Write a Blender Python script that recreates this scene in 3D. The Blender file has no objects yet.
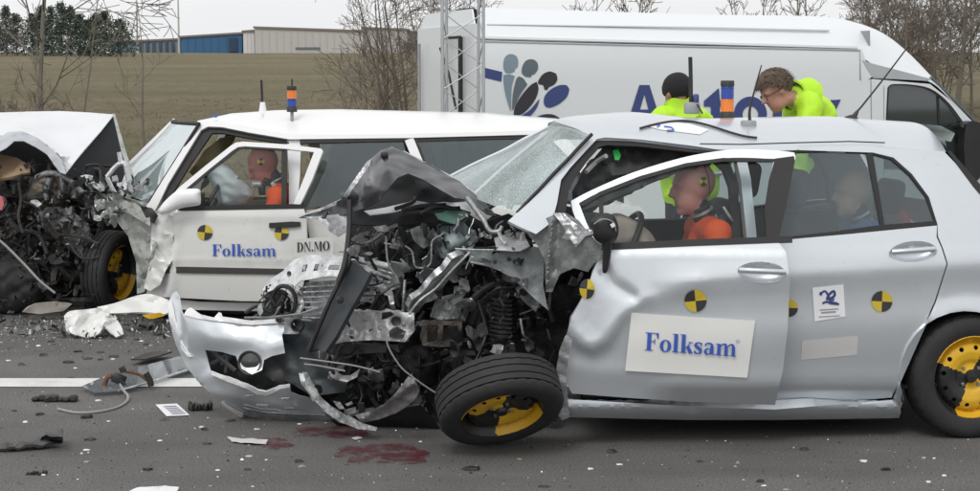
import bpy, bmesh, math, random
import numpy as np
from mathutils import Vector, Matrix, noise, geometry
from mathutils.bvhtree import BVHTree

# ------------------------------------------------------------------ camera, sky, sun, exposure
sc = bpy.context.scene
COL = sc.collection
FPX, CXP, CYP, YH, CAMZ = 1700.0, 490.0, 245.5, 80.0, 1.68
PITCH = math.atan((CYP - YH) / FPX)
cam_d = bpy.data.cameras.new('camera')
cam = bpy.data.objects.new('camera', cam_d); COL.objects.link(cam)
cam.location = (0, 0, CAMZ); cam.rotation_euler = (math.pi/2 - PITCH, 0, 0)
cam_d.sensor_width = 36.0; cam_d.sensor_fit = 'HORIZONTAL'; cam_d.lens = FPX/980*36
cam_d.clip_start = 0.1; cam_d.clip_end = 6000
sc.camera = cam
world = bpy.data.worlds.new('World'); sc.world = world; world.use_nodes = True
wn = world.node_tree.nodes; wl = world.node_tree.links
bg = wn['Background']
sky = wn.new('ShaderNodeTexSky'); sky.sky_type = 'NISHITA'; sky.sun_disc = False
SUN_EL, SUN_ROT = math.radians(52), math.radians(200)
sky.sun_elevation = SUN_EL; sky.sun_rotation = SUN_ROT
sky.dust_density = 4.0; sky.air_density = 1.0
hs = wn.new('ShaderNodeHueSaturation'); hs.inputs['Saturation'].default_value = 0.06
cl = wn.new('ShaderNodeMix'); cl.data_type = 'RGBA'; cl.inputs['Factor'].default_value = 0.8
cl.inputs[7].default_value = (7.15, 7.25, 7.35, 1)          # even overcast cloud sheet
ctc = wn.new('ShaderNodeTexCoord'); cmp_ = wn.new('ShaderNodeMapping'); cmp_.inputs['Scale'].default_value = (2, 2, 7); cnz = wn.new('ShaderNodeTexNoise'); cnz.inputs['Scale'].default_value = 1.6; cnz.inputs['Detail'].default_value = 6
wl.new(ctc.outputs['Generated'], cmp_.inputs[0]); wl.new(cmp_.outputs[0], cnz.inputs['Vector'])
ccl = wn.new('ShaderNodeMix'); ccl.data_type = 'RGBA'; ccl.inputs[6].default_value = (6.6, 6.65, 6.8, 1); ccl.inputs[7].default_value = (7.75, 7.8, 7.85, 1); wl.new(cnz.outputs['Fac'], ccl.inputs['Factor']); wl.new(ccl.outputs[2], cl.inputs[7])
wl.new(sky.outputs[0], hs.inputs['Color']); wl.new(hs.outputs[0], cl.inputs[6]); wl.new(cl.outputs[2], bg.inputs['Color'])
bg.inputs['Strength'].default_value = 0.145
sun_d = bpy.data.lights.new('sun', 'SUN'); sun_d.energy = 1.0; sun_d.angle = math.radians(18); sun_d.color = (1, .98, .95)
sun = bpy.data.objects.new('sun', sun_d); COL.objects.link(sun)
sun.rotation_euler = (math.radians(38), 0, math.radians(-20))
sc.view_settings.view_transform = 'Standard'; sc.view_settings.look = 'None'
sc.view_settings.exposure = 0.0; sc.view_settings.gamma = 1.0
sc.render.engine = 'CYCLES'
sc.cycles.max_bounces = 8; sc.cycles.transparent_max_bounces = 16; sc.cycles.use_denoising = True

# ------------------------------------------------------------------ photo pixel -> direction -> point
CP = Vector((0, 0, CAMZ)); FW = Vector((0, math.cos(PITCH), -math.sin(PITCH))); UPV = Vector((0, math.sin(PITCH), math.cos(PITCH)))
def ray(px, py):
    return FW + Vector(((px - CXP)/FPX, 0, 0)) + UPV*((CYP - py)/FPX)
def D(px, py, d):
    r = ray(px, py); return CP + r*(d/r.y)
def G(px, py, z=0.0):
    r = ray(px, py); return CP + r*((z - CAMZ)/r.z)
class Frame:
    """a vehicle's own axes: u along it to the right, w into the depth from its near side, z up"""
    def __init__(s, O, yaw):
        s.O = O; s.U = Vector((math.cos(yaw), math.sin(yaw), 0)); s.W = Vector((-math.sin(yaw), math.cos(yaw), 0))
    def at(s, px, py, w):
        r = ray(px, py); t = (w - (CP - s.O).dot(s.W))/r.dot(s.W); return CP + r*t
    def P(s, u, w, z): return Vector((s.O.x, s.O.y, 0)) + s.U*u + s.W*w + Vector((0, 0, z))
    def loc(s, p):
        q = p - Vector((s.O.x, s.O.y, 0)); return q.dot(s.U), q.dot(s.W), q.z
    def surf(s, prof, off=0.0):
        def f(px, py):
            w = 0.0
            for _ in range(4):
                p = s.at(px, py, w + off); w = prof(p.z)
            return s.at(px, py, w + off)
        return f
    def mirror(s, p, width):
        u, w, z = s.loc(p); return s.P(u, width - w, z)
def tps(pts):
    """smooth depth field through (px, py, value) points"""
    A = np.array(pts, float); n = len(A); X = A[:, :2]/100
    def k(r2): return np.where(r2 > 1e-12, r2*np.log(np.maximum(r2, 1e-12)), 0)
    if n < 4:
        Pm = np.c_[np.ones(n), X]; co = np.linalg.lstsq(Pm, A[:, 2], rcond=None)[0]
        return lambda px, py: float(co[0] + co[1]*px/100 + co[2]*py/100)
    K = k(((X[:, None]-X[None])**2).sum(-1)) + np.eye(n)*1e-4
    Pm = np.c_[np.ones(n), X]
    M = np.block([[K, Pm], [Pm.T, np.zeros((3, 3))]])
    co = np.linalg.lstsq(M, np.r_[A[:, 2], 0, 0, 0], rcond=None)[0]
    def f(px, py):
        x = np.array([px, py])/100
        return float(co[:n] @ k(((X-x)**2).sum(-1)) + co[n] + co[n+1]*x[0] + co[n+2]*x[1])
    return f
def depth(pts):
    f = tps(pts); return lambda px, py: D(px, py, f(px, py))
def flat(d): return lambda px, py: D(px, py, d)

# ------------------------------------------------------------------ object helpers
def tag(o, label, cat, group=None, kind=None):
    if label: o['label'] = label
    if cat: o['category'] = cat
    if group: o['group'] = group
    if kind: o['kind'] = kind
    return o
def thing(name, loc, label, cat, group=None):
    o = bpy.data.objects.new(name, None); COL.objects.link(o); o.location = loc; o.empty_display_size = .2
    return tag(o, label, cat, group)
def rootloc(o):
    v = Vector((0, 0, 0))
    while o is not None: v += Vector(o.location); o = o.parent
    return v
def mk(name, verts, faces, mat, parent=None, smooth=True, sharp=38, mi=None, origin=None):
    me = bpy.data.meshes.new(name)
    base = rootloc(parent) if parent is not None else (origin if origin is not None else Vector((0, 0, 0)))
    me.from_pydata([tuple(Vector(v) - base) for v in verts], [], faces)
    mats = mat if isinstance(mat, (list, tuple)) else [mat]
    for m in mats: me.materials.append(m)
    if mi is not None:
        me.polygons.foreach_set('material_index', mi)
    if smooth:
        me.polygons.foreach_set('use_smooth', [True]*len(me.polygons)); me.set_sharp_from_angle(angle=math.radians(sharp))
    me.update()
    o = bpy.data.objects.new(name, me); COL.objects.link(o)
    if parent is not None: o.parent = parent
    else: o.location = base
    return o
def inpoly(x, y, poly):
    c = False; n = len(poly); j = n-1
    for i in range(n):
        xi, yi = poly[i][0], poly[i][1]; xj, yj = poly[j][0], poly[j][1]
        if (yi > y) != (yj > y) and x < (xj-xi)*(y-yi)/(yj-yi) + xi: c = not c
        j = i
    return c
def catmull(pts, sub, closed=True, corner=55):
    n = len(pts); P = [Vector((p[0], p[1])) if len(p) == 2 else Vector(p) for p in pts]; out = []
    def tang(i):
        a, b, c = P[(i-1) % n], P[i], P[(i+1) % n]
        if not closed and (i == 0 or i == n-1): return (P[1]-P[0])*.5 if i == 0 else (P[-1]-P[-2])*.5
        d1, d2 = b-a, c-b
        if d1.length < 1e-9 or d2.length < 1e-9: return d1*0
        if math.degrees(d1.angle(d2)) > corner: return None
        return (c-a)*.5
    for i in range(n if closed else n-1):
        a, b = P[i], P[(i+1) % n]; t1, t2 = tang(i), tang((i+1) % n)
        L = b-a
        if t1 is None: t1 = L*.6
        if t2 is None: t2 = L*.6
        m = L.length
        if t1.length > m*1.5: t1 = t1*(m*1.5/t1.length)
        if t2.length > m*1.5: t2 = t2*(m*1.5/t2.length)
        for k in range(sub):
            t = k/sub; h = 2*t**3-3*t*t+1; g = t**3-2*t*t+t; q = -2*t**3+3*t*t; r = t**3-t*t
            out.append(a*h + t1*g + b*q + t2*r)
    if not closed: out.append(P[-1])
    return out
def resample(loop, step):
    out = []; n = len(loop)
    for i in range(n):
        a, b = loop[i], loop[(i+1) % n]; L = math.hypot(b[0]-a[0], b[1]-a[1]); k = max(1, int(round(L/step)))
        for j in range(k): out.append((a[0]+(b[0]-a[0])*j/k, a[1]+(b[1]-a[1])*j/k))
    return out
def tri2d(loops, step, seed=0):
    rnd = random.Random(seed); pts = []; edges = []
    L2 = [resample(l, step) for l in loops]
    for l in L2:
        b = len(pts); pts += l; edges += [(b+i, b+(i+1) % len(l)) for i in range(len(l))]
    xs = [p[0] for p in L2[0]]; ys = [p[1] for p in L2[0]]
    allb = np.array(pts)
    y = min(ys) + step*.5; row = 0
    while y < max(ys):
        x = min(xs) + (step*.5 if row % 2 else 0)
        while x < max(xs):
            qx, qy = x + rnd.uniform(-.12, .12)*step, y + rnd.uniform(-.12, .12)*step
            if sum(inpoly(qx, qy, l) for l in L2) % 2 and ((allb[:, 0]-qx)**2 + (allb[:, 1]-qy)**2).min() > (.45*step)**2:
                pts.append((qx, qy))
            x += step
        y += step*.87; row += 1
    v, e, f, *_ = geometry.delaunay_2d_cdt([Vector(p) for p in pts], edges, [], 0, 1e-6)
    tris = []
    for t in f:
        cx = sum(v[i].x for i in t)/len(t); cy = sum(v[i].y for i in t)/len(t)
        if sum(inpoly(cx, cy, l) for l in L2) % 2: tris.append(tuple(t))
    return [(p.x, p.y) for p in v], tris
def crease(p, s, seed, n=4):
    r = random.Random(seed); q = p*s + Vector((seed*3.1, seed*1.7, seed*.9)); v = 0; wa = noise.noise(q*.6)*1.1; wb = noise.noise(q*.5+Vector((9, 4, 2)))*1.1
    for i in range(n):
        d = Vector((r.uniform(-1, 1), r.uniform(-.6, .6), r.uniform(-1, 1))).normalized()
        t = q.dot(d)*(1+.6*i) + (wa if i % 2 else wb)
        v += (abs((t % 2)-1)*2-1)/(1+i*.7)
    return v*.5
def thicken(V, F, th, toward=None):
    """give an open sheet a real thickness, away from the camera side"""
    N = [Vector((0, 0, 0)) for _ in V]; cnt = {}
    F2 = []
    for f in F:
        a, b, c = V[f[0]], V[f[1]], V[f[2]]
        n = (b-a).cross(c-a)
        if n.dot((toward or CP) - a) < 0: f = tuple(reversed(f)); n = -n
        F2.append(f)
        for i in f: N[i] += n
    for f in F2:
        for i in range(len(f)):
            a, b = f[i], f[(i+1) % len(f)]; cnt.setdefault((min(a, b), max(a, b)), []).append((a, b))
    n0 = len(V)
    V2 = list(V) + [v - (N[i].normalized() if N[i].length > 1e-12 else Vector((0, -1, 0)))*th for i, v in enumerate(V)]
    out = list(F2) + [tuple(i+n0 for i in reversed(f)) for f in F2]
    for k, l in cnt.items():
        if len(l) == 1:
            a, b = l[0]; out.append((b, a, a+n0, b+n0))
    return V2, out
def sheet(name, loops, fn, mat, parent, th=.003, step=6, smooth=0, crump=None, bump=None, mirror=None, seed=1, sharp=38, origin=None):
    """a panel: outline(s) in the picture plane, fn gives each point its place on the real surface; thickness added"""
    if not isinstance(loops[0][0], (list, tuple, Vector)): loops = [loops]
    if smooth: loops = [[(p.x, p.y) for p in catmull(l, smooth)] for l in loops]
    p2, tris = tri2d(loops, step, seed)
    V = []
    for (x, y) in p2:
        p = fn(x, y)
        dv = 0.0
        if crump: dv += crump[0]*(crease(p, crump[1], seed) + .22*crease(p, crump[1]*2.9, seed+5))
        if bump: dv += bump(x, y)
        if dv: p = p + (CP - p).normalized()*dv
        V.append(p)
    V2, F2 = thicken(V, tris, th) if th else (V, tris)
    o = mk(name, V2, F2, mat, parent, sharp=sharp, origin=origin)
    if mirror:
        fr, wid = mirror
        VM = [fr.mirror(v, wid) for v in V2]; FM = [tuple(reversed(f)) for f in F2]
        mk(name, VM, FM, mat, parent, sharp=sharp)
    return o
def tube(name, pts, r, mat, parent=None, sides=8, sub=6, closed=False, origin=None, build=True):
    P = [Vector(p) for p in pts]
    if sub > 1 and len(P) > 2: P = catmull(P, sub, closed, corner=100)
    n = len(P); rr = r if callable(r) else (lambda t: r)
    V = []; F = []
    t0 = (P[1]-P[0]).normalized(); a = t0.orthogonal().normalized()
    for i in range(n):
        t = (P[min(i+1, n-1)] - P[max(i-1, 0)])
        if t.length < 1e-9: t = t0
        t = t.normalized(); a = (a - t*a.dot(t))
        a = a.normalized() if a.length > 1e-6 else t.orthogonal().normalized(); b = t.cross(a)
        q = rr(i/(n-1))
        for k in range(sides):
            g = 2*math.pi*k/sides; V.append(P[i] + a*(math.cos(g)*q) + b*(math.sin(g)*q))
    for i in range(n-1):
        for k in range(sides):
            F.append((i*sides+k, i*sides+(k+1) % sides, (i+1)*sides+(k+1) % sides, (i+1)*sides+k))
    if closed:
        for k in range(sides): F.append(((n-1)*sides+k, (n-1)*sides+(k+1) % sides, (k+1) % sides, k))
    else:
        F.append(tuple(reversed(range(sides)))); F.append(tuple((n-1)*sides+k for k in range(sides)))
    if not build: return V, F
    return mk(name, V, F, mat, parent, origin=origin, sharp=50)
def box_mesh(c, size, R=None, bev=.006, seg=1):
    bm = bmesh.new(); bmesh.ops.create_cube(bm, size=1)
    for v in bm.verts: v.co = Vector((v.co.x*size[0], v.co.y*size[1], v.co.z*size[2]))
    if bev: bmesh.ops.bevel(bm, geom=bm.edges[:], offset=min(bev, min(size)*.45), segments=seg, affect='EDGES', profile=.5)
    V = [(R @ v.co if R else v.co) + Vector(c) for v in bm.verts]; bm.verts.index_update()
    F = [tuple(v.index for v in f.verts) for f in bm.faces]; bm.free(); return V, F
def box(name, c, size, mat, parent=None, R=None, bev=.006, origin=None, seg=1):
    V, F = box_mesh(c, size, R, bev, seg); return mk(name, V, F, mat, parent, origin=origin, sharp=50)
def rot(x=0, y=0, z=0): return Matrix.Rotation(z, 3, 'Z') @ Matrix.Rotation(y, 3, 'Y') @ Matrix.Rotation(x, 3, 'X')
def axes(y):
    """3x3 whose local Y is y"""
    y = Vector(y).normalized(); x = y.cross(Vector((0, 0, 1)))
    if x.length < 1e-4: x = Vector((1, 0, 0))
    x.normalize(); z = x.cross(y); return Matrix((x, y, z)).transposed()
def lathe(name, prof, c, R, mat, parent=None, seg=48, origin=None, mod=None, cap=True, closed=False, build=True):
    """revolve (r, y) profile round local Y"""
    V = []; F = []; n = len(prof)
    for k in range(seg):
        g = 2*math.pi*k/seg
        for i, (r, y) in enumerate(prof):
            q = r + (mod(k, i) if mod else 0)
            V.append(R @ Vector((q*math.cos(g), y, q*math.sin(g))) + Vector(c))
    for k in range(seg):
        k2 = (k+1) % seg
        for i in range(n if closed else n-1):
            j = (i+1) % n
            F.append((k*n+i, k*n+j, k2*n+j, k2*n+i))
    if cap and not closed:
        for i in (0, n-1):
            if prof[i][0] > 1e-5: F.append(tuple(k*n+i for k in (range(seg) if i == 0 else reversed(range(seg)))))
    if not build: return V, F
    return mk(name, V, F, mat, parent, origin=origin, sharp=42)
def join(lst):
    V = []; F = []
    for v, f in lst:
        b = len(V); V += v; F += [tuple(i+b for i in q) for q in f]
    return V, F

# ------------------------------------------------------------------ materials
def mat(name, col, rough=.5, metal=0.0, var=.12, scale=8.0, dirt=0.0, dirtcol=(.09, .08, .065), bump=0.0, bscale=60.0, coat=0.0, spec=.5, trans=0.0, alpha=1.0, emit=0, speck=0.0):
    m = bpy.data.materials.new(name); m.use_nodes = True; nt = m.node_tree; nd = nt.nodes; ln = nt.links
    b = nd['Principled BSDF']; b.inputs['Roughness'].default_value = rough; b.inputs['Metallic'].default_value = metal
    b.inputs['Coat Weight'].default_value = coat; b.inputs['Coat Roughness'].default_value = .08; b.inputs['Specular IOR Level'].default_value = spec
    if alpha < 1: b.inputs['Alpha'].default_value = alpha
    tc = nd.new('ShaderNodeTexCoord'); geo = tc.outputs['Object']
    n1 = nd.new('ShaderNodeTexNoise'); n1.inputs['Scale'].default_value = scale; n1.inputs['Detail'].default_value = 6
    ln.new(geo, n1.inputs['Vector'])
    mx = nd.new('ShaderNodeMix'); mx.data_type = 'RGBA'; mx.inputs[6].default_value = tuple(c*(1-var) for c in col)+(1,); mx.inputs[7].default_value = tuple(min(1, c*(1+var)) for c in col)+(1,)
    ln.new(n1.outputs['Fac'], mx.inputs['Factor']); out = mx.outputs[2]
    if dirt > 0:
        n2 = nd.new('ShaderNodeTexNoise'); n2.inputs['Scale'].default_value = scale*.45; n2.inputs['Detail'].default_value = 10; n2.inputs['Roughness'].default_value = .72
        ln.new(geo, n2.inputs['Vector']); rp = nd.new('ShaderNodeMapRange'); rp.inputs[1].default_value = .47; rp.inputs[2].default_value = .8; rp.inputs[4].default_value = dirt
        ln.new(n2.outputs['Fac'], rp.inputs[0]); m2 = nd.new('ShaderNodeMix'); m2.data_type = 'RGBA'; m2.inputs[7].default_value = dirtcol+(1,)
        ln.new(rp.outputs[0], m2.inputs['Factor']); ln.new(out, m2.inputs[6]); out = m2.outputs[2]
    if speck > 0:
        vr = nd.new('ShaderNodeTexNoise'); vr.inputs['Scale'].default_value = 38; vr.inputs['Detail'].default_value = 3; ln.new(geo, vr.inputs['Vector'])
        r2 = nd.new('ShaderNodeMapRange'); r2.inputs[1].default_value = .66; r2.inputs[2].default_value = .72; r2.inputs[4].default_value = speck
        ln.new(vr.outputs['Fac'], r2.inputs[0]); m3 = nd.new('ShaderNodeMix'); m3.data_type = 'RGBA'; m3.inputs[7].default_value = dirtcol+(1,)
        ln.new(r2.outputs[0], m3.inputs['Factor']); ln.new(out, m3.inputs[6]); out = m3.outputs[2]
    ln.new(out, b.inputs['Base Color'])
    rv = nd.new('ShaderNodeMapRange'); rv.inputs[3].default_value = max(.02, rough-.08); rv.inputs[4].default_value = min(1, rough+.1)
    ln.new(n1.outputs['Fac'], rv.inputs[0]); ln.new(rv.outputs[0], b.inputs['Roughness'])
    if bump:
        nb = nd.new('ShaderNodeTexNoise'); nb.inputs['Scale'].default_value = bscale; nb.inputs['Detail'].default_value = 4; ln.new(geo, nb.inputs['Vector'])
        bp = nd.new('ShaderNodeBump'); bp.inputs['Strength'].default_value = bump; bp.inputs['Distance'].default_value = .01
        ln.new(nb.outputs['Fac'], bp.inputs['Height']); ln.new(bp.outputs[0], b.inputs['Normal'])
    if emit:
        b.inputs['Emission Color'].default_value = tuple(col)+(1,); b.inputs['Emission Strength'].default_value = emit
    return m
def glass(name, tint, refl=.12, film=0.0, filmcol=(.5, .53, .53), dirt=.3):
    """window glass: see-through with a tint, a mirror-like sheen and a film of dust"""
    m = bpy.data.materials.new(name); m.use_nodes = True; nt = m.node_tree; nd = nt.nodes; ln = nt.links
    nd.remove(nd['Principled BSDF']); out = nd['Material Output']
    t = nd.new('ShaderNodeBsdfTransparent'); t.inputs[0].default_value = tint+(1,)
    g = nd.new('ShaderNodeBsdfGlossy'); g.inputs['Roughness'].default_value = .04; g.inputs['Color'].default_value = (.95, .98, 1, 1)
    fr = nd.new('ShaderNodeFresnel'); fr.inputs[0].default_value = 1.5
    ad = nd.new('ShaderNodeMath'); ad.operation = 'ADD'; ad.inputs[1].default_value = refl; ad.use_clamp = True; ln.new(fr.outputs[0], ad.inputs[0])
    mx = nd.new('ShaderNodeMixShader'); ln.new(ad.outputs[0], mx.inputs[0]); ln.new(t.outputs[0], mx.inputs[1]); ln.new(g.outputs[0], mx.inputs[2])
    df = nd.new('ShaderNodeBsdfDiffuse'); df.inputs[0].default_value = filmcol+(1,)
    tc = nd.new('ShaderNodeTexCoord'); nz = nd.new('ShaderNodeTexNoise'); nz.inputs['Scale'].default_value = 5; nz.inputs['Detail'].default_value = 8; ln.new(tc.outputs['Object'], nz.inputs['Vector'])
    mr = nd.new('ShaderNodeMapRange'); mr.inputs[3].default_value = film*(1-dirt); mr.inputs[4].default_value = film*(1+dirt); ln.new(nz.outputs['Fac'], mr.inputs[0])
    m2 = nd.new('ShaderNodeMixShader'); ln.new(mr.outputs[0], m2.inputs[0]); ln.new(mx.outputs[0], m2.inputs[1]); ln.new(df.outputs[0], m2.inputs[2])
    ln.new(m2.outputs[0], out.inputs['Surface']); return m
M = {}
M['silver'] = mat('silver_paint', (.645, .682, .715), .33, .56, .03, 3, dirt=.16, dirtcol=(.40, .40, .40), coat=.4, speck=.18)
M['silver_torn'] = mat('torn_silver_paint', (.40, .41, .42), .42, .5, .25, 22, dirt=.85, dirtcol=(.07, .069, .067), bump=.5, bscale=45)
M['bare'] = mat('bare_bent_steel', (.55, .56, .57), .34, .7, .3, 30, dirt=.8, dirtcol=(.07, .066, .06), bump=.6, bscale=50)
M['galv'] = mat('galvanised_pressing', (.70, .71, .72), .36, .5, .2, 28, dirt=.85, dirtcol=(.13, .125, .12), bump=.6, bscale=45)
M['grime'] = mat('grimy_dark_metal', (.030, .030, .031), .55, .2, .6, 34, dirt=.7, dirtcol=(.085, .078, .068), bump=.7, bscale=70)
M['grimeb'] = mat('grimy_brown_metal', (.065, .056, .047), .65, .2, .5, 14, dirt=.6, dirtcol=(.025, .024, .022), bump=.7, bscale=70)
M['alloy'] = mat('cast_aluminium', (.29, .295, .30), .5, .45, .5, 34, dirt=.95, dirtcol=(.03, .029, .027), bump=.8, bscale=60)
M['black'] = mat('black_plastic', (.018, .018, .019), .42, 0, .3, 20, dirt=.25, dirtcol=(.07, .068, .065))
M['blackm'] = mat('matt_black_plastic', (.028, .029, .031), .62, 0, .3, 20, dirt=.4, dirtcol=(.08, .078, .072))
M['rubber'] = mat('tyre_rubber', (.022, .022, .023), .75, 0, .4, 14, dirt=.55, dirtcol=(.060, .058, .055), bump=.3, bscale=150)
M['seal'] = mat('rubber_seal', (.015, .015, .016), .6, 0, .2)
M['yellow'] = mat('yellow_wheel_paint', (.72, .42, .02), .42, 0, .1, 8, dirt=.3)
M['tyellow'] = mat('yellow_marker_print', (.60, .45, .035), .5, 0, .06, 8, dirt=.15)
M['tblack'] = mat('black_marker_print', (.035, .035, .036), .5, 0, .1)
M['white'] = mat('white_car_paint', (.74, .74, .72), .34, 0, .04, 4, dirt=.34, dirtcol=(.42, .41, .38), coat=.4, speck=.35)
M['whiter'] = mat('white_roof_paint', (.80, .80, .80), .3, 0, .03, 4, dirt=.1, dirtcol=(.5, .49, .47), coat=.5)
M['whited'] = mat('crushed_white_paint', (.36, .38, .35), .45, 0.1, .3, 20, dirt=.95, dirtcol=(.10, .098, .085), speck=.7, bump=.5, bscale=40)
M['van'] = mat('white_van_paint', (.72, .75, .765), .35, 0, .02, 1.5, dirt=.12, dirtcol=(.6, .6, .59), coat=.4)
M['vangrey'] = mat('grey_van_trim', (.30, .31, .33), .5)
M['navy'] = mat('navy_vinyl', (.040, .062, .20), .45, 0, .05)
M['lgrey'] = mat('slate_grey_vinyl', (.20, .27, .32), .45, 0, .05)
M['mgrey'] = mat('dark_grey_vinyl', (.11, .14, .16), .45, 0, .05)
M['char'] = mat('charcoal_vinyl', (.028, .028, .038), .45, 0, .05)
M['blue'] = mat('blue_print', (.045, .11, .46), .45, 0, .04)
M['cream'] = mat('cream_sign_board', (.74, .745, .72), .5, 0, .03, 5, dirt=.12, dirtcol=(.45, .44, .40))
M['paper'] = mat('white_paper', (.78, .78, .80), .6, 0, .03)
M['inkg'] = mat('grey_ink', (.28, .29, .33), .6)
M['orange'] = mat('orange_dummy_shirt', (.95, .11, .02), .75, 0, .15, 12, bump=.8, bscale=22)
M['dskinr'] = mat('red_vinyl_skin', (.45, .16, .13), .42, 0, .1, 6)
M['dskin'] = mat('reddish_brown_vinyl_skin', (.72, .33, .28), .42, 0, .08, 6)
M['bshirt'] = mat('blue_dummy_shirt', (.05, .14, .42), .75, 0, .12, 12)
M['dbrown'] = mat('tan_vinyl_skin', (.62, .42, .32), .45, 0, .08, 6)
M['fabric'] = mat('charcoal_seat_cloth', (.035, .036, .040), .85, 0, .25, 20, bump=.3)
M['beige'] = mat('beige_trim', (.34, .29, .21), .7, 0, .12, 8)
M['airbag'] = mat('beige_airbag_cloth', (.52, .43, .36), .8, 0, .06, 10, bump=.2, bscale=25)
M['airbagw'] = mat('white_airbag_cloth', (.60, .66, .66), .8, 0, .08, 9, bump=.25, bscale=22)
M['dark'] = mat('dark_interior', (.020, .021, .023), .8, 0, .3)
M['hivis'] = mat('fluorescent_yellow_jacket', (.47, .80, .03), .7, 0, .16, 11, bump=1.0, bscale=11)
M['reflect'] = mat('reflective_tape', (.60, .61, .62), .35, .4, .08)
M['skin'] = mat('skin', (.50, .26, .19), .5, 0, .1, 12)
M['hair'] = mat('brown_hair', (.12, .082, .055), .6, 0, .5, 60, bump=.8, bscale=120)
M['knit'] = mat('black_knit', (.014, .014, .015), .9, 0, .3, 40, bump=.6, bscale=160)
M['trouser'] = mat('dark_trousers', (.03, .034, .05), .85, 0, .2, 20)
M['boot'] = mat('black_leather', (.02, .018, .016), .5)
M['lamp_o'] = mat('orange_lens', (.80, .20, .015), .25, 0, .05, coat=.5)
M['lamp_b'] = mat('blue_lens', (.012, .045, .30), .22, 0, .05, coat=.5)
M['grey'] = mat('grey_plastic', (.30, .31, .32), .5, 0, .1)
M['mast'] = mat('galvanised_mast', (.46, .48, .49), .42, .6, .12, 20)
M['green'] = mat('green_plastic', (.02, .42, .07), .45)
M['wire'] = mat('pale_cable', (.30, .30, .29), .5, 0, .1)
M['rust'] = mat('rusty_bracket', (.15, .075, .045), .7, .3, .4, 20, dirt=.5, dirtcol=(.04, .03, .025), bump=.4)
M['glass'] = glass('car_window_glass', (.90, .93, .93), -.03, .012)
M['glassr'] = glass('rear_tinted_glass', (.84, .89, .90), .0, .10, (.36, .41, .43))
M['glassd'] = glass('dark_estate_glass', (.48, .53, .54), .02, .20, (.20, .245, .255))
M['glassv'] = glass('van_cab_glass', (.22, .27, .28), .10, .25, (.10, .13, .13))
M['sheetg'] = glass('loose_pane', (.88, .91, .92), .02, .14, (.55, .56, .58))
# ------------------------------------------------------------------ the setting: ground, road, field
def ground_z(y):
    if y < 14.2: return -.02
    if y < 17: return -.02 - .13*(y-14.2)/2.8
    if y < 30: return -.15
    if y < 450: return -.15 + 8.95*((y-30)/420)**1.05
    return 8.8 + 2.0*min(1, (y-450)/1500)
def surface_mat(name, kind):
    m = bpy.data.materials.new(name); m.use_nodes = True; nt = m.node_tree; nd = nt.nodes; ln = nt.links; b = nd['Principled BSDF']
    tc = nd.new('ShaderNodeTexCoord')
    def nz(scale, detail=6, rough=.6, stretch=None):
        n = nd.new('ShaderNodeTexNoise'); n.inputs['Scale'].default_value = scale; n.inputs['Detail'].default_value = detail; n.inputs['Roughness'].default_value = rough
        src = tc.outputs['Object']
        if stretch:
            mp = nd.new('ShaderNodeMapping'); mp.inputs['Scale'].default_value = stretch; ln.new(src, mp.inputs[0]); src = mp.outputs[0]
        ln.new(src, n.inputs['Vector']); return n.outputs['Fac']
    def ramp(src, stops):
        r = nd.new('ShaderNodeValToRGB'); ln.new(src, r.inputs[0]); e = r.color_ramp.elements
        while len(e) > 1: e.remove(e[-1])
        e[0].position = stops[0][0]; e[0].color = stops[0][1]+(1,)
        for p, c in stops[1:]:
            q = e.new(p); q.color = c+(1,)
        return r.outputs[0]
    def mixc(a, c, f, mode='MIX'):
        x = nd.new('ShaderNodeMix'); x.data_type = 'RGBA'; x.blend_type = mode
        ln.new(a, x.inputs[6])
        if isinstance(c, tuple): x.inputs[7].default_value = c+(1,)
        else: ln.new(c, x.inputs[7])
        if isinstance(f, float): x.inputs['Factor'].default_value = f
        else: ln.new(f, x.inputs['Factor'])
        return x.outputs[2]
    if kind == 'asphalt':
        base = ramp(nz(1.3, 8), [(.3, (.118, .114, .110)), (.55, (.146, .141, .136)), (.8, (.178, .172, .165))])
        grain = ramp(nz(95, 3, .7), [(.36, (.35, .35, .35)), (.52, (1, 1, 1)), (.72, (1.55, 1.52, 1.48))])
        c = mixc(base, grain, .8, 'MULTIPLY')
        v = nd.new('ShaderNodeTexVoronoi'); v.inputs['Scale'].default_value = 42; ln.new(tc.outputs['Object'], v.inputs['Vector'])
        sp = ramp(v.outputs['Distance'], [(.0, (.45, .45, .45)), (.10, (0, 0, 0))])
        c = mixc(c, (.25, .245, .24), sp)
        st = ramp(nz(.55, 7, .65, (.35, 1.6, 1)), [(.47, (0, 0, 0)), (.72, (.65, .65, .65))])
        c = mixc(c, (.072, .07, .068), st)
        hsrc = nz(95, 3, .7); bs, bd = .55, .006; rgh = .82
    elif kind == 'field':
        base = ramp(nz(.05, 8, .6), [(.3, (.135, .112, .066)), (.5, (.17, .142, .088)), (.72, (.205, .176, .112))])
        fine = ramp(nz(2.2, 8, .75, (1, .18, 1)), [(.3, (.55, .55, .55)), (.5, (1, 1, 1)), (.7, (1.4, 1.36, 1.25))])
        c = mixc(base, fine, .8, 'MULTIPLY')
        gr = ramp(nz(.02, 5, .6, (.5, 2, 1)), [(.45, (0, 0, 0)), (.65, (.6, .6, .6))])
        c = mixc(c, (.11, .125, .06), gr)
        hsrc = nz(3, 8, .75); bs, bd = .8, .25; rgh = .95
    ln.new(c, b.inputs['Base Color']); b.inputs['Roughness'].default_value = rgh; b.inputs['Specular IOR Level'].default_value = .25
    bp = nd.new('ShaderNodeBump'); bp.inputs['Strength'].default_value = bs; bp.inputs['Distance'].default_value = bd; ln.new(hsrc, bp.inputs['Height']); ln.new(bp.outputs[0], b.inputs['Normal'])
    return m
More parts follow.
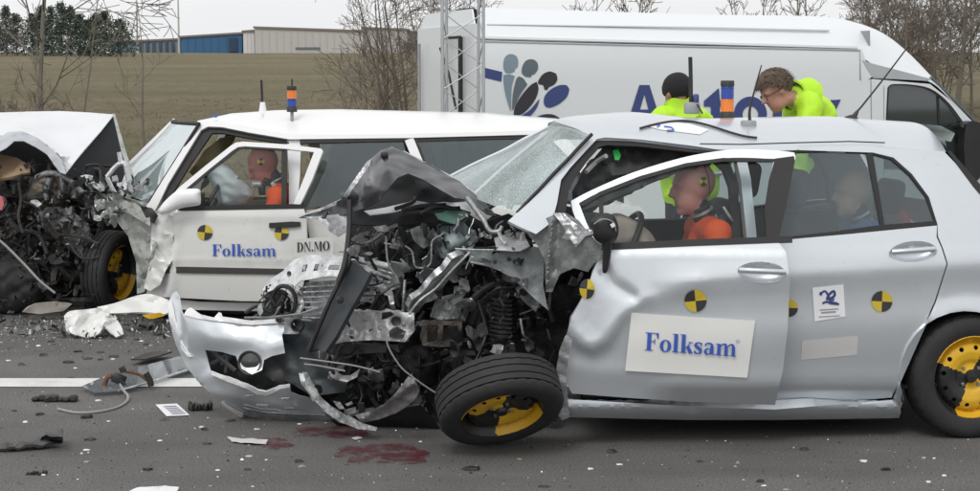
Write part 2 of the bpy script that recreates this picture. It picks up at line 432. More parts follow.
M['asphalt'] = surface_mat('worn_asphalt', 'asphalt'); M['field'] = surface_mat('dry_winter_field', 'field')
ys = [-30, 0, 10, 14.2, 15, 16, 17, 20, 25, 30] + [30 + 420*(i/24)**1.4 for i in range(1, 25)] + [600, 1000, 2000, 4000]
xs = [-2500, -1200, -500] + [-300 + i*20 for i in range(31)] + [500, 1200, 2500]
V = []; F = []
for y in ys:
    for x in xs:
        V.append(Vector((x, y, ground_z(y) + (noise.noise(Vector((x*.03, y*.03, 0)))*.35 if y > 60 else 0))))
nx = len(xs)
for j in range(len(ys)-1):
    for i in range(nx-1): F.append((j*nx+i, j*nx+i+1, (j+1)*nx+i+1, (j+1)*nx+i))
tag(mk('field', V, F, M['field']), None, None, kind='structure')
V = []; F = []
for y in (-12, 0, 5, 9, 14.0):
    for x in range(-60, 61, 4): V.append(Vector((x, y, 0)))
n = 31
for j in range(4):
    for i in range(n-1): F.append((j*n+i, j*n+i+1, (j+1)*n+i+1, (j+1)*n+i))
road = tag(mk('road', V, F, M['asphalt']), None, None, kind='structure')
# painted edge line, worn
M['line'] = mat('worn_road_paint', (.66, .66, .64), .7, 0, .08, 6, dirt=.45, dirtcol=(.17, .165, .155), speck=.5)
a = G(-60, 378.6); b2 = G(0, 387.6)
y0, y1 = G(0, 387.4).y, G(0, 378.8).y
V = []; F = []
for i in range(121):
    x = -14 + i*.25
    V += [Vector((x, y0 + noise.noise(Vector((x*9, 0, 0)))*.008, .004)), Vector((x, y1 + noise.noise(Vector((x*9, 5, 0)))*.008, .004))]
    if i: F.append((2*i-2, 2*i, 2*i+1, 2*i-1))
mk('road_line', V, F, M['line'], road)

# ------------------------------------------------------------------ far buildings
def bz(px, py, d): return D(px, py, d)
M['bluehall'] = mat('blue_sheet_cladding', (.035, .12, .24), .5, 0, .1, .4)
M['palehall'] = mat('pale_grey_beige_cladding', (.47, .45, .43), .6, 0, .05, .3)
M['palehall2'] = mat('warm_grey_cladding', (.40, .38, .37), .6, 0, .05, .3)
M['greyhall'] = mat('grey_blue_cladding', (.17, .23, .28), .6, 0, .08, .4)
M['roofedge'] = mat('brown_roof_edge', (.20, .17, .15), .6)
M['pane'] = mat('far_window_pane', (.10, .14, .17), .15, 0, .2, 1, coat=.3)
def hall(name, label, px0, px1, ytop0, ytop1, d, mt, deep=30, roofm=None):
    p0, p1 = D(px0, 54, d), D(px1, 54, d); z0 = ground_z(d)-1.5; base = Vector(((p0.x+p1.x)/2, d, z0+1.5))
    t = thing(name, base, label, 'building')
    za, zb = D(px0, ytop0, d).z, D(px1, ytop1, d).z
    V = [Vector(q) for q in ((p0.x, d, z0), (p1.x, d, z0), (p1.x, d, zb), (p0.x, d, za), (p0.x, d+deep, z0), (p1.x, d+deep, z0), (p1.x, d+deep, zb), (p0.x, d+deep, za))]
    F = [(0, 1, 2, 3), (5, 4, 7, 6), (4, 0, 3, 7), (1, 5, 6, 2)]
    mk('wall', V, F, mt, t, smooth=False)
    e = .35; V = []
    for (x, z) in ((p0.x-e, za), (p1.x+e, zb)):
        for (yy, dz) in ((d-e, 0), (d+deep+e, 0), (d+deep+e, .5), (d-e, .5)): V.append(Vector((x, yy, z+dz)))
    mk('roof', V, [(3, 2, 1, 0), (4, 5, 6, 7), (0, 1, 5, 4), (1, 2, 6, 5), (2, 3, 7, 6), (3, 0, 4, 7)], roofm or M['roofedge'], t, smooth=False)
    # cladding ribs proud of the wall
    nb = max(3, int((px1-px0)/7))
    for i in range(1, nb):
        f = i/nb; x = p0.x+(p1.x-p0.x)*f; zt = za+(zb-za)*f - .05
        box('cladding_rib', (x, d-.05, (z0+zt)/2), (.16, .12, zt-z0), mt, t, bev=0)
    return t, p0, p1, d
t, p0, p1, d = hall('storage_hall', 'blue clad hall with flat roof at the far edge of the field', 180, 242, 38, 34, 440, M['bluehall'], 28)
box('door_strip', D(233, 45, d-.2), (2.2, .3, 3.6), mat('dark_blue_door', (.02, .05, .10), .5), t, bev=0)
t, p0, p1, d = hall('factory_hall', 'long pale beige hall with a low step in its roofline', 255, 363, 28.3, 32, 430, M['palehall'], 40)
q = D(308, 48.3, d-.1); box('window_band', q, (6.2, .25, .5), M['pane'], t, bev=0)
hall('office_block', 'pale grey building with shallow pitched roof, joined to the long beige hall', 363, 407, 28.8, 30.5, 431, M['palehall2'], 36)
hall('low_annex', 'low warm grey annex beside the shallow pitched grey building', 407, 470, 33, 34.5, 433, M['palehall2'], 30)
hall('white_annex', 'narrow white building end between blue hall and long beige hall', 243.5, 254.5, 32.5, 31.5, 432, mat('white_cladding', (.62, .61, .6), .6), 26)
t, p0, p1, d = hall('loading_shed', 'low grey blue shed with vertical bays left of the blue hall', 112, 178, 43, 40, 455, M['greyhall'], 20)
for i in range(6):
    box('bay_opening', D(141+i*6.4, 46.5, d-.3), (.75, .3, 3.0), mat('dark_opening', (.05, .07, .09), .6) if i == 0 else bpy.data.materials['dark_opening'], t, bev=0)
for (px, yt) in ((112, 24), (137.5, 0), (179, -6)):
    d = 400; bp = D(px, 52, d); zt = D(px, yt, d).z; g = ground_z(d)-.3
    tag(tube('flag_pole', [(bp.x, d, g), (bp.x, d, (g+zt)/2), (bp.x, d, zt)], lambda t: .26-.1*t, M['palehall'], None, 8, 1, origin=Vector((bp.x, d, g))),
        {112: 'short white pole at the end of the low grey blue shed', 137.5: 'tall white pole standing before the grey blue shed', 179: 'tallest white pole at the corner of the blue hall'}[px], 'pole')

# ------------------------------------------------------------------ trees
M['bark'] = mat('pale_grey_bark', (.16, .145, .115), .9, 0, .4, 5)
M['barkd'] = mat('dark_twig_bark', (.165, .14, .115), .9, 0, .3, 5)
M['needle'] = mat('dark_pine_needles', (.050, .075, .055), .9, 0, .5, .8)
M['needle2'] = mat('grey_green_pine_needles', (.085, .095, .075), .9, 0, .5, .8)
def branch_rec(p, d, L, r, lev, rnd, segs, up, rmin, kids=(2, 4)):
    n = 3 if lev > 1 else 2; pts = [(p, r)]; q = p.copy(); dd = d.copy()
    for i in range(n):
        dd = (dd + Vector((rnd.uniform(-.16, .16), rnd.uniform(-.16, .16), rnd.uniform(-.05, .12)+up))).normalized()
        q = q + dd*(L/n); pts.append((q.copy(), max(rmin, r*(1-.75*(i+1)/n))))
    segs.append(pts)
    if lev <= 0: return
    k = rnd.randint(*kids)
    for i in range(k):
        f = rnd.uniform(.3, 1); j = min(n-1, int(f*n)); a, b = pts[j], pts[j+1]; g = f*n-j; s = a[0].lerp(b[0], min(1, max(0, g)))
        ang = rnd.uniform(0, 6.28); side = dd.orthogonal().normalized(); side.rotate(Matrix.Rotation(ang, 3, dd))
        nd_ = (dd*rnd.uniform(.6, 1) + side*rnd.uniform(.45, .9)).normalized()
        branch_rec(s, nd_, L*rnd.uniform(.5, .72), max(rmin, r*.5), lev-1, rnd, segs, up, rmin, kids)
def segs_mesh(segs, sides=4):
    V = []; F = []
    for pts in segs:
        b = len(V); a = None
        for i, (p, r) in enumerate(pts):
            t = (pts[min(i+1, len(pts)-1)][0]-pts[max(0, i-1)][0]).normalized(); a = t.orthogonal().normalized() if a is None else (a - t*a.dot(t)).normalized(); c = t.cross(a)
            for k in range(sides):
                g = 6.2832*k/sides; V.append(p + a*(r*math.cos(g)) + c*(r*math.sin(g)))
        for i in range(len(pts)-1):
            for k in range(sides): F.append((b+i*sides+k, b+i*sides+(k+1) % sides, b+(i+1)*sides+(k+1) % sides, b+(i+1)*sides+k))
    return V, F
def bare_tree(name, label, base, H, r, rnd, lev=4, lean=(0, 0), m=None, kids=(3, 5), stems=1, spread=.2, rmin=.004, limbs=9, first=.25, group=None, cat='tree'):
    t = thing(name, base, label, cat, group); m = m or M['bark']
    trunks = []; segs = []
    for s in range(stems):
        hh = H*(rnd.uniform(.7, 1) if stems > 1 else 1)
        dd = Vector((lean[0]+rnd.uniform(-spread, spread)*(stems > 1), lean[1]+rnd.uniform(-spread, spread)*(stems > 1), 1)).normalized()
        q = base + Vector((rnd.uniform(-.25, .25), rnd.uniform(-.25, .25), -.15))*(1 if stems > 1 else .3); pts = [(q.copy(), r)]
        for i in range(7):
            dd = (dd + Vector((rnd.uniform(-.07, .07), rnd.uniform(-.07, .07), .03))).normalized(); q = q + dd*(hh/7); pts.append((q.copy(), max(rmin*1.5, r*(1-(i+1)/7.4))))
        trunks.append(pts)
        for k in range(limbs):
            f = first + (1-first)*(k+rnd.random())/limbs*.97; j = min(6, int(f*7)); s0 = pts[j][0].lerp(pts[j+1][0], f*7-j)
            ang = rnd.uniform(0, 6.28); nd_ = Vector((math.cos(ang), math.sin(ang), rnd.uniform(.5, 1.2))).normalized()
            branch_rec(s0, nd_, hh*rnd.uniform(.18, .3)*(1.25-f*.7), max(rmin, r*.45*(1.1-f)), lev-2, rnd, segs, .04, rmin, kids)
    V, F = segs_mesh(trunks, 7); mk('trunk', V, F, m, t)
    V, F = segs_mesh(segs, 3); mk('crown', V, F, M['barkd'] if m is M['barkd'] else m, t)
    return t
def at_field(px, d): p = D(px, 60, d); return Vector((p.x, d, ground_z(d)))
rnd = random.Random(5)
bare_tree('bare_tree', 'leafless pale barked tree with mossy trunk before the dark pines', at_field(31, 24), 6.4, .048, rnd, 5, (.02, 0), M['bark'], (2, 4), limbs=18, first=.22, rmin=.0055)
bare_tree('bare_tree', 'slender leafless sapling standing in the open field before the blue hall', at_field(141, 36), 3.4, .03, rnd, 4, (.05, 0), M['barkd'], (2, 3), limbs=8, rmin=.005)
bare_tree('bare_tree', 'thin forked sapling in the field beside the mossy trunked tree', at_field(78, 32), 3.6, .03, rnd, 4, (.2, 0), M['bark'], (2, 3), limbs=8, rmin=.006)
bare_tree('bare_shrub', 'big leafless many stemmed shrub beside the lattice mast', at_field(405, 24), 3.9, .035, rnd, 5, (-.05, 0), M['barkd'], (2, 4), stems=11, spread=.26, limbs=5, first=.3, rmin=.0035, cat='shrub')
bare_tree('bare_shrub', 'tall leafless twiggy shrub behind the open end of the white van', at_field(447, 28), 4.4, .04, rnd, 5, (0, 0), M['barkd'], (2, 4), stems=5, spread=.2, limbs=7, first=.3, rmin=.004, cat='shrub')
bare_tree('bare_shrub', 'sparse leafless shrub in front of the long beige hall', at_field(345, 40), 3.0, .02, rnd, 4, (.05, 0), M['barkd'], (2, 3), stems=4, spread=.4, limbs=6, first=.3, rmin=.005, cat='shrub')
bare_tree('bare_shrub', 'low leafless bramble thicket beside the mossy trunked tree', at_field(6, 23), 2.05, .014, rnd, 4, (0, 0), M['barkd'], (2, 4), stems=24, spread=.6, limbs=6, first=.15, rmin=.0035, cat='shrub')
for k, (px, d, H) in enumerate(((595, 60, 4.9), (632, 50, 4.2), (648, 75, 6), (745, 60, 4.6), (765, 55, 4.2), (790, 52, 4.8), (812, 58, 5.2))):
    bare_tree('bare_tree', 'leafless treetop showing above the white van roof', at_field(px, d), H, .06, rnd, 4, (0, 0), M['barkd'], (2, 4), limbs=11, first=.35, rmin=.011, group='treetops above the van')
for k, (px, d, H) in enumerate(((872, 62, 6.2), (885, 58, 5.6), (897, 66, 7), (905, 54, 5.5), (922, 70, 7.5), (936, 60, 6.5), (958, 56, 7), (975, 64, 7.5), (990, 58, 7), (1015, 60, 7))):
    bare_tree('bare_tree', {4: 'pale barked slender leafless tree ahead of the white van cab', 6: 'thick trunked pale leafless tree ahead of the white van cab', 7: 'pale barked slender leafless tree ahead of the white van cab'}.get(k, 'dark barked leafless tree standing in the field ahead of the white van cab'), at_field(px, d), H, .06 if k != 6 else .11, rnd, 5, (0, 0), M['bark'] if k in (4, 6, 7) else M['barkd'], (3, 5), limbs=15, first=.12, rmin=.008, group='bare trees beyond the van cab')
for k, (px, d) in enumerate(((880, 68), (898, 70), (915, 66), (945, 72))):
    bare_tree('bare_shrub', 'dense brown leafless thicket among trees ahead of the van cab', at_field(px, d), 4.6, .03, rnd, 5, (0, 0), M['barkd'], (2, 3), stems=7, spread=.4, limbs=7, first=.1, rmin=.010, group='thickets beyond the van cab', cat='shrub')
def pine(px, d, H, wid, kind, seed, label):
    r = random.Random(seed); base = at_field(px, d); t = thing('pine_tree', base, label, 'tree', 'dark pines along the field edge')
    tube('trunk', [base - Vector((0, 0, .5)), base + Vector((0, 0, H*.5)), base + Vector((0, 0, H*.97))], lambda q: .24*(1-.85*q), M['barkd'], t, 6, 1)
    V = []; F = []
    for c in range(520):
        f = r.random()**.85; z = H*(.02+.98*f); rad = wid*(1.12-.55*f-.5*f**4)
        a = r.uniform(0, 6.28); q = rad*math.sqrt(r.random())*r.uniform(.7, 1.12); cc = base + Vector((q*math.cos(a), q*math.sin(a), z + r.uniform(-.2, .2)))
        s = r.uniform(.22, .62)
        for _ in range(5):
            n1 = Vector((r.uniform(-1, 1), r.uniform(-1, 1), r.uniform(-.6, .6))); n1.normalize(); n2 = n1.orthogonal().normalized(); n2.rotate(Matrix.Rotation(r.uniform(0, 6.28), 3, n1))
            o = cc + Vector((r.uniform(-1, 1), r.uniform(-1, 1), r.uniform(-.6, .6)))*s; b = len(V)
            V += [o, o + n1*s*.9 + n2*s*.28, o + n1*s*.9 - n2*s*.28]; F.append((b, b+1, b+2))
    mk('crown', V, F, M['needle2'] if kind else M['needle'], t, smooth=False)
plist = [(-14, 11), (-3, 9.5), (7, 12.4), (17, 10.5), (33, 10.4), (42, 12.5), (52, 12), (62, 13), (71, 12), (80, 10), (89, 8.6), (97, 10.2), (105, 10.4), (121, 8.6)]
for i, (px, H) in enumerate(plist):
    pine(px, 330 + (i*37 % 40), H*.82, 2.5+(i*13 % 5)*.25, i in (0, 1, 2, 3), i+1, 'grey green pine at the open end of the pine row' if i in (0, 1, 2, 3) else ('small lone pine beside the low grey blue shed' if i == 13 else 'dark green pine in the dense row at the field edge'))
# dry grass standing on the near part of the field
def grass_patch(name, n, xr, yr, hr, wd, m, seed):
    r = random.Random(seed); V = []; F = []
    for i in range(n):
        y = yr[0] + (yr[1]-yr[0])*r.random()**1.5; x = r.uniform(*xr)*y/30
        if noise.noise(Vector((x*.35, y*.2, seed))) < r.uniform(-.5, .25): continue
        z = ground_z(y); h = r.uniform(*hr); a = r.uniform(0, 6.28); w = wd*y/30
        for k in range(3):
            aa = a + k*2.1 + r.uniform(-.5, .5); le = Vector((math.cos(aa), math.sin(aa), 0)); o = Vector((x, y, z-.05)) + le*r.uniform(0, .12); b = len(V); si = Vector((w, 0, 0))
            V += [o - si, o + si, o + le*h*.22 + si*.6 + Vector((0, 0, h*.6)), o + le*h*.6 + Vector((0, 0, h))]; F += [(b, b+1, b+2), (b, b+2, b+3)]
    return tag(mk(name, V, F, m, smooth=False), 'dry brown winter grass on the field', 'grass', kind='stuff')
M['straw'] = mat('dry_straw', (.18, .15, .095), .95, 0, .4, 1.2)
grass_patch('dry_grass', 15000, (-12, 12), (21, 80), (.05, .17), .008, M['straw'], 3)
# ------------------------------------------------------------------ white panel van with flower emblem
VO = D(487, 80, 16.5); VY = math.radians(20)
VF = Frame(VO, VY); VZ = -.15
van = thing('cargo_van', VF.P(2.2, .9, VZ), 'white high roof cargo van with a flower emblem and navy lettering behind silver hatchback', 'van')
def vprof(z): return .0 if z < 1.75 else (z-1.75)**2*.35
vs = VF.surf(vprof)
def U_(px, py, w=0): return VF.loc(VF.at(px, py, w))
zb = VZ + .32
# side outline below the roof
def pz(u, z, w=0):  # project local back to px
    p = VF.P(u, w, z) - CP; f = p.dot(FW); return (CXP + FPX*p.x/f, CYP - FPX*p.dot(UPV)/f)
ur = U_(480, 60)[0]; uf = U_(974, 123)[0]
bl = pz(ur, zb); br = pz(uf+.75, zb)
side = [(480, 40.5), (487, 40.5), (700, 46), (862, 49), (866, 62), (873, 76), (868, 80), (873, 79), (930, 84), (950, 100), (974, 123), pz(uf+.25, 1.05), pz(uf+.72, .82), pz(uf+.85, .55), pz(uf+.8, zb), pz(uf+.25, zb)]
uw = uf - .15
arc = [pz(uw + .4*math.cos(g), VZ + .36 + .4*math.sin(g)) for g in [math.pi*i/8 for i in range(9)]]
uw2 = ur + .95
arc2 = [pz(uw2 + .4*math.cos(g), VZ + .36 + .4*math.sin(g)) for g in [math.pi*i/8 for i in range(9)]]
side += arc + arc2 + [bl]
cabwin = [(889, 88), (893, 85.5), (912, 86), (930, 90), (945, 101), (958, 117), (972, 140), (975, 168), (885, 168)]
sheet('body_side', [side, [(p.x, p.y) for p in catmull(cabwin, 3)]], vs, M['van'], van, th=.02, step=14, mirror=(VF, 1.95))
sheet('cab_window', cabwin, VF.surf(vprof, .02), M['glassv'], van, th=.004, step=20, smooth=3, mirror=(VF, 1.95))
def strip(name, pts, wpx, fn, m, parent, th=.004, step=8, mirror=None):
    P = [Vector(p) for p in pts]; L = []; R = []
    for i, p in enumerate(P):
        t = (P[min(i+1, len(P)-1)] - P[max(0, i-1)]).normalized(); nrm = Vector((-t.y, t.x))*wpx*.5; L.append(p+nrm); R.append(p-nrm)
    return sheet(name, [tuple(q) for q in L] + [tuple(q) for q in reversed(R)], fn, m, parent, th, step, mirror=mirror)
def ring(loop, out):
    P = catmull(loop, 4); n = len(P); cx = sum(p.x for p in P)/n; cy = sum(p.y for p in P)/n; res = []
    for i, p in enumerate(P):
        t = (P[(i+1) % n]-P[i-1]); nr = Vector((t.y, -t.x)); nr = nr.normalized() if nr.length else nr
        if nr.dot(p - Vector((cx, cy))) < 0: nr = -nr
        res.append((p.x+nr.x*out, p.y+nr.y*out))
    return [(p.x, p.y) for p in P], res
a_, b_ = ring(cabwin, 1.4)
sheet('window_seal', [b_, a_], VF.surf(vprof, -.004), M['seal'], van, th=.01, step=6)
strip('window_divider', [(938, 96), (941, 170)], 2.2, VF.surf(vprof, .012), M['seal'], van)
strip('door_seam', [(871, 80), (872, 175)], .8, VF.surf(vprof, -.003), M['vangrey'], van, th=.002)
strip('door_seam', [(884, 86), (884, 175)], .6, VF.surf(vprof, -.003), M['vangrey'], van, th=.002)
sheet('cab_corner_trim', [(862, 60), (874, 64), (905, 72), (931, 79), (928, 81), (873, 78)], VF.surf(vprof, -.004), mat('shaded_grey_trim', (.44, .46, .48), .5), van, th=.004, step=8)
strip('side_moulding', [(481, 37), (487, 37.5), (700, 43), (858, 47.5)], 2.2, VF.surf(vprof, -.012), M['van'], van, th=.02)
strip('side_moulding', [(480, 41.5), (700, 47), (860, 50.5), (860.5, 80)], 1.2, VF.surf(vprof, -.006), M['vangrey'], van, th=.008)
# high roof: rings of the section from near rail over to far rail, following the outline
top = [(480, 6.5), (487, 6.2), (700, 13), (800, 14.5), (837, 16), (860, 20), (886, 29), (908.6, 46), (937, 77), (957, 101), (974, 123)]
low = [(480, 39.5), (487, 39.8), (700, 45), (800, 47.5), (845, 49), (866, 60), (884, 71), (908, 76), (932, 83), (952, 101.5), (974, 124)]
top = catmull(top, 4, False); low = catmull(low, 4, False)
V = []; F = []; NT = 15
for a, b in zip(top, low):
    pl = vs(b.x, b.y); ul, wl_, zl = VF.loc(pl)
    pt = VF.at(a.x, a.y, .55); ut, _, zt = VF.loc(pt)
    zt = max(zt, zl+.002)
    for k in range(NT):
        f = k/(NT-1); w = wl_ + (1.95-2*wl_)*f; e = abs(2*f-1)
        z = zl + (zt-zl)*(1-e**3.2); e2 = 1-e**2
        V.append(VF.P(ul + (ut-ul)*e2, w, z))
for i in range(len(top)-1):
    for k in range(NT-1): F.append((i*NT+k, i*NT+k+1, (i+1)*NT+k+1, (i+1)*NT+k))
mk('high_roof', V, F, M['van'], van, sharp=30)
strip('roof_crease', [(487, 24), (700, 27), (830, 30)], 1.0, VF.surf(vprof, .10), M['van'], van, th=.03)
# windscreen, bonnet and nose (outside the frame to the right)
def quad(name, pts, m, parent, th=.02):
    V = [Vector(p) for p in pts]; V2, F2 = thicken(V, [(0, 1, 2), (0, 2, 3)], th); return mk(name, V2, F2, m, parent, smooth=False)
ua, za = U_(937, 78)[0], U_(937, 78)[2]; ub_, zb_ = uf+.3, 1.02
quad('windscreen', [VF.P(ua, .1, za), VF.P(ua, 1.85, za), VF.P(ub_, 1.9, zb_), VF.P(ub_, .05, zb_)], M['glassv'], van)
quad('bonnet', [VF.P(ub_, .03, zb_), VF.P(ub_, 1.92, zb_), VF.P(uf+.82, 1.9, .84), VF.P(uf+.82, .05, .84)], M['van'], van)
quad('front_bumper', [VF.P(uf+.84, .03, .84), VF.P(uf+.84, 1.92, .84), VF.P(uf+.88, 1.92, zb), VF.P(uf+.88, .03, zb)], M['vangrey'], van)
# rear face: two doors with black seals, left one ajar
zt_ = 2.22
for k, (w0, w1) in enumerate(((.06, .96), (.99, 1.89))):
    d_ = quad('rear_door', [VF.P(ur-.03, w0, zb), VF.P(ur-.03, w1, zb), VF.P(ur-.03, w1, zt_), VF.P(ur-.03, w0, zt_)], M['van'], van, .04)
    if k == 0:
        for ww in (w0+.30, w1-.06): tube('door_seal', [VF.P(ur-.075, ww, .95), VF.P(ur-.075, ww, 2.10)], .024 if ww < .5 else .012, M['seal'], d_, 6, 1)
        tube('door_seal', [VF.P(ur-.075, w0+.3, 2.10), VF.P(ur-.075, w1-.06, 2.10)], .014, M['seal'], d_, 6, 1)
    else:
        tube('door_seal', [VF.P(ur-.075, w1-.2, .95), VF.P(ur-.075, w1-.2, 2.06)], .016, M['vangrey'], d_, 6, 1)
    tube('hinge', [VF.P(ur-.06, w0+.02 if k == 0 else w1-.02, .9), VF.P(ur-.06, w0+.02 if k == 0 else w1-.02, 1.0)], .03, M['vangrey'], d_, 6, 1)
tube('wiper_arm', [VF.P(ur-.10, .92, 2.0), VF.P(ur-.11, .62, 1.75), VF.P(ur-.11, .40, 1.40)], .013, M['seal'], van, 6, 1)
quad('rear_header', [VF.P(ur-.02, .12, zt_), VF.P(ur-.02, 1.83, zt_), VF.P(ur+.0, 1.7, 2.37), VF.P(ur+.0, .25, 2.37)], M['van'], van, .02)
quad('floor_pan', [VF.P(ur, .1, zb), VF.P(uf+.6, .1, zb), VF.P(uf+.6, 1.85, zb), VF.P(ur, 1.85, zb)], M['dark'], van)
quad('bulkhead', [VF.P(uf-1.25, .08, zb), VF.P(uf-1.25, 1.87, zb), VF.P(uf-1.25, 1.8, 2.2), VF.P(uf-1.25, .15, 2.2)], M['grey'], van)
for s_ in (.35, 1.3):
    Vb, Fb = box_mesh(VF.P(uf-.75, s_+.1, 1.0), (.16, .5, .72), rot(0, 0, VY) @ rot(0, -.18, 0), .05); Vc, Fc = box_mesh(VF.P(uf-.5, s_+.1, .65), (.5, .5, .16), rot(0, 0, VY), .05); mk('seat', *join([(Vb, Fb), (Vc, Fc)]), M['fabric'], van)
tube('steering_wheel', [VF.P(uf-.22+.02*math.cos(g)-.10*math.sin(g), .5+.2*math.cos(g), 1.02+.16*math.sin(g)) for g in [6.283*i/12 for i in range(12)]], .014, M['black'], van, 6, 2, True)
def wheel(name, c, axis, R, wid, parent, rimm, quad_=True, spin=0.0, hub=M['black'], tm=None):
    """steel wheel with its tyre: rim disc with round holes, quadrants in two colours"""
    A = axes(axis); rr = R*.655; h = wid/2
    prof = [(rr, h*.86), (rr+.02, h*.98), (R*.86, h*1.03), (R*.945, h*.92), (R*.985, h*.75)]
    for yy in (.56, .2, -.2, -.56):
        prof += [(R, (yy+.13)*h), (R, (yy+.035)*h), (R*.972, (yy+.03)*h), (R*.972, (yy-.03)*h), (R, (yy-.035)*h)]
    prof += [(R*.985, -h*.75), (R*.945, -h*.92), (R*.86, -h*1.03), (rr+.02, -h*.98), (rr, -h*.86)]
    # rim disc
    loops = [[(rr*1.0*math.cos(6.283*i/48), rr*1.0*math.sin(6.283*i/48)) for i in range(48)]]
    for k in range(12):
        g = 6.283*(k+.5)/12 + spin; loops.append([(rr*.72*math.cos(g)+rr*.062*math.cos(6.283*i/8), rr*.72*math.sin(g)+rr*.062*math.sin(6.283*i/8)) for i in range(8)])
    p2, tr = tri2d(loops, rr*.055, 3)
    def py_(r):
        t = r/rr
        return np.interp(t, [0, .12, .2, .34, .42, .62, .8, .87, .93, 1.0], [h*.62, h*.62, h*.52, h*.5, h*.62, h*.70, h*.60, h*.25, h*.55, h*.9])
    Vr = [A @ Vector((x, float(py_(math.hypot(x, y))), y)) + Vector(c) for x, y in p2]; V2, F2 = thicken(Vr, tr, .004, Vector(c) + Vector(axis).normalized()*3)
    mi = []
    n0 = len(p2)
    for f in F2:
        xs_ = sum(p2[i % n0][0] for i in f); ys_ = sum(p2[i % n0][1] for i in f); g = (math.atan2(ys_, xs_) - spin) % 6.283
        mi.append(0 if int(g/1.5708) % 2 == 0 or not quad_ else 1)
    w_ = mk(name, V2, F2, [rimm, M['black']], parent, mi=mi, sharp=50)
    t_ = lathe('tyre', prof, c, A, M['rubber'], w_, 96, mod=lambda k, i: (-.006*R/.29 if (k % 3 == 0 and (5 <= i <= 8 or 20 <= i <= 24)) else 0), closed=False, cap=False)
    lathe('brake_drum', [(0, h*.1), (rr*.78, h*.1), (rr*.78, -h*.5), (0, -h*.5)], c, A, M['grime'], w_, 24, cap=False)
    lathe('hub_cap', [(0, h*.78), (rr*.13, h*.76), (rr*.17, h*.6)], c, A, hub, w_, 20, cap=False)
    for k in range(4):
        g = 6.283*k/4+.4+spin; lathe('wheel_bolt', [(0, h*.62), (.008, h*.61), (.009, h*.5)], A @ Vector((rr*.28*math.cos(g), 0, rr*.28*math.sin(g))) + Vector(c), A, M['alloy'], w_, 8, cap=False)
    return w_
for uu in (uw, uw2):
    for ww, sg in ((.12, -1), (1.83, 1)):
        wheel('wheel', VF.P(uu, ww, VZ+.345), VF.W*sg, .345, .22, van, M['grey'], False)
tube('wing_mirror', [VF.P(uf-.28, -.03, 1.18), VF.P(uf-.26, -.16, 1.2)], .03, M['black'], van, 6, 1)
sheet('mirror_housing', [(966, 124), (972, 121), (981, 123), (984, 135), (984, 170), (976, 182), (967, 178), (964, 150)], VF.surf(lambda z: -.14), M['black'], van, th=.12, step=8, smooth=3)
# emblem and lettering (flat vinyl on the side)
vv = VF.surf(vprof, -.004); lay = [0]
def vinyl(name, loop, m, parent=van, smooth=0, off=None):
    lay[0] += 1
    return sheet(name, loop, VF.surf(vprof, -.004 - .0004*lay[0]), m, parent, th=.0003, step=7, smooth=smooth)
def c8(l): return [(420+x/3.5, y/3.5) for x, y in l]
em = vinyl('emblem', c8([(222, 236), (288, 252), (285, 286), (222, 271)]), M['navy'])
vinyl('emblem_head', c8([(293, 215), (300, 197), (318, 189), (337, 196), (344, 215), (341, 235), (332, 240), (332, 249), (318, 256), (300, 255), (293, 240)]), M['lgrey'], em, 3)
vinyl('emblem_head', c8([(358, 235), (370, 213), (392, 207), (410, 218), (413, 240), (402, 258), (392, 262), (388, 270), (370, 268), (357, 256)]), M['mgrey'], em, 3)
vinyl('emblem_head', c8([(414, 284), (430, 260), (455, 250), (477, 258), (481, 278), (470, 296), (452, 305), (446, 315), (436, 314), (432, 298), (414, 294)]), M['char'], em, 3)
vinyl('emblem_head', c8([(434, 362), (436, 338), (455, 315), (485, 299), (512, 298), (523, 312), (515, 338), (490, 362), (460, 376), (442, 375)]), M['navy'], em, 3)
vinyl('emblem_petal', c8([(292, 263), (312, 260), (332, 266), (322, 300), (319, 345), (318, 392), (303, 345), (294, 300)]), M['lgrey'], em, 3)
vinyl('emblem_petal', c8([(337, 278), (346, 267), (362, 275), (376, 296), (352, 330), (330, 375), (322, 388), (325, 330)]), M['mgrey'], em, 3)
vinyl('emblem_petal', c8([(328, 403), (332, 375), (355, 335), (385, 300), (408, 286), (415, 310), (405, 345), (380, 380), (352, 402)]), M['char'], em, 3)
vinyl('emblem_petal', c8([(355, 405), (385, 385), (408, 358), (419, 345), (410, 375), (390, 402), (372, 415)]), M['navy'], em, 3)
vinyl('emblem_petal', c8([(400, 412), (435, 400), (470, 402), (495, 420), (495, 432), (470, 432), (440, 428)]), M['char'], em, 3)
lt = vinyl('lettering', [[(625, 131), (639.5, 85), (649.5, 85), (664, 131), (653, 131), (650.5, 121), (638, 121), (635.5, 131)], [(640, 109.5), (644.5, 94), (648.5, 109.5)]], M['navy'])
vinyl('letter', [(668, 100), (677, 100), (677, 120), (681, 124), (686, 120), (686, 100), (695, 100), (695, 131), (687, 131), (686, 128), (681, 132), (674, 131), (668, 125)], M['navy'], lt)
vinyl('letter', [(704, 101), (719, 88), (720, 100), (727, 100), (727, 106.5), (720, 106.5), (720, 121), (727, 123), (727, 131), (715, 131), (711, 126), (711, 106.5), (704, 106.5)], M['navy'], lt)
vinyl('letter', [[(750.5+16.5*math.cos(6.283*i/28), 114+17.5*math.sin(6.283*i/28)) for i in range(28)], [(750.5+8*math.cos(6.283*i/20), 114.5+8.5*math.sin(6.283*i/20)) for i in range(20)]], M['navy'], lt)
vinyl('letter', [(773, 85), (782, 85), (782, 131), (773, 131)], M['navy'], lt)
vinyl('letter', [(789, 100), (798, 100), (798, 131), (789, 131)], M['navy'], lt)
vinyl('letter', [(789, 86), (798, 86), (798, 94), (789, 94)], M['navy'], lt)
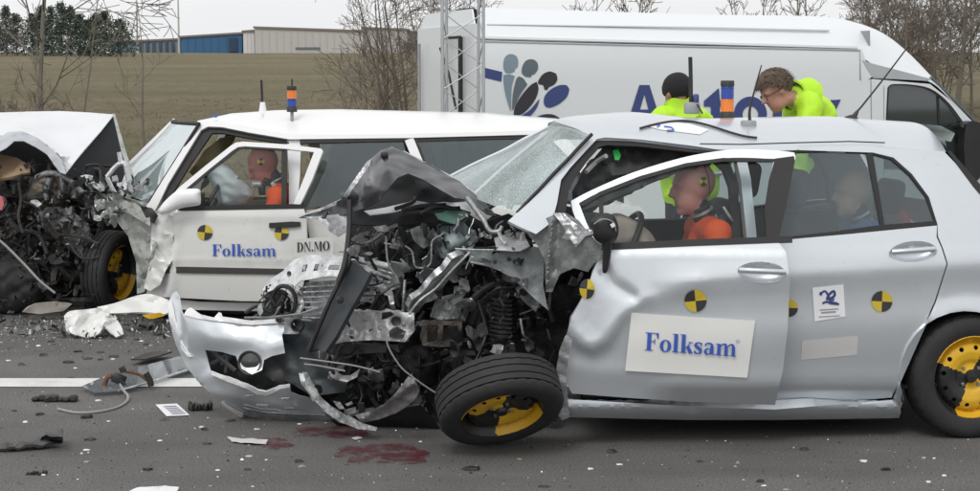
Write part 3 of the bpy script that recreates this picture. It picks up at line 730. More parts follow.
vinyl('letter', [(803, 100), (812, 100), (820, 120), (831, 100), (841, 99.5), (825, 131), (815, 131)], M['navy'], lt)
# ------------------------------------------------------------------ lattice mast
mb = G(463, 295, -.15); MD = 14.3
mp = D(463, 110, MD)
mast = thing('lattice_mast', (mp.x, MD, -.08), 'galvanised steel lattice mast standing before the rear doors of the white van', 'mast')
pr = D(484, 60, MD).x - D(443, 60, MD).x
ch = [Vector((mp.x - pr/2, MD, 0)), Vector((mp.x + pr/2, MD, 0)), Vector((mp.x + pr*.38, MD + pr*.82, 0)), Vector((mp.x-pr*.42, MD+pr*.8, 0))]
HT = 3.9; zb0 = -.08
for c in ch: tube('chord', [c + Vector((0, 0, zb0)), c + Vector((0, 0, HT))], .014, M['mast'], mast, 8, 1)
st = .21
for a_i, b_i in ((0, 1), (1, 2), (2, 3), (3, 0)):
    nseg = int((HT-zb0)/st)
    for i in range(nseg):
        a, b = (ch[a_i], ch[b_i]) if i % 2 == 0 else (ch[b_i], ch[a_i])
        tube('brace', [a + Vector((0, 0, zb0+i*st)), b + Vector((0, 0, zb0+(i+1)*st))], .005, M['mast'], mast, 5, 1)
box('base_plate', (mp.x, MD+pr*.4, -.09), (.6, .6, .03), M['mast'], mast)
# ------------------------------------------------------------------ lettering and markers
def R_(a, b, c, d): return [(a, b), (c, b), (c, d), (a, d)]
def el_(cx, cy, rx, ry, n=22): return [(cx+rx*math.cos(6.2832*i/n), cy+ry*math.sin(6.2832*i/n)) for i in range(n)]
def stroke_(pts, w):
    P = [Vector(p) for p in pts]; P = catmull(P, 5, False, 120); L = []; Rr = []
    for i, p in enumerate(P):
        t = (P[min(i+1, len(P)-1)]-P[max(0, i-1)]).normalized(); k = w(i/(len(P)-1)) if callable(w) else w; n = Vector((-t.y, t.x))*k*.5; L.append(tuple(p+n)); Rr.append(tuple(p-n))
    return L + Rr[::-1]
GL = {
 'F': (.68, [[R_(.09, 0, .28, 1)], [R_(0, 0, .38, .05)], [R_(0, .95, .62, 1)], [[(.62, 1), (.62, .68), (.575, .68), (.5, .95)]], [R_(.28, .49, .45, .54)], [R_(.42, .38, .465, .66)]]),
 'o': (.60, [[el_(.28, .32, .27, .345), el_(.28, .32, .105, .29)]]),
 'l': (.36, [[R_(.07, 0, .25, 1.03)], [R_(0, 0, .32, .05)], [R_(0, .98, .1, 1.03)]]),
 'k': (.64, [[R_(.07, 0, .25, 1.03)], [R_(0, 0, .32, .05)], [R_(0, .98, .1, 1.03)], [[(.25, .27), (.46, .6), (.52, .6), (.29, .23)]], [[(.3, .36), (.42, .44), (.62, 0), (.42, 0)]], [R_(.38, .58, .6, .63)]]),
 's': (.48, [[stroke_([(.38, .5), (.30, .61), (.15, .60), (.09, .47), (.2, .36), (.33, .24), (.31, .07), (.15, .03), (.05, .15)], lambda t: .07+.10*math.exp(-((t-.5)/.22)**2))], [R_(.35, .44, .39, .64)], [R_(.03, .0, .07, .2)]]),
 'a': (.56, [[R_(.3, .03, .46, .48)], [stroke_([(.06, .47), (.12, .6), (.28, .63), (.38, .55), (.385, .45)], lambda t: .07+.06*t)], [el_(.19, .17, .175, .19), el_(.215, .18, .07, .13)], [R_(.44, 0, .54, .06)]]),
 'm': (.98, [[R_(.07, 0, .23, .65)], [R_(0, 0, .3, .05)], [R_(0, .6, .1, .65)], [R_(.41, 0, .57, .5)], [R_(.35, 0, .63, .05)], [R_(.75, 0, .91, .5)], [R_(.69, 0, .97, .05)],
       [stroke_([(.22, .5), (.32, .62), (.44, .63), (.49, .48)], lambda t: .05+.1*t)], [stroke_([(.56, .5), (.66, .62), (.78, .63), (.83, .48)], lambda t: .05+.1*t)]]),
 'D': (.80, [[R_(.08, 0, .27, 1)], [R_(0, 0, .3, .05)], [R_(0, .95, .3, 1)], [[(.3, 1)]+[(.3+.44*math.cos(g), .5+.5*math.sin(g)) for g in [1.5708-3.1416*i/14 for i in range(15)]]+[(.3+.24*math.cos(g), .5+.45*math.sin(g)) for g in [-1.5708+3.1416*i/14 for i in range(15)]]]]),
 'N': (.86, [[R_(.1, 0, .15, 1)], [R_(.66, 0, .71, 1)], [[(.08, 1), (.28, 1), (.71, 0), (.6, 0)]], [R_(0, 0, .25, .05)], [R_(.56, .95, .81, 1)]]),
 '.': (.28, [[el_(.12, .09, .1, .1, 12)]]),
 'M': (1.02, [[R_(.1, 0, .15, 1)], [R_(.7, 0, .89, 1)], [[(.08, 1), (.28, 1), (.52, .2), (.45, .1)]], [[(.45, .1), (.5, .1), (.76, 1), (.7, 1)]], [R_(0, 0, .25, .05)], [R_(.62, 0, .97, .05)]]),
 'O': (.84, [[el_(.4, .5, .4, .52), el_(.4, .5, .19, .46)]]),
}
def word(name, text, p0, p1, cap, fn, m, parent, tilt=0.0):
    """letters laid along the baseline p0-p1 on the surface fn"""
    tot = sum(GL[c][0] for c in text); dx, dy = p1[0]-p0[0], p1[1]-p0[1]; x = 0; parts = []; k = 0
    for c in text:
        adv, shapes = GL[c]
        for loops in shapes:
            k += 1; pl = []
            for lp in loops: pl.append([(p0[0]+dx*(x+q[0])/tot + tilt*q[1], p0[1]+dy*(x+q[0])/tot - cap*q[1]) for q in lp])
            p2, tr = tri2d(pl, 3.0, 1)
            V = []
            for q in p2:
                p = fn(*q); V.append(p + (CP-p).normalized()*(.003+.00025*k))
            T = []
            for f in tr:
                n = (V[f[1]]-V[f[0]]).cross(V[f[2]]-V[f[0]]); T.append(f if n.dot(CP-V[f[0]]) > 0 else tuple(reversed(f)))
            parts.append((V, T))
        x += adv
    V, F = join(parts); return mk(name, V, F, m, parent, smooth=False)
def marker(c, r, fn, parent, rx=1.0, start=0.0, r_off=.004):
    """round quartered crash-test marker"""
    V = []; F = []; mi = []; n = 32
    cp = fn(*c); V.append(cp + (CP-cp).normalized()*r_off)
    for i in range(n):
        g = 6.2832*i/n + start; p = fn(c[0]+rx*r*math.cos(g), c[1]+r*math.sin(g)); V.append(p + (CP-p).normalized()*r_off)
    for i in range(n): F.append((0, 1+(i+1) % n, 1+i)); mi.append((i*4//n) % 2)
    return mk('target_marker', V, F, [M['tblack'], M['tyellow']], parent, mi=mi, smooth=False)

# ------------------------------------------------------------------ silver hatchback, front destroyed
S = Frame(G(955, 440), math.radians(8)); SW = 1.66
car = thing('hatchback_car', S.P(-1.2, .83, 0), 'silver hatchback with destroyed front, driver door ajar and blue lettering on a cream board', 'car')
def sprof(z):
    return .055*((.66-z)/.42)**2 if z < .9 else .022 + (z-.9)*.36 + .10*(z-.9)**2
ss = S.surf(sprof)
SM = (S, SW)
M['headl'] = mat('headlining', (.25, .25, .25), .9)
def archflare(x, y):
    r = math.hypot(x-966, y-377); return .018*math.exp(-((r-68)/7)**2)
def sbelt(x, y):   # shoulder crease along the flank
    yl = 271 - (x-830)*.06
    return .013*max(0, 1-abs(y-yl)/20)**1.2 - .008*math.exp(-((y-yl-34)/20)**2) + .010*math.exp(-((y-382)/12)**2) - .055*max(0, min(1, (y-386)/20))
# rear quarter with roof rail
arc = [(966+66*math.cos(g), 377+66*math.sin(g)) for g in [math.radians(a) for a in range(28, -209, -12)]]
quarter = [(797, 147.5), (867, 146), (911, 149.5), (944, 151.5), (958, 166), (975, 186), (1000, 215), (1040, 238), (1066, 262), (1078, 320), (1070, 388), (1046, 404)] + arc + [(900, 410), (893.5, 398), (915, 350), (936, 302), (948, 264), (943, 248), (938, 236), (937.5, 224), (929, 197), (912, 174), (893.5, 157.5), (873, 152.5), (797, 150)]
sheet('rear_quarter_panel', quarter, ss, M['silver'], car, th=.02, step=7, bump=lambda x, y: archflare(x, y)+sbelt(x, y)*(y > 200), mirror=SM)
rd = [(777, 240.5), (850, 234), (937, 225.5), (936.5, 237), (941.5, 248), (946.5, 264), (934.5, 301.5), (913.5, 349), (891.5, 397.5), (830, 403), (766, 406), (762, 330), (764, 260), (768, 242)]
def oval(px0, px1, py, dy, k=.97):
    cx, rx = (px0+px1)/2, (px1-px0)/2; return [(cx+k*rx*math.cos(6.283*i/24), py+dy*math.cos(6.283*i/24)+10.6*k*math.sin(6.283*i/24)) for i in range(24)]
rdo = sheet('rear_door', [rd, oval(889.5, 937, 252, -1.5)], ss, M['silver'], car, th=.025, step=7, bump=sbelt, mirror=SM)
wg = [(797, 152), (832, 151.2), (867, 153), (880.5, 225), (830, 232), (771, 238.5), (775, 215), (784, 185)]
qg = [(873, 154.2), (891, 159), (909.5, 175), (926, 196.5), (934.7, 221), (884.5, 224.6)]
fr_out = [(798, 149.3), (835, 148.7), (868, 150), (893.5, 156), (912.5, 173), (929.5, 196), (938.3, 224.5), (850, 234.6), (776, 241.5), (768, 241.5), (776, 200), (785, 165)]
sheet('window_frame', [fr_out, wg, qg], S.surf(sprof, .004), M['seal'], car, th=.02, step=7, mirror=SM)
sheet('rear_side_window', wg, S.surf(sprof, .012), M['glassr'], car, th=.004, step=14, mirror=SM)
sheet('quarter_window', qg, S.surf(sprof, .012), M['glassr'], car, th=.004, step=14, mirror=SM)
def handle(px0, px1, py, dy, fn, parent):
    cx = (px0+px1)/2; rx = (px1-px0)/2
    sheet('handle_recess', [(cx+rx*math.cos(6.283*i/24), py+dy*(math.cos(6.283*i/24))+11*math.sin(6.283*i/24)) for i in range(24)], lambda x, y: fn(x, y) + (CP-fn(x, y)).normalized()*.004, M['silver'], parent, th=.004, step=4,
          bump=lambda x, y: .004-.040*max(0, 1-((x-cx)/rx)**2-((y-py-dy*(x-cx)/rx)/11)**2)**.7)
    a = [fn(px0+3+(px1-px0-6)*i/5, py-1.5+dy*(2*i/5-1)) for i in range(6)]
    a = [p + (CP-p).normalized()*(.012+.022*math.sin(math.pi*min(1, max(0, i/5)))**.6) for i, p in enumerate(a)]
    o = tube('door_handle', a, .013, M['silver'], parent, 10, 4)
    lathe('key_lock', [(0, .006), (.008, .005), (.009, -.01)], fn(px1-5, py+dy) + (CP-fn(px1-5, py+dy)).normalized()*.02, axes(-S.W), M['alloy'], parent, 12, cap=False)
handle(889.5, 937, 252, -1.5, ss, rdo)
# sill
sheet('sill', [(564, 399), (692, 406.5), (775, 409.5), (892, 400), (901, 412), (899, 418), (775, 420), (690, 420), (563, 417)], S.surf(lambda z: .055), M['silver'], car, th=.05, step=3.5, bump=lambda x, y: .004*math.exp(-((y-(405+2*math.exp(-((x-692)/8)**2)))/2.5)**2) - .09*max(0, (y-407)/12)**1.3 - .02*math.exp(-((x-693)/6)**2)*math.exp(-((y-408)/4)**2), mirror=SM)
sheet('underbody', [(600, 408), (895, 410), (895, 420), (600, 418)], S.surf(lambda z: .35), M['blackm'], car, th=.8, step=20)
# inner shell behind the door gaps
sheet('inner_body_side', [(600, 246), (775, 241), (938, 228), (940, 300), (890, 400), (770, 407), (580, 402)], S.surf(sprof, .11), M['dark'], car, th=.02, step=18, mirror=SM)
# front door, swung ajar round its front edge; buckled at the front
def dopen(px): return max(0, (px-575)/220)*-.17
def fdoor(off=0.0):
    def f(px, py):
        w = 0
        for _ in range(4):
            p = S.at(px, py, w + off + dopen(px)); w = sprof(p.z)
        return S.at(px, py, w + off + dopen(px))
    return f
def segd(x, y, a, b):
    ax, ay = a; bx, by = b; t = max(0, min(1, ((x-ax)*(bx-ax)+(y-ay)*(by-ay))/((bx-ax)**2+(by-ay)**2))); return math.hypot(x-ax-t*(bx-ax), y-ay-t*(by-ay)), t
def fold(path, wd, amp):
    def f(x, y):
        d = min(segd(x, y, path[i], path[i+1])[0] for i in range(len(path)-1)); return amp*math.exp(-(d/wd)**2)
    return f
lip = [(564, 316), (570, 334), (581, 347), (593, 351), (607, 343), (622, 321), (640, 303), (664, 296)]
def lipf(x, y):
    best = None
    for i in range(len(lip)-1):
        d, t = segd(x, y, lip[i], lip[i+1])
        if best is None or d < best[0]:
            (ax, ay), (bx, by) = lip[i], lip[i+1]; best = (d, (bx-ax)*(y-ay)-(by-ay)*(x-ax), (i+t)/(len(lip)-1))
    d, side, q = best; a = math.sin(math.pi*min(1, .12+q*.92))**.8
    if side < 0: return .040*a*math.exp(-d/18)*min(1, .5+d/12)
    return (.052*math.exp(-d/5) - .032*math.exp(-d/14))*a
folds = [lipf, fold([(598, 262), (612, 284), (634, 298)], 6, -.014), fold([(640, 303), (672, 292), (700, 284)], 9, .006), fold([(572, 366), (600, 372), (640, 374)], 10, .006)]
def dent(x, y): return sum(f(x, y) for f in folds)
fd = [(599, 250), (640, 247.5), (700, 244.5), (778, 241.5), (786, 252), (790, 280), (787.5, 330), (783, 370), (775, 405), (735, 403.5), (692, 402), (630, 398), (572, 393.5), (565, 380), (561, 352), (566, 336), (572, 316), (581, 300), (590, 280), (597, 262)]
fdo = sheet('front_door', [fd, oval(737, 787, 272.5, 1.0)], fdoor(), M['silver'], car, th=.03, step=4.5, bump=lambda x, y: dent(x, y) + sbelt(x, y)*min(1, max(0, (x-640)/40)), sharp=50)
frame_o = [(571, 201), (592, 190), (633, 172.5), (681, 158), (717, 151.2), (741.5, 149.2), (778, 150.6), (794, 152.5), (795.5, 158), (786, 205), (778, 241), (745, 242), (640, 247), (600, 249), (590, 240), (575, 217)]
frame_i = [(579, 203), (600, 192), (640, 176.5), (686, 163.5), (723, 158.3), (750, 157.8), (774, 159.3), (770, 178), (766, 205), (768, 237), (690, 241), (620, 244), (603, 244), (590, 230)]
sheet('door_window_frame', [frame_o, frame_i], fdoor(.006), M['silver'], fdo, th=.03, step=6, smooth=3)
sheet('belt_seal', [(603, 243.5), (690, 239.5), (792, 236), (792.5, 242), (690, 246), (604, 250)], fdoor(-.004), M['seal'], fdo, th=.014, step=10)
sheet('b_pillar_cover', [(775, 158.5), (794, 156), (795, 161), (786.5, 205), (778.5, 240), (767, 240.5), (765, 207), (769, 180)], fdoor(.000), M['seal'], fdo, th=.02, step=8)
strip('b_pillar_trim', [(716, 156), (727, 166), (734, 185), (737, 240)], 8, S.surf(sprof, .16), M['seal'], car, th=.04)
sheet('upper_glass_seal', [(579, 204), (600, 191.5), (640, 176), (686, 163), (723, 157.8), (775, 158.8), (775, 161.5), (723, 161.3), (686, 166.5), (640, 180), (602, 195), (583, 206)], fdoor(.003), M['seal'], fdo, th=.012, step=6)
sheet('front_door_window', frame_i, fdoor(.02), M['glass'], fdo, th=.004, step=16, smooth=2)
strip('quarter_post', [(601, 193), (602, 243)], 4.5, fdoor(.01), M['seal'], fdo)
handle(737, 787, 272.5, 1.0, fdoor(), fdo)
sheet('inner_door_skin', [(605, 250), (778, 246), (782, 330), (770, 402), (580, 392), (585, 340)], fdoor(.07), M['dark'], fdo, th=.02, step=18)
sheet('torn_door_edge', [(566, 334), (572, 338), (569, 352), (566, 372), (567, 392), (569, 416), (562, 419), (556, 412), (558, 390), (556, 372), (559, 350)], lambda x, y: fdoor()(x, y) + Vector((0, -.03, 0)), M['silver_torn'], fdo, th=.004, step=2.6, crump=(.014, 11), seed=4)
# cream sign board with word
sg = [(631.4, 313), (755, 320.5), (747, 377.5), (625, 370.5)]
board = sheet('sign_board', sg, lambda x, y: fdoor(-.006)(x, y) + Vector((0, -.006, 0)), M['cream'], fdo, th=.003, step=9, bump=lambda x, y: dent(x, y)*.4 + sbelt(x, y))
def bfn(x, y):
    p = fdoor(-.006)(x, y) + Vector((0, -.007, 0)); return p + (CP-p).normalized()*(dent(x, y)*.4 + sbelt(x, y))
word('lettering', 'Folksam', (644.6, 350), (736, 356.5), 18.0, bfn, M['blue'], car, tilt=1.0)
mk('registered_mark', *lathe('', [(.006, 0), (.0075, 0), (.0075, .001), (.006, .001)], bfn(737.5, 341) + Vector((0, -.004, 0)), axes((0, -1, 0)), None, build=False, seg=14, closed=True), M['blue'], car)
dfn = lambda x, y: (lambda p: p + (CP-p).normalized()*(dent(x, y)+sbelt(x, y)))(fdoor(-.003)(x, y))
marker((695.5, 301), 11, dfn, fdo, start=-.1)
marker((587, 289), 10, dfn, fdo, .75, start=.1)
marker((882, 301.5), 10.5, lambda x, y: (lambda p: p + (CP-p).normalized()*sbelt(x, y))(ss(x, y)), rdo, start=.05)
marker((789, 308), 9, ss, rdo)
stk = sheet('sticker', [(812.5, 288), (843.5, 284.5), (845.5, 316.5), (814.5, 321.5)], S.surf(sprof, -.004), M['paper'], rdo, th=.001, step=8, bump=sbelt)
sfn = lambda x, y: (lambda p: p + (CP-p).normalized()*(sbelt(x, y)+.0025))(S.surf(sprof, -.004)(x, y))
def prints(name, shapes, m, parent, fn):
    parts = []
    for k, lp in enumerate(shapes):
        p2, tr = tri2d([lp], 2.2, 1); V = [(lambda p: p + (CP-p).normalized()*(.0003*k))(fn(*q)) for q in p2]
        parts.append((V, [f if (V[f[1]]-V[f[0]]).cross(V[f[2]]-V[f[0]]).dot(CP-V[f[0]]) > 0 else tuple(reversed(f)) for f in tr]))
    V, F = join(parts); return mk(name, V, F, m, parent, smooth=False)
def c_(l): return [(690+x/2.453, 230+y/2.453) for x, y in l]
prints('print', [c_(stroke_([(318, 158), (330, 150), (338, 158), (345, 175), (362, 180)], 5)), c_(stroke_([(336, 172), (340, 160), (352, 150), (355, 160), (345, 168)], 6)), c_(stroke_([(325, 180), (336, 176), (346, 180), (366, 182)], 5)), c_(stroke_([(342, 166), (352, 172), (350, 162)], 5)), c_(stroke_([(320, 160), (322, 156), (318, 154)], 5))], M['navy'], car, sfn)
prints('print', [c_([(318, 195), (364, 192), (364, 194.5), (318, 197.5)]), c_([(322, 201), (358, 198.5), (358, 202), (322, 204.5)]), c_([(316, 212), (368, 209), (368, 211), (316, 214)])], M['inkg'], car, sfn)
sheet('tape_patch', [(802, 341), (858, 336), (857, 355), (801, 360)], S.surf(sprof, -.002), mat('faded_pink_tape', (.60, .585, .575), .5, .2), rdo, th=.0008, step=8, bump=sbelt)
# A pillar, roof rail, aperture seal
sheet('a_pillar', [(508, 221), (516, 214), (545, 182), (572, 155.5), (589, 139.5), (597, 132.5), (640, 135.5), (690, 141), (717, 144), (760, 145.5), (799, 144), (799, 150), (760, 151.5), (717, 149.5), (690, 145.5), (640, 139.5), (605, 137.5), (597, 139), (586, 150.5), (570, 168), (561, 180), (557, 203), (552, 222), (536, 234), (518, 226)], S.surf(sprof, .0), M['silver'], car, th=.03, step=5, mirror=SM)
sheet('aperture_seal', [(597, 139.5), (605, 138), (640, 140), (690, 146), (735, 150.5), (735, 155), (690, 152), (640, 146.5), (607, 145), (599, 147), (590, 157), (576, 176), (569, 190), (566, 210), (562, 232), (555, 230), (556.5, 205), (560.5, 181), (569.5, 169), (585.5, 151.5)], S.surf(sprof, .02), M['seal'], car, th=.03, step=5, mirror=SM)
sheet('curtain_airbag', [(604, 146), (640, 148), (700, 154), (735, 157), (690, 168), (640, 188), (600, 204), (574, 214), (572, 192), (584, 170)], S.surf(sprof, .13), M['blackm'], car, th=.03, step=5, crump=(.04, 12), seed=8)
tube('curtain_edge', [S.at(586, 172, .22), S.at(596, 162, .26), S.at(606, 156, .2)], .012, M['grey'], car, 6, 3)
sheet('green_tag', [(613, 150.5), (618, 149), (621, 155), (619, 160), (615, 160)], S.surf(sprof, .08), M['green'], car, th=.01, step=3)
strip('inner_b_pillar', [(740, 152), (746, 180), (752, 240), (752, 300)], 10, S.surf(sprof, .05), M['silver'], car, th=.05)
# roof
nr = catmull([(593, 135.5), (640, 138), (690, 143.5), (740, 148), (793, 147), (867, 145.5), (911, 148.5), (946, 151)], 6, False)
V = []; F = []; NT = 25
for i, q in enumerate(nr):
    p = ss(q.x, q.y); u, w, z = S.loc(p); f_ = i/(len(nr)-1)
    for k in range(NT):
        t = k/(NT-1); e = abs(2*t-1); bow = (1-e**2)
        cr = (.05+.078*min(1, f_/.22)**.7)*(1-e**2.3)
        if f_ > .9: cr *= 1
        fx = -.07*bow*max(0, 1-f_*4) + .05*bow*max(0, f_*5-4)
        wav = .010*noise.noise(Vector((u*3, t*5, 2)))*max(0, 1-f_*1.6)
        V.append(S.P(u+fx, w+(SW-2*w)*t, z + cr - .004 + wav))
for i in range(len(nr)-1):
    for k in range(NT-1): F.append((i*NT+k, (i+1)*NT+k, (i+1)*NT+k+1, i*NT+k+1))
V2, F2 = thicken(V, [t for f in F for t in ((f[0], f[1], f[2]), (f[0], f[2], f[3]))], .02, Vector((2, 8, 30)))
mk('roof', V2, F2, M['silver'], car, sharp=45)
roof_bvh = BVHTree.FromPolygons(V2, F2)
u1, w1, z1 = S.loc(ss(945, 151)); 
# tailgate glass, tailgate, rear bumper (mostly outside the frame)
def sec(uz, m, name, crown=.03):
    V = []; F = []
    for (u, z, w) in uz:
        for k in range(9):
            t = k/8; V.append(S.P(u+crown*(1-(2*t-1)**2), w+(SW-2*w)*t, z))
    for i in range(len(uz)-1):
        for k in range(8): F.append((i*9+k, i*9+k+1, (i+1)*9+k+1, (i+1)*9+k))
    return mk(name, V, F, m, car)
ug = S.loc(ss(1000, 215)); ue = S.loc(ss(1066, 262)); uz_ = S.loc(ss(1072, 385))
sec([(u1+.02, z1+.115, .3), (u1+.09, z1+.08, .3), (u1+.07, z1+.04, .3)], M['silver'], 'rear_spoiler', .06)
sec([(u1+.0, z1+.06, .22), (u1+.02, z1+.0, .21), (ug[0]+.0, ug[2], .12)], M['glassd'], 'tailgate_window', .05)
sec([(ug[0], ug[2], .12), (ue[0]-.02, ue[2]-.02, .06), (ue[0]+.0, .62, .04)], M['silver'], 'tailgate', .06)
sec([(ue[0]+.0, .62, .04), (ue[0]+.06, .5, .03), (uz_[0]+.02, .25, .05)], M['silver'], 'rear_bumper', .06)
sheet('tailgate_seal', [(947, 151), (951, 151), (979, 183), (1001, 212), (999, 216), (974, 187)], S.surf(sprof, -.004), M['seal'], car, th=.02, step=8)
sheet('tail_lamp', [(985, 200), (1000, 216), (1040, 240), (1048, 275), (1030, 262), (1000, 235)], S.surf(sprof, -.006), mat('red_lamp_lens', (.4, .02, .02), .2, coat=.5), car, th=.03, step=9, mirror=SM)
# rear wheel
rc = S.at(966, 377, .10); rc.z = .293
wheel('wheel', rc, -S.W, .293, .19, car, M['yellow'], spin=2.75-1.5708*1.5)
rc2 = S.mirror(rc, SW); wheel('wheel', rc2, S.W, .293, .19, car, M['yellow'])
ua_ = S.loc(rc)[0]
V, F = lathe('', [(.345, .0), (.345, .34), (.0, .34)], S.P(ua_, .06, .30), axes(S.W), None, build=False, seg=32, cap=False); V3 = [v for v in V]
mk('wheel_arch_liner', V, [f for f in F if all(V[i].z > .12 for i in f)], M['blackm'], car)
# windscreen: crazed laminated glass, sagging
def shatter():
    m = bpy.data.materials.new('crazed_windscreen'); m.use_nodes = True; nt = m.node_tree; nd = nt.nodes; ln = nt.links; b = nd['Principled BSDF']
    tc = nd.new('ShaderNodeTexCoord'); v = nd.new('ShaderNodeTexVoronoi'); v.feature = 'DISTANCE_TO_EDGE'; v.inputs['Scale'].default_value = 85; ln.new(tc.outputs['Object'], v.inputs['Vector'])
    r = nd.new('ShaderNodeMapRange'); r.inputs[1].default_value = .0; r.inputs[2].default_value = .09; r.inputs[3].default_value = 1; r.inputs[4].default_value = 0; ln.new(v.outputs['Distance'], r.inputs[0])
    n = nd.new('ShaderNodeTexNoise'); n.inputs['Scale'].default_value = 3; n.inputs['Detail'].default_value = 6; ln.new(tc.outputs['Object'], n.inputs['Vector'])
    a = nd.new('ShaderNodeMapRange'); a.inputs[1].default_value = .3; a.inputs[2].default_value = .7; a.inputs[3].default_value = .32; a.inputs[4].default_value = .72; ln.new(n.outputs['Fac'], a.inputs[0])
    ad = nd.new('ShaderNodeMath'); ad.operation = 'MULTIPLY_ADD'; ad.use_clamp = True; ad.inputs[1].default_value = .22; ln.new(r.outputs[0], ad.inputs[0]); ln.new(a.outputs[0], ad.inputs[2]); ln.new(ad.outputs[0], b.inputs['Alpha'])
    mx = nd.new('ShaderNodeMix'); mx.data_type = 'RGBA'; mx.inputs[6].default_value = (.42, .53, .52, 1); mx.inputs[7].default_value = (.74, .83, .81, 1); ln.new(r.outputs[0], mx.inputs['Factor']); ln.new(mx.outputs[2], b.inputs['Base Color'])
    b.inputs['Roughness'].default_value = .22; b.inputs['Coat Weight'].default_value = .3
    bp = nd.new('ShaderNodeBump'); bp.inputs['Strength'].default_value = .6; bp.inputs['Distance'].default_value = .004; ln.new(v.outputs['Distance'], bp.inputs['Height']); ln.new(bp.outputs[0], b.inputs['Normal'])
    return m
M['shatter'] = shatter()
nb, nt_, ft, fb = S.at(517, 213, .10), S.at(592, 134, .20), S.at(554, 125, 1.40), S.at(449, 177.5, 1.50)
def wsurf(n1=14, n2=20, off=0.0):
    V = []; F = []
    for i in range(n1+1):
        for j in range(n2+1):
            s, t = i/n1, j/n2
            p = (nb*(1-s)+nt_*s)*(1-t) + (fb*(1-s)+ft*s)*t
            p = p + S.U*(-.07*4*t*(1-t)) + Vector((0, 0, .02*4*t*(1-t)))*s
            p = p + S.U*(.014*noise.noise(Vector((s*3, t*4, 1)))*2*s*(1-s)*2) + S.U*off
            V.append(p)
    for i in range(n1):
        for j in range(n2):
            a = i*(n2+1)+j; F.append((a, a+1, a+n2+2, a+n2+1))
    return V, F
V, F = wsurf(); mk('windscreen', V, F, M['shatter'], car)
tube('windscreen_seal', [V[i*21] for i in range(15)], .009, M['seal'], car, 6, 1)
tube('windscreen_seal', [V[i*21+20] for i in range(15)], .012, M['silver'], car, 6, 1)
tube('wiper', [S.at(489, 208, .5), S.at(505, 194, .52), S.at(506, 193, .52)], .008, M['black'], car, 6, 1)
tube('wiper_blade', [S.at(487, 204, .56), S.at(497, 200, .56), S.at(506, 194, .56)], .007, M['black'], car, 6, 2)
# interior
quad('floor_pan', [S.P(-1.75, .1, .25), S.P(.35, .1, .25), S.P(.35, SW-.1, .25), S.P(-1.75, SW-.1, .25)], M['dark'], car)
quad('dashboard', [S.at(545, 228, .2), S.at(545, 228, 1.45), S.at(600, 236, 1.45), S.at(600, 236, .2)], M['dark'], car, .12)
def seat(u, w, z=.42, h=.62, wd=.48, parent=car, fr=S, m=None, head=True, tilt=.28):
    Rz = rot(0, 0, math.atan2(fr.U.y, fr.U.x)); m = m or M['fabric']
    parts = [box_mesh(fr.P(u, w, z), (.52, wd, .16), Rz @ rot(0, .1, 0), .06, 3), box_mesh(fr.P(u+.30+h*.5*math.sin(tilt), w, z+.02+h*.5), (.15, wd, h), Rz @ rot(0, tilt, 0), .06, 3)]
    if head: parts.append(box_mesh(fr.P(u+.34+(h+.12)*math.sin(tilt), w, z+h+.12), (.09, .26, .19), Rz @ rot(0, tilt*.6, 0), .04, 3))
    return mk('seat', *join(parts), m, parent)
uS = S.loc(S.at(700, 240, .42))[0]
seat(uS-.08, .44); seat(uS-.08, 1.22)
uR = S.loc(S.at(870, 240, .42))[0]
seat(uR-.10, .42, .44, .5, .5, head=False); seat(uR-.10, .83, .44, .5, .34, head=False); seat(uR-.1, 1.24, .44, .5, .5)
p = S.at(622, 246, .42); tube('steering_wheel', [p + S.W*(.18*math.cos(g)) + Vector((.18*.45*math.sin(g), 0, .18*.85*math.sin(g))) for g in [6.283*i/14 for i in range(14)]], .015, M['black'], car, 8, 2, True)
# airbag, half deflated
def cushion(name, loop, fn, m, parent, fat, seed, step=4, crump=(.012, 14), back=.05):
    P = [(p.x, p.y) for p in catmull(loop, 4)]; p2, tr = tri2d([P], step, seed); L = resample(P, step)
    A = np.array(L); V = []; mx = 0; ds = []
    for q in p2: ds.append(float(np.sqrt(((A-np.array(q))**2).sum(1)).min()))
    mx = max(ds)
    for q, d in zip(p2, ds):
        p = fn(*q); f = (1-(1-min(1, d/mx))**2)**.5; V.append(p + (CP-p).normalized()*(fat*f + crump[0]*crease(p, crump[1], seed)*min(1, d/6)))
    V2, F2 = thicken(V, tr, back); return mk(name, V2, F2, m, parent, sharp=60)
cushion('driver_airbag', [(607, 216), (618, 213), (634, 220), (650, 232), (657, 245), (655, 254), (612, 254), (604, 240)], lambda x, y: S.at(x, y, .38), M['airbag'], car, .12, 3)
# door mirror, broken loose
cushion('door_mirror', [(591, 222), (597, 215), (607, 213), (615, 217), (618.5, 228), (617, 238), (610, 244), (600, 243), (593, 236)], lambda x, y: S.at(x, y, -.05), M['black'], car, .05, 5, 2.4, (.0, 10), .07)
tube('mirror_arm', [S.at(607, 238, -.06), S.at(607, 252, -.05), S.at(605, 270, -.04), S.at(604, 273, -.04)], lambda t: .026*(1-.75*t), M['black'], car, 8, 4)
tube('mirror_arm', [S.at(572, 240, .04), S.at(585, 234, .0), S.at(600, 230, -.05)], .018, M['blackm'], car, 8, 3)
sheet('mirror_glint', [(610, 224.5), (614, 222.5), (615.5, 226), (612, 228)], lambda x, y: S.at(x, y, -.108), M['paper'], car, th=.002, step=2)
tube('mirror_seam', [S.at(594, 224, -.10), S.at(603, 219, -.112), S.at(613, 222, -.10), S.at(616, 231, -.09)], .003, M['grey'], car, 6, 3)
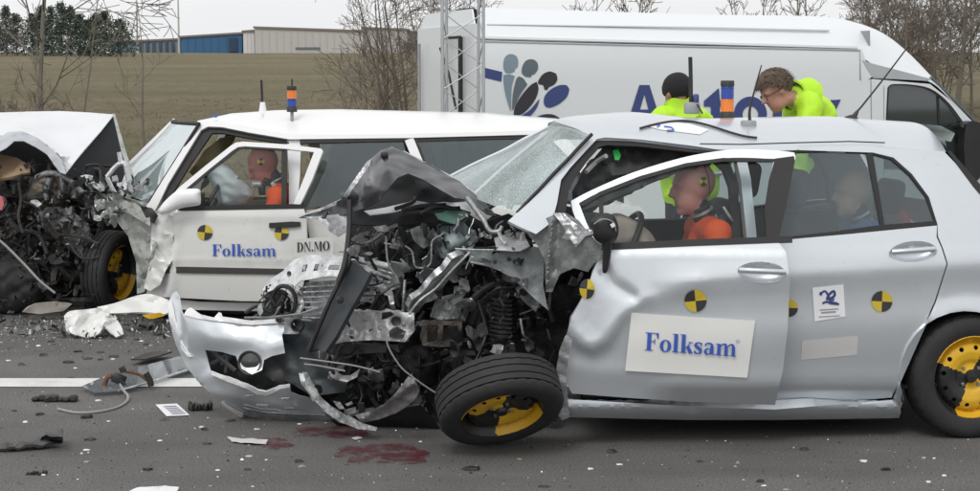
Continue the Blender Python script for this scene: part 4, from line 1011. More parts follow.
# roof-mounted instruments
def on_roof(px, py, w):
    p = S.at(px, py, w); return p
def beacon(base, top_z, r, cols, parent, pole=None):
    b = lathe('warning_beacon', [(0, 0), (r*1.05, 0), (r*1.05, .03), (r*.95, .034), (0, .034)], base, Matrix.Rotation(math.pi/2, 3, 'X'), M['blackm'], parent, 20, cap=False)
    z = .034; h = (top_z-base.z-.034-.03)/2
    for k, c in enumerate(cols):
        lathe('beacon_lens', [(r*.9, z), (r*.97, z+.004)] + [q for i in range(4) for q in ((r*.97, z+h*(i+.1)/4), (r*.93, z+h*(i+.5)/4))] + [(r*.97, z+h-.004), (r*.9, z+h)], base, Matrix.Rotation(math.pi/2, 3, 'X'), M[c], b, 20, cap=True); z += h
    lathe('beacon_cap', [(r*.95, z), (r, z+.003), (r, z+.026), (r*.9, z+.03), (0, z+.03)], base, Matrix.Rotation(math.pi/2, 3, 'X'), M['blackm'], b, 20, cap=False)
    return b
bb = S.at(727, 118.5, .95); beacon(bb, S.at(726.5, 80.5, .95).z, .035, ('lamp_o', 'lamp_b'), car)
an = tube('antenna', [S.at(852, 121, .75), S.at(857, 112, .75), S.at(862, 106, .75), S.at(885, 77, .75), S.at(908.5, 46, .75)], lambda t: .022-.0155*min(1, t*3.5) if t < .3 else .0065-.003*t, M['black'], car, 8, 6)
lathe('antenna_foot', [(0, .03), (.03, .02), (.05, -.012)], S.at(851, 120.5, .75), Matrix.Rotation(math.pi/2, 3, 'X'), M['black'], an, 14, cap=False)
tube('antenna', [S.at(750, 123, .55), S.at(749.5, 112, .55), S.at(752, 100, .55), S.at(761.5, 65, .55)], lambda t: .009-.006*t, M['black'], car, 6, 4)
box('antenna_mount', S.at(748.5, 126, .52), (.065, .06, .055), M['grey'], car, R=rot(0, 0, .14))
box('antenna_mount', S.at(692, 108, 1.0), (.075, .05, .06), M['grey'], car, R=rot(0, 0, .14))
tube('antenna', [S.at(691, 104, 1.0), S.at(690.8, 80, 1.0), S.at(690.3, 57, 1.0)], .0105, M['black'], car, 8, 1)
box('connector_box', S.at(696, 98.5, .99), (.028, .03, .045), M['navy'], car)
tube('cable', [S.at(697, 104, .98), S.at(700, 109, .95), S.at(702, 113, .9)], .005, M['black'], car, 6, 4)
box('yellow_clip', S.at(606, 120.5, 1.05), (.07, .05, .03), mat('pale_yellow_plastic', (.6, .5, .16), .5), car)
strip('roof_gutter', [(700, 143.6), (740, 144.2), (793, 142.6), (850, 141.2), (885, 142.5)], .8, S.surf(sprof, -.003), M['seal'], car, th=.006)
def rooff(x, y):
    h, n, i, d = roof_bvh.ray_cast(CP, ray(x, y).normalized()); return h if h is not None else S.at(x, y, .8)
prints('roof_sticker', [[(645, 126), (668, 122), (690, 124), (709, 130), (700, 135), (660, 130)]], M['paper'], car, lambda x, y: rooff(x, y)+Vector((0, -.001, .002)))
prints('sticker_print', [stroke_([(655, 125), (660, 126), (657, 128)], 1.2), stroke_([(664, 127), (671, 128), (674, 131), (667, 131)], 1.4)], M['blue'], car, lambda x, y: rooff(x, y)+Vector((0, -.002, .0035)))
tube('roof_cable', [rooff(x, y)+Vector((0, -.003, .006)) for x, y in ((640, 129.5), (655, 125.5), (672, 122.5), (690, 122.5), (710, 127), (730, 133.5), (745, 137.5), (757, 139))], .0055, M['black'], car, 6, 6)
# ------------------------------------------------------------------ the hatchback's crushed front
def sw(pts):
    f = tps(pts); return lambda x, y: S.at(x, y, f(x, y))
def fw(w): return lambda x, y: S.at(x, y, w)
# bonnet folded to a peak
hood_out = [(299, 217.5), (320, 209), (341, 199.5), (349, 187), (358, 174), (367, 162), (381, 150), (391.6, 147), (402, 150.5), (422, 161.5), (442.5, 173), (460, 181), (467, 188), (485, 202), (497, 216), (487, 214), (477, 206), (467, 199.5), (455, 198), (442.5, 191), (422, 179), (408, 173.5), (397, 178), (388, 189), (379, 201), (367, 207.5), (343, 215), (320, 218)]
hood = sheet('bonnet', hood_out, sw([(299, 217, .75), (341, 203, .6), (349, 195, .52), (367, 165, .70), (380, 200, .34), (391, 148, .72), (388, 170, .40), (405, 172, .52), (440, 174, .70), (460, 195, .50), (497, 216, .45), (485, 203, .62), (372, 185, .46), (358, 200, .60), (430, 184, .50), (352, 190, .70)]), mat('dented_grey_bonnet', (.040, .041, .044), .30, .3, .4, 9, dirt=.6, dirtcol=(.016, .016, .018), coat=.25), car, th=.004, step=2.4, crump=(.020, 11), seed=3, sharp=30)
sheet('bonnet_skin', [(299, 216), (320, 208), (342, 198.5), (349, 187), (367, 161.5), (391.6, 146.5), (422, 160.5), (460, 180), (485, 201), (470, 190), (440, 170), (405, 151), (392, 149.5), (372, 162), (352, 190), (343, 202), (320, 211)], sw([(299, 217, .74), (342, 200, .62), (367, 162, .66), (391, 148, .8), (440, 171, .75), (485, 202, .66)]), M['bare'], hood, th=.003, step=3, crump=(.008, 14), seed=9)
sheet('bonnet_underside', [(343, 215), (367, 207), (380, 200), (389, 188), (398, 177), (408, 173), (422, 179), (443, 191), (470, 203), (480, 215), (440, 222), (380, 226), (350, 224)], sw([(343, 215, .75), (390, 190, 1.0), (408, 174, .9), (470, 204, .85), (440, 222, .7), (360, 224, .7)]), M['dark'], hood, th=.004, step=4, crump=(.03, 10), seed=5)  # near-black colour paints in the occlusion shade under the folded bonnet
sheet('bulkhead', [(352, 214), (400, 206), (470, 206), (500, 215), (530, 230), (540, 300), (520, 330), (350, 330), (350, 270)], sw([(352, 214, 1.15), (500, 215, .9), (540, 300, .75), (350, 330, 1.2)]), M['dark'], car, th=.01, step=8, crump=(.03, 7), seed=4)  # dark sheet added to close the see-through gap, standing for engine bay shade
box('bonnet_bump_stop', S.at(384.5, 155, .60), (.035, .03, .03), M['black'], hood)
sheet('bonnet_flap', [(303, 217), (320, 216), (340, 214), (352, 216), (349, 230), (338, 237), (330, 232), (325, 224), (318, 220)], sw([(303, 217, .72), (352, 216, .55), (330, 232, .6)]), M['silver_torn'], hood, th=.003, step=3, crump=(.018, 16), seed=6)
sheet('cowl_panel', [(364, 211), (385, 207.5), (408, 202), (420, 197.5), (445, 196.5), (470, 202), (492, 216), (484, 222), (455, 207), (430, 203), (412, 208), (395, 212), (370, 215)], sw([(364, 210, .7), (425, 197, .9), (492, 216, .6), (425, 214, .6)]), M['galv'], car, th=.004, step=3.5, crump=(.02, 14), seed=7)
for k, (a, b, c) in enumerate((((402, 211), (420, 206), (446, 205)), ((405, 214), (430, 211), (460, 208)), ((395, 209), (412, 203), (416, 197)), ((420, 214), (440, 206), (470, 214)))):
    tube('torn_trim', [S.at(a[0], a[1], .55), S.at(b[0], b[1], .58), S.at(c[0], c[1], .6)], .010, M['black'], car, 6, 4)
sheet('washer_sheet', [(432, 208), (455, 206), (470, 214), (455, 224), (438, 219)], sw([(432, 208, .62), (470, 214, .55), (440, 222, .5)]), mat('green_tinted_film', (.10, .20, .16), .3), car, th=.003, step=4, crump=(.02, 16), seed=2)
# bonnet hinge arm
tube('bonnet_hinge', [S.at(466, 197, .35), S.at(476, 210, .33), S.at(484, 221, .3), S.at(490, 231, .28), S.at(499, 231, .27), S.at(502, 226, .27)], lambda t: .013-.004*t, M['silver_torn'], car, 8, 6)
tube('bonnet_hinge', [S.at(498, 231, .27), S.at(502, 239, .26), S.at(506, 243, .25)], .010, M['galv'], car, 6, 3)
# inner wing, strut tower, scuttle
sheet('inner_wing', [(468, 251), (500, 249), (538, 247), (545, 252), (543, 285), (548, 310), (536, 300), (520, 285), (505, 272), (486, 266), (470, 262)], sw([(468, 251, .32), (540, 247, .22), (548, 310, .16), (486, 266, .3)]), mat('grey_primer', (.19, .21, .215), .5, .2, .3, 24, dirt=.9, dirtcol=(.05, .05, .047), bump=.5, bscale=40), car, th=.004, step=4, crump=(.012, 12), seed=3)
sheet('scuttle_end', [(494, 238), (510, 233), (522, 231), (530, 246), (520, 251), (497, 250)], sw([(494, 240, .34), (530, 246, .22), (510, 233, .4)]), M['galv'], car, th=.004, step=3, crump=(.016, 18), seed=4)
sheet('dark_scuttle', [(485, 222), (508, 214), (524, 222), (534, 240), (520, 240), (500, 244), (488, 240)], sw([(485, 222, .5), (534, 240, .35), (500, 244, .5)]), M['grime'], car, th=.004, step=4, crump=(.03, 15), seed=5)
sheet('fender_rear', [(514, 216), (522, 213), (537, 222), (556, 214), (566, 213), (578, 220), (600, 246), (603, 256), (594, 264), (588, 272), (574, 268), (560, 274), (552, 292), (546, 292), (545, 262), (538, 246), (524, 230)], sw([(514, 216, .12), (560, 214, .06), (603, 252, -.03), (546, 290, .12), (570, 240, .02), (540, 240, .10)]), mat('grey_wing_remnant', (.25, .265, .265), .45, .25, .3, 20, dirt=.9, dirtcol=(.07, .07, .066), bump=.5, bscale=36), car, th=.004, step=2.6, crump=(.013, 12), seed=8, sharp=25, bump=lambda x, y: .03*math.exp(-segd(x, y, (552, 222), (546, 285))[0]**2/7) - .02*math.exp(-segd(x, y, (560, 224), (556, 270))[0]**2/20))
sheet('fender_tear', [(553, 213), (564, 213), (572, 221), (584, 229), (596, 230), (600, 233), (586, 236), (582, 240), (576, 247), (571, 240), (562, 238), (566, 231), (560, 222)], sw([(552, 213, .02), (602, 238, -.09), (578, 248, -.02)]), M['galv'], car, th=.003, step=2.0, crump=(.025, 20), seed=4, sharp=25)
for a in (((455, 249), (480, 250), (540, 250)), ((470, 262), (500, 270), (530, 292))):
    tube('seam_flange', [S.at(x, y, .26) for x, y in a], .005, M['bare'], car, 6, 3)
for (x, y) in ((509, 259), (522, 258), (495, 262), (530, 268)): lathe('bolt', [(0, .008), (.009, .007), (.010, 0)], S.at(x, y, .255), axes(-S.W), M['black'], car, 8, cap=False)
# front arch cavity
sheet('wheel_arch_cavity', [(455, 262), (480, 262), (512, 276), (540, 300), (560, 272), (590, 268), (592, 290), (575, 320), (566, 352), (562, 392), (556, 420), (430, 425), (420, 360), (440, 300)], sw([(455, 262, .6), (590, 270, .45), (556, 420, .5), (430, 425, .75), (500, 340, .75)]), M['grime'], car, th=.01, step=7, crump=(.05, 7), seed=11)
for k, (rr_, x0) in enumerate(((46, 508), (36, 506), (27, 503))):
    tube('arch_liner_rib', [S.at(x0+rr_*math.cos(math.radians(a)), 330-rr_*1.05*math.sin(math.radians(a)), .40+.05*k) for a in range(10, 171, 20)], .016, M['blackm'], car, 6, 3)
tube('suspension_strut', [S.at(503, 300, .45), S.at(504, 345, .42), S.at(503, 372, .4)], .035, M['grime'], car, 10, 1)
tube('coil_spring', [S.at(503, 296+4.5*i/6, .44) + S.U*(.06*math.cos(i*6.283/6)) + S.W*(.06*math.sin(i*6.283/6)) for i in range(66)], .009, M['grime'], car, 6, 1)
tube('brake_hose', [S.at(478, 300, .36), S.at(486, 330, .34), S.at(480, 352, .3), S.at(470, 372, .28)], .008, M['black'], car, 6, 5)
sheet('liner_plate', [(515, 270), (528, 285), (540, 303), (536, 312), (522, 300), (510, 280)], fw(.3), M['alloy'], car, th=.006, step=4, crump=(.02, 16), seed=2)
# white radiator support with punched holes
rs = [(262, 290), (266, 284), (270.6, 279), (283, 271), (289, 264), (295, 259), (307, 255), (330, 254.5), (345, 256.5), (346, 268), (342, 278), (333, 276), (321.5, 277), (309, 279.5), (301, 280.5), (295, 286), (289, 283.5), (277, 288), (266.5, 292.5)]
holes = [el_(289, 274, 2.4, 3.2, 12), [(301.5, 272), (303.5, 265), (307.8, 264.3), (305.8, 271.3)], [(313, 271), (315.2, 264.3), (319.6, 263.8), (317.4, 270.5)], [(328, 269.5), (329, 265), (340, 265), (339, 269.8)], el_(322.5, 265.5, .9, 1.0, 8), el_(279, 281, 1.2, 1.4, 8)]
rsf = sw([(262, 290, .95), (300, 260, .9), (345, 257, .72), (342, 278, .66), (289, 284, .84), (310, 270, .8)])
sheet('radiator_support', [rs]+holes, rsf, M['galv'], car, th=.004, step=2.2, crump=(.012, 12), seed=6, sharp=28)
sheet('upper_crossmember', [(350, 255), (372, 259), (392, 264), (401, 266), (404, 276), (401, 287), (392, 290), (396, 312), (392, 316), (388, 296), (374, 290), (362, 286), (352, 280), (366, 272), (352, 262)], sw([(350, 257, .7), (400, 268, .5), (362, 286, .6), (394, 312, .52)]), M['galv'], car, th=.004, step=2.2, crump=(.035, 15), seed=12, sharp=25)
for k in range(4): tube('crossmember_rib', [S.at(352+k*2, 258+k*4.5, .68), S.at(372, 264+k*4, .58), S.at(396-k*2, 270+k*4.5, .5)], .008, M['bare'], car, 6, 4)
# black radiator duct board standing askew
duct = [(351, 261), (370, 274.5), (362, 290), (349, 312), (336, 336), (325, 352), (318, 349), (308, 352), (315, 331), (330, 303), (342, 279)]
sheet('air_duct_board', duct, sw([(351, 261, .45), (370, 275, .30), (310, 350, .5), (325, 352, .36), (340, 305, .4)]), mat('dark_slate_plastic', (.030, .036, .040), .5, 0, .2, 12, dirt=.3, dirtcol=(.09, .09, .09)), car, th=.02, step=5, bump=lambda x, y: .018*math.exp(-((x-(351-(y-261)*.48))/3)**2))
tube('duct_edge', [S.at(350, 261, .43), S.at(330, 301, .42), S.at(309, 351, .47)], .012, M['black'], car, 6, 2)
lathe('grommet', [(0, .014), (.014, .012), (.018, 0)], S.at(340, 300, .35), axes(-S.W), M['black'], car, 12, cap=False)
tube('bonnet_stay', [S.at(350, 200, .5), S.at(349, 232, .46), S.at(345, 262, .42), S.at(338, 282, .4)], .013, M['black'], car, 8, 4)
# headlamp remains, radiator core, fan
sheet('radiator_core', [(306, 282), (340, 280), (337, 300), (322, 330), (296, 326), (300, 300)], sw([(306, 282, .9), (337, 300, .75), (300, 325, .85)]), M['alloy'], car, th=.03, step=4, crump=(.01, 10), seed=1)
for k in range(7): tube('radiator_fin', [S.at(303, 287+k*5, .83-.01*k), S.at(320, 286+k*5.3, .80-.01*k), S.at(337-k*2.2, 285+k*5.2, .74-.01*k)], .004, M['bare'], car, 4, 2)
ring_c = S.at(284, 301, .86)
tube('lamp_bezel', [ring_c + Vector((.06*math.cos(g), -.02*math.cos(g), .075*math.sin(g))) for g in [6.283*i/12 for i in range(12)]], .011, M['black'], car, 6, 2, True)
sheet('headlamp_lens', [(288, 296), (295, 290), (302, 293), (305, 306), (300, 315), (291, 313), (296, 305)], fw(.84), M['galv'], car, th=.004, step=3, crump=(.02, 20), seed=7)
cushion('headlamp_body', [(263, 296), (272, 290), (284, 290), (292, 300), (290, 314), (276, 316), (265, 310)], fw(.95), M['grime'], car, .03, 4, 3, (.02, 20), .05)
for k, pts in enumerate((((245, 313), (256, 306), (262, 308)), ((250, 320), (262, 314), (280, 318)), ((262, 308), (272, 312), (282, 304)), ((268, 296), (276, 306), (284, 296)), ((282, 318), (300, 312), (318, 308)))):
    tube('bracket_rod', [S.at(x, y, .86) for x, y in pts], .010, M['blackm'], car, 6, 3)
sheet('lamp_bracket', [(258, 306), (261.5, 303), (263, 312), (260, 316), (257.5, 312)], fw(.8), M['galv'], car, th=.01, step=3)
sheet('bumper_carrier', [(244, 318), (270, 317.5), (300, 314), (318, 308), (322, 313), (316, 322), (290, 324), (256, 322)], sw([(244, 318, .86), (320, 310, .74)]), M['silver_torn'], car, th=.01, step=4, crump=(.01, 12), seed=3)
# crash beam and chassis leg
sheet('crash_beam', [(328, 312), (352, 311), (380, 312), (414, 312.5), (414.5, 331), (405, 342), (372, 340), (345, 342), (330, 345), (336, 330)], sw([(328, 312, .60), (380, 320, .46), (414, 330, .40), (345, 342, .56)]), M['galv'], car, th=.03, step=2.4, crump=(.016, 13), seed=9, sharp=28)
sheet('crash_beam_face', [(318, 330), (340, 320), (350, 344), (398, 346), (400, 352), (350, 354), (322, 352)], sw([(318, 340, .68), (400, 350, .48), (340, 322, .62)]), mat('dark_beam_foam', (.06, .06, .06), .7), car, th=.03, step=5, crump=(.012, 10), seed=2)
lathe('tow_eye_hole', [(0, .002), (.014, .002), (.02, .006), (.024, 0)], S.at(396, 321, .405), axes(-S.W), M['black'], car, 14, cap=False)
for (x, y) in ((366, 320), (380, 328), (404, 324), (352, 332)): lathe('bolt', [(0, .01), (.010, .008), (.012, 0)], S.at(x, y, .42), axes(-S.W), M['alloy'], car, 8, cap=False)
sheet('chassis_leg', [(407, 310), (412, 300), (424, 291), (432, 280), (444, 270), (452, 259), (462, 254), (467, 257), (460, 268), (450, 278), (441, 290), (428, 299), (419, 311), (411, 316)], sw([(407, 312, .40), (436, 284, .34), (466, 255, .30), (462, 262, .33)]), M['bare'], car, th=.03, step=2.2, crump=(.02, 16), seed=8, sharp=28)
tube('leg_flange', [S.at(409, 314, .36), S.at(420, 300, .33), S.at(436, 288, .33), S.at(450, 272, .31), S.at(470, 252, .3)], .006, M['galv'], car, 6, 3)
fr_p = [(422, 322), (440, 320), (462, 321.5), (462, 346), (440, 347), (422.5, 345.5)]
sheet('mount_bracket', [fr_p, [(427, 326), (438, 325), (437.5, 342), (427, 342)], [(443, 325), (458, 325.5), (458, 341.5), (442.5, 342)]], fw(.34), M['grimeb'], car, th=.035, step=2, crump=(.012, 12), seed=5, sharp=28)
sheet('bracket_back', [(424, 322), (462, 322), (462, 346), (424, 346)], fw(.40), M['grimeb'], car, th=.01, step=6, crump=(.01, 20), seed=5)
sheet('battery_tray', [(436, 298), (452, 294), (466, 300), (462, 318), (440, 320), (430, 316)], sw([(436, 298, .5), (466, 300, .42), (440, 320, .42)]), M['alloy'], car, th=.02, step=2.4, crump=(.03, 14), seed=13, sharp=28)
# engine lump with ancillaries
def lump(name, loop, w0, fat, m, seed, parent=car, fr=S, cr=(.03, 9), step=4.5):
    return cushion(name, loop, lambda x, y: fr.at(x, y, w0), m, parent, fat, seed, min(step, 3.2), (cr[0]*1.3, cr[1]*1.4), .15)
lump('engine_block', [(352, 238), (372, 230), (405, 228), (440, 232), (462, 246), (468, 280), (455, 310), (440, 345), (415, 372), (380, 372), (352, 352), (345, 300), (346, 260)], 1.05, .22, M['grime'], 21)
lump('air_intake', [(398, 246), (412, 240), (424, 246), (428, 262), (420, 276), (404, 278), (394, 266)], .72, .10, M['blackm'], 22)
lump('battery', [(425, 236), (455, 229), (470, 236), (468, 256), (450, 262), (430, 258)], .70, .08, M['alloy'], 23)
lump('coolant_bottle', [(444, 236), (458, 231), (468, 240), (462, 252), (448, 252)], .52, .06, mat('grey_green_bottle', (.26, .31, .32), .4, 0, .3, 14, dirt=.5), 24)
lump('gearbox', [(400, 350), (425, 345), (440, 356), (436, 384), (415, 392), (398, 378)], .72, .12, M['grime'], 25)
lump('fan_shroud', [(318, 352), (350, 356), (392, 354), (405, 372), (392, 400), (350, 410), (322, 398), (310, 372)], .95, .10, M['grime'], 26)
rn = random.Random(17)
def wires(n, reg, fr, wr, mats, parent, seed, rr=(.003, .010), ln=(20, 70), name='hose'):
    r = random.Random(seed)
    for i in range(n):
        while True:
            x, y = r.uniform(reg[0], reg[2]), r.uniform(reg[1], reg[3])
            break
        a = r.uniform(0, 6.28); L = r.uniform(*ln); w = r.uniform(*wr); pts = [(x, y, w)]
        for k in range(3):
            a += r.uniform(-1.0, 1.0); x = min(reg[2], max(reg[0], x+math.cos(a)*L/3)); y = min(reg[3], max(reg[1], y+math.sin(a)*L/3+2)); w += r.uniform(-.06, .06); pts.append((x, y, w))
        tube(name, [fr.at(*p) for p in pts], r.uniform(*rr), M[r.choice(mats)], parent, 6, 4)
wires(26, (350, 225, 468, 312), S, (.42, .75), ['black', 'black', 'blackm', 'black', 'grime', 'alloy'], car, 3)
wires(14, (330, 340, 440, 405), S, (.5, .85), ['black', 'black', 'blackm', 'grime'], car, 4)
wires(12, (470, 240, 550, 340), S, (.25, .45), ['black', 'black', 'grime', 'alloy'], car, 5)
for pts in (((425, 268), (431, 262), (432, 242), (440, 236), (444, 233)), ((405, 246), (412, 252), (415, 266), (422, 268), (426, 266)), ((386, 236), (388, 262), (398, 280))):
    tube('hose', [S.at(x, y, .42) for x, y in pts], .005, M['alloy'], car, 8, 6)
for pts in (((386, 330), (388, 346), (400, 366), (414, 378), (428, 388), (441, 396)), ((462, 384), (468, 372), (478, 360), (484, 353)), ((300, 358), (330, 362), (356, 366), (380, 372)), ((304, 364), (320, 366), (345, 371))):
    tube('loose_cable', [S.at(x, y, .30) for x, y in pts], .004, M['wire'], car, 6, 6)
def plates(n, reg, wr, mats, parent, fr, seed, rad=(5, 12), amp=.03, name='torn_panel'):
    """bent sheet-metal scraps, each with its own torn outline"""
    r = random.Random(seed)
    for i in range(n):
        x, y = r.uniform(reg[0], reg[2]), r.uniform(reg[1], reg[3]); R0 = r.uniform(*rad); a0 = r.uniform(0, 6.28); k = r.randint(7, 11); asp = r.uniform(.35, .9); L = []
        for j in range(k):
            g = 6.283*j/k; q = R0*r.uniform(.6, 1.15); ex, ey = q*math.cos(g), q*asp*math.sin(g); L.append((x+ex*math.cos(a0)-ey*math.sin(a0), y+ex*math.sin(a0)+ey*math.cos(a0)))
        w = r.uniform(*wr); gx, gy = r.uniform(-.012, .012), r.uniform(-.012, .012)
        sheet(name, L, lambda px, py, w=w, gx=gx, gy=gy, x=x, y=y: fr.at(px, py, w+gx*(px-x)+gy*(py-y)), M[r.choice(mats)], parent, th=.004, step=2.6, crump=(amp, 15), seed=r.randint(1, 99), sharp=26)
def fragments(name, n, reg, fn, mats, parent, seed, size=(.015, .06), poly=None):
    """torn slivers too small to tell apart, joined"""
    r = random.Random(seed); V = []; F = []; mi = []
    for i in range(n):
        while True:
            x, y = r.uniform(reg[0], reg[2]), r.uniform(reg[1], reg[3])
            if poly is None or inpoly(x, y, poly): break
        c = fn(x, y, r); s = r.uniform(*size); Rm = rot(r.uniform(0, 6.28), r.uniform(0, 6.28), r.uniform(0, 6.28)); k = r.randrange(len(mats)); b = len(V); t = r.random()
        if t < .45:   # bent plate
            e1, e2 = s*r.uniform(.5, 1.4), s*r.uniform(.2, .6); q = [(-e1, -e2, 0), (0, -e2, s*.35), (e1, -e2*.6, 0), (e1*.8, e2, 0), (0, e2*1.1, s*.35), (-e1, e2*.7, 0)]
            V += [Rm @ Vector(p) + c for p in q] + [Rm @ (Vector(p)-Vector((0, 0, .003))) + c for p in q]
            fs = [(0, 1, 4, 5), (1, 2, 3, 4), (11, 10, 7, 6), (10, 9, 8, 7)] + [(j, (j+1) % 6, (j+1) % 6+6, j+6)[::-1] for j in range(6)]
        elif t < .75:
            v, fs = box_mesh((0, 0, 0), (s*1.6, s*r.uniform(.3, .8), s*r.uniform(.2, .6)), Rm, s*.08); V += [p + c for p in v]
        else:
            v, fs = tube('', [Rm @ Vector(p) + c for p in ((-s*1.8, 0, 0), (-s*.5, s*.3, 0), (s*.6, -s*.2, s*.2), (s*2, s*.2, 0))], s*.13, None, sides=5, sub=2, build=False); V += v
        F += [tuple(j+b for j in f) for f in fs]; mi += [k]*len(fs)
    return tag(mk(name, V, F, [M[m] for m in mats], parent, mi=mi, sharp=30), None, None, kind='stuff')
fragments('crushed_metal_pieces', 230, (345, 225, 470, 350), lambda x, y, r: S.at(x, y, r.uniform(.45, .95)), ['grime', 'grime', 'blackm', 'alloy', 'grimeb', 'black', 'grime'], car, 2, (.010, .034))
fragments('crushed_metal_pieces', 180, (345, 345, 450, 412), lambda x, y, r: S.at(x, y, r.uniform(.55, .95)), ['grime', 'blackm', 'black', 'black', 'grime'], car, 3, (.012, .05))
fragments('crushed_metal_pieces', 170, (455, 240, 560, 400), lambda x, y, r: S.at(x, y, r.uniform(.35, .65)), ['grime', 'grime', 'blackm', 'black', 'grimeb', 'alloy'], car, 4, (.012, .045))
fragments('crushed_metal_pieces', 70, (262, 285, 320, 322), lambda x, y, r: S.at(x, y, r.uniform(.8, .95)), ['grime', 'blackm', 'black', 'galv', 'alloy'], car, 6, (.010, .03))
fragments('crushed_metal_pieces', 60, (455, 212, 545, 262), lambda x, y, r: S.at(x, y, r.uniform(.26, .5)), ['grime', 'alloy', 'black', 'galv', 'bare'], car, 7, (.010, .03))
plates(30, (352, 228, 468, 300), (.44, .7), ['bare', 'alloy', 'silver_torn', 'grime', 'silver_torn', 'grime', 'alloy'], car, S, 41, (6, 14))
plates(16, (385, 290, 470, 350), (.38, .55), ['alloy', 'grime', 'silver_torn', 'alloy', 'bare'], car, S, 42, (6, 13))
plates(18, (440, 330, 545, 362), (.10, .3), ['grime', 'blackm', 'alloy', 'grime'], car, S, 43, (5, 11))
plates(18, (462, 244, 548, 300), (.2, .34), ['alloy', 'silver_torn', 'grime', 'bare', 'blackm'], car, S, 44, (4, 10))
plates(14, (300, 350, 420, 404), (.5, .7), ['blackm', 'grime', 'black', 'silver_torn', 'alloy'], car, S, 45, (5, 13))
plates(12, (540, 262, 585, 330), (.16, .36), ['grime', 'blackm', 'black', 'alloy'], car, S, 46, (4, 9))
# front bumper cover, hanging twisted
bf = sw([(170, 300, 1.30), (176, 340, 1.10), (184, 315, 1.02), (201, 384, .92), (235, 320, .85), (250, 362, .80), (250, 416, 1.0), (290, 320, .84), (290, 350, .80), (320, 421, .92), (345, 425, .85), (285, 392, .74), (215, 360, .88), (225, 396, .90), (240, 388, .80)])
outer = [(176, 291), (172, 294), (168, 303), (168.5, 316), (172, 332), (176, 345), (186.5, 367), (201, 385), (221, 402), (241, 416), (258, 421), (274, 424), (300, 424.5), (325, 424), (336, 418), (328, 404), (312, 398), (300, 396), (291, 392), (290, 385.5), (284, 387), (278, 387.5), (273, 391), (266, 393.5), (258, 391), (247.5, 385.5), (238, 382), (227, 378), (217, 375), (211, 371.5), (205, 350), (222, 352), (236, 356), (240, 368), (252, 374.5), (262, 370), (264, 360), (272, 356), (285, 353), (282, 335), (291, 319), (272, 321), (251, 321.5), (236, 319), (223, 317.5), (221, 313), (218.5, 312.5), (214.5, 318), (200, 315.5), (191, 308), (187, 309.5), (183.5, 316), (181, 310), (179, 297)]
bump = sheet('front_bumper', outer, bf, M['silver'], car, th=.005, step=3.2, crump=(.008, 7), seed=2, sharp=55,
    bump=lambda x, y: .03*math.exp(-((y-(338+(x-200)*.05))/14)**2) - .03*math.exp(-segd(x, y, (176, 300), (184, 345))[0]**2/9) + .02*math.exp(-segd(x, y, (205, 392), (320, 414))[0]**2/30))
def off_(fn, d): return lambda x, y: (lambda p: p + (CP-p).normalized()*d)(fn(x, y))
for l in ([(168, 303), (171, 300), (175, 322), (180, 340), (191, 357), (188, 357), (178, 345), (171, 328)], [(183.5, 315), (187, 309), (191, 307.5), (200.7, 314.5), (214, 317.5), (219, 312), (222, 316.5), (251, 320.5), (291, 318), (290, 322.5), (251, 325), (222, 321.5), (200, 319)], [(210, 370.5), (227, 376.5), (247.5, 384), (258, 390), (266, 391.5), (273, 388.5), (279, 385.5), (290, 384), (290, 387.5), (280, 389), (273, 393), (266, 396), (257, 394.5), (247, 389), (227, 381.5), (212, 375)], [(222, 402), (234, 410), (243, 414.5), (241, 417.5), (231, 411), (221, 404)]):
    sheet('torn_bumper_edge', l, off_(bf, .02), M['whiter'], bump, th=.006, step=2.5, crump=(.006, 25), seed=3)
for l in ([(245, 396), (253, 395), (254, 397), (247, 398)], [(256, 405), (268, 405.5), (268, 407.5), (257, 407)], [(281, 398.5), (289, 398), (289, 400), (282, 400.5)], [(284, 408), (294, 408), (294, 410), (285, 410)]):
    sheet('bumper_slit', l, off_(bf, .024), M['galv'], bump, th=.003, step=2.5)
sheet('lower_grille_lip', [(243, 408), (262, 412), (290, 414), (325, 415), (330, 420), (300, 421), (262, 420), (250, 415)], off_(bf, .03), M['bare'], bump, th=.006, step=4, crump=(.006, 16), seed=8)
sheet('bumper_void', [(200, 345), (225, 345), (290, 340), (335, 345), (345, 420), (300, 418), (262, 405), (225, 388), (208, 378)], lambda x, y: bf(x, y) + S.W*.10, M['black'], bump, th=.01, step=6, crump=(.02, 10), seed=4)
sheet('bumper_valance', [(286, 320), (318, 322), (340, 345), (352, 365), (345, 392), (312, 396), (292, 384), (270, 372), (285, 352), (282, 338)], sw([(286, 320, .84), (340, 345, .66), (345, 392, .62), (280, 380, .84), (285, 350, .86)]), mat('teal_black_plastic', (.020, .028, .032), .4, 0, .3, 10, dirt=.3), bump, th=.006, step=4, crump=(.03, 8), seed=6)
fc = bf(250, 362)
lathe('fog_lamp', [(0, .004), (.035, .0), (.048, -.006), (.052, .006), (.058, .008), (.062, -.02)], fc + Vector((0, -.012, 0)), axes((-.1, -1, .05)), mat('smoked_lamp', (.05, .053, .05), .22, .0, .3, 30, coat=.5), bump, 24, cap=False)
lathe('horn_hole', [(0, -.03), (.022, -.03), (.026, .006), (.032, .006), (.034, -.02)], S.at(297, 325, .78), axes((-.1, -1, 0)), M['black'], bump, 18, cap=False)
sheet('horn_plate', [[(284, 318), (318, 316), (320, 330), (296, 334), (284, 334)], el_(297, 325, 5.2, 5.6, 14)], fw(.785), M['silver_torn'], bump, th=.006, step=3, crump=(.006, 14), seed=5)
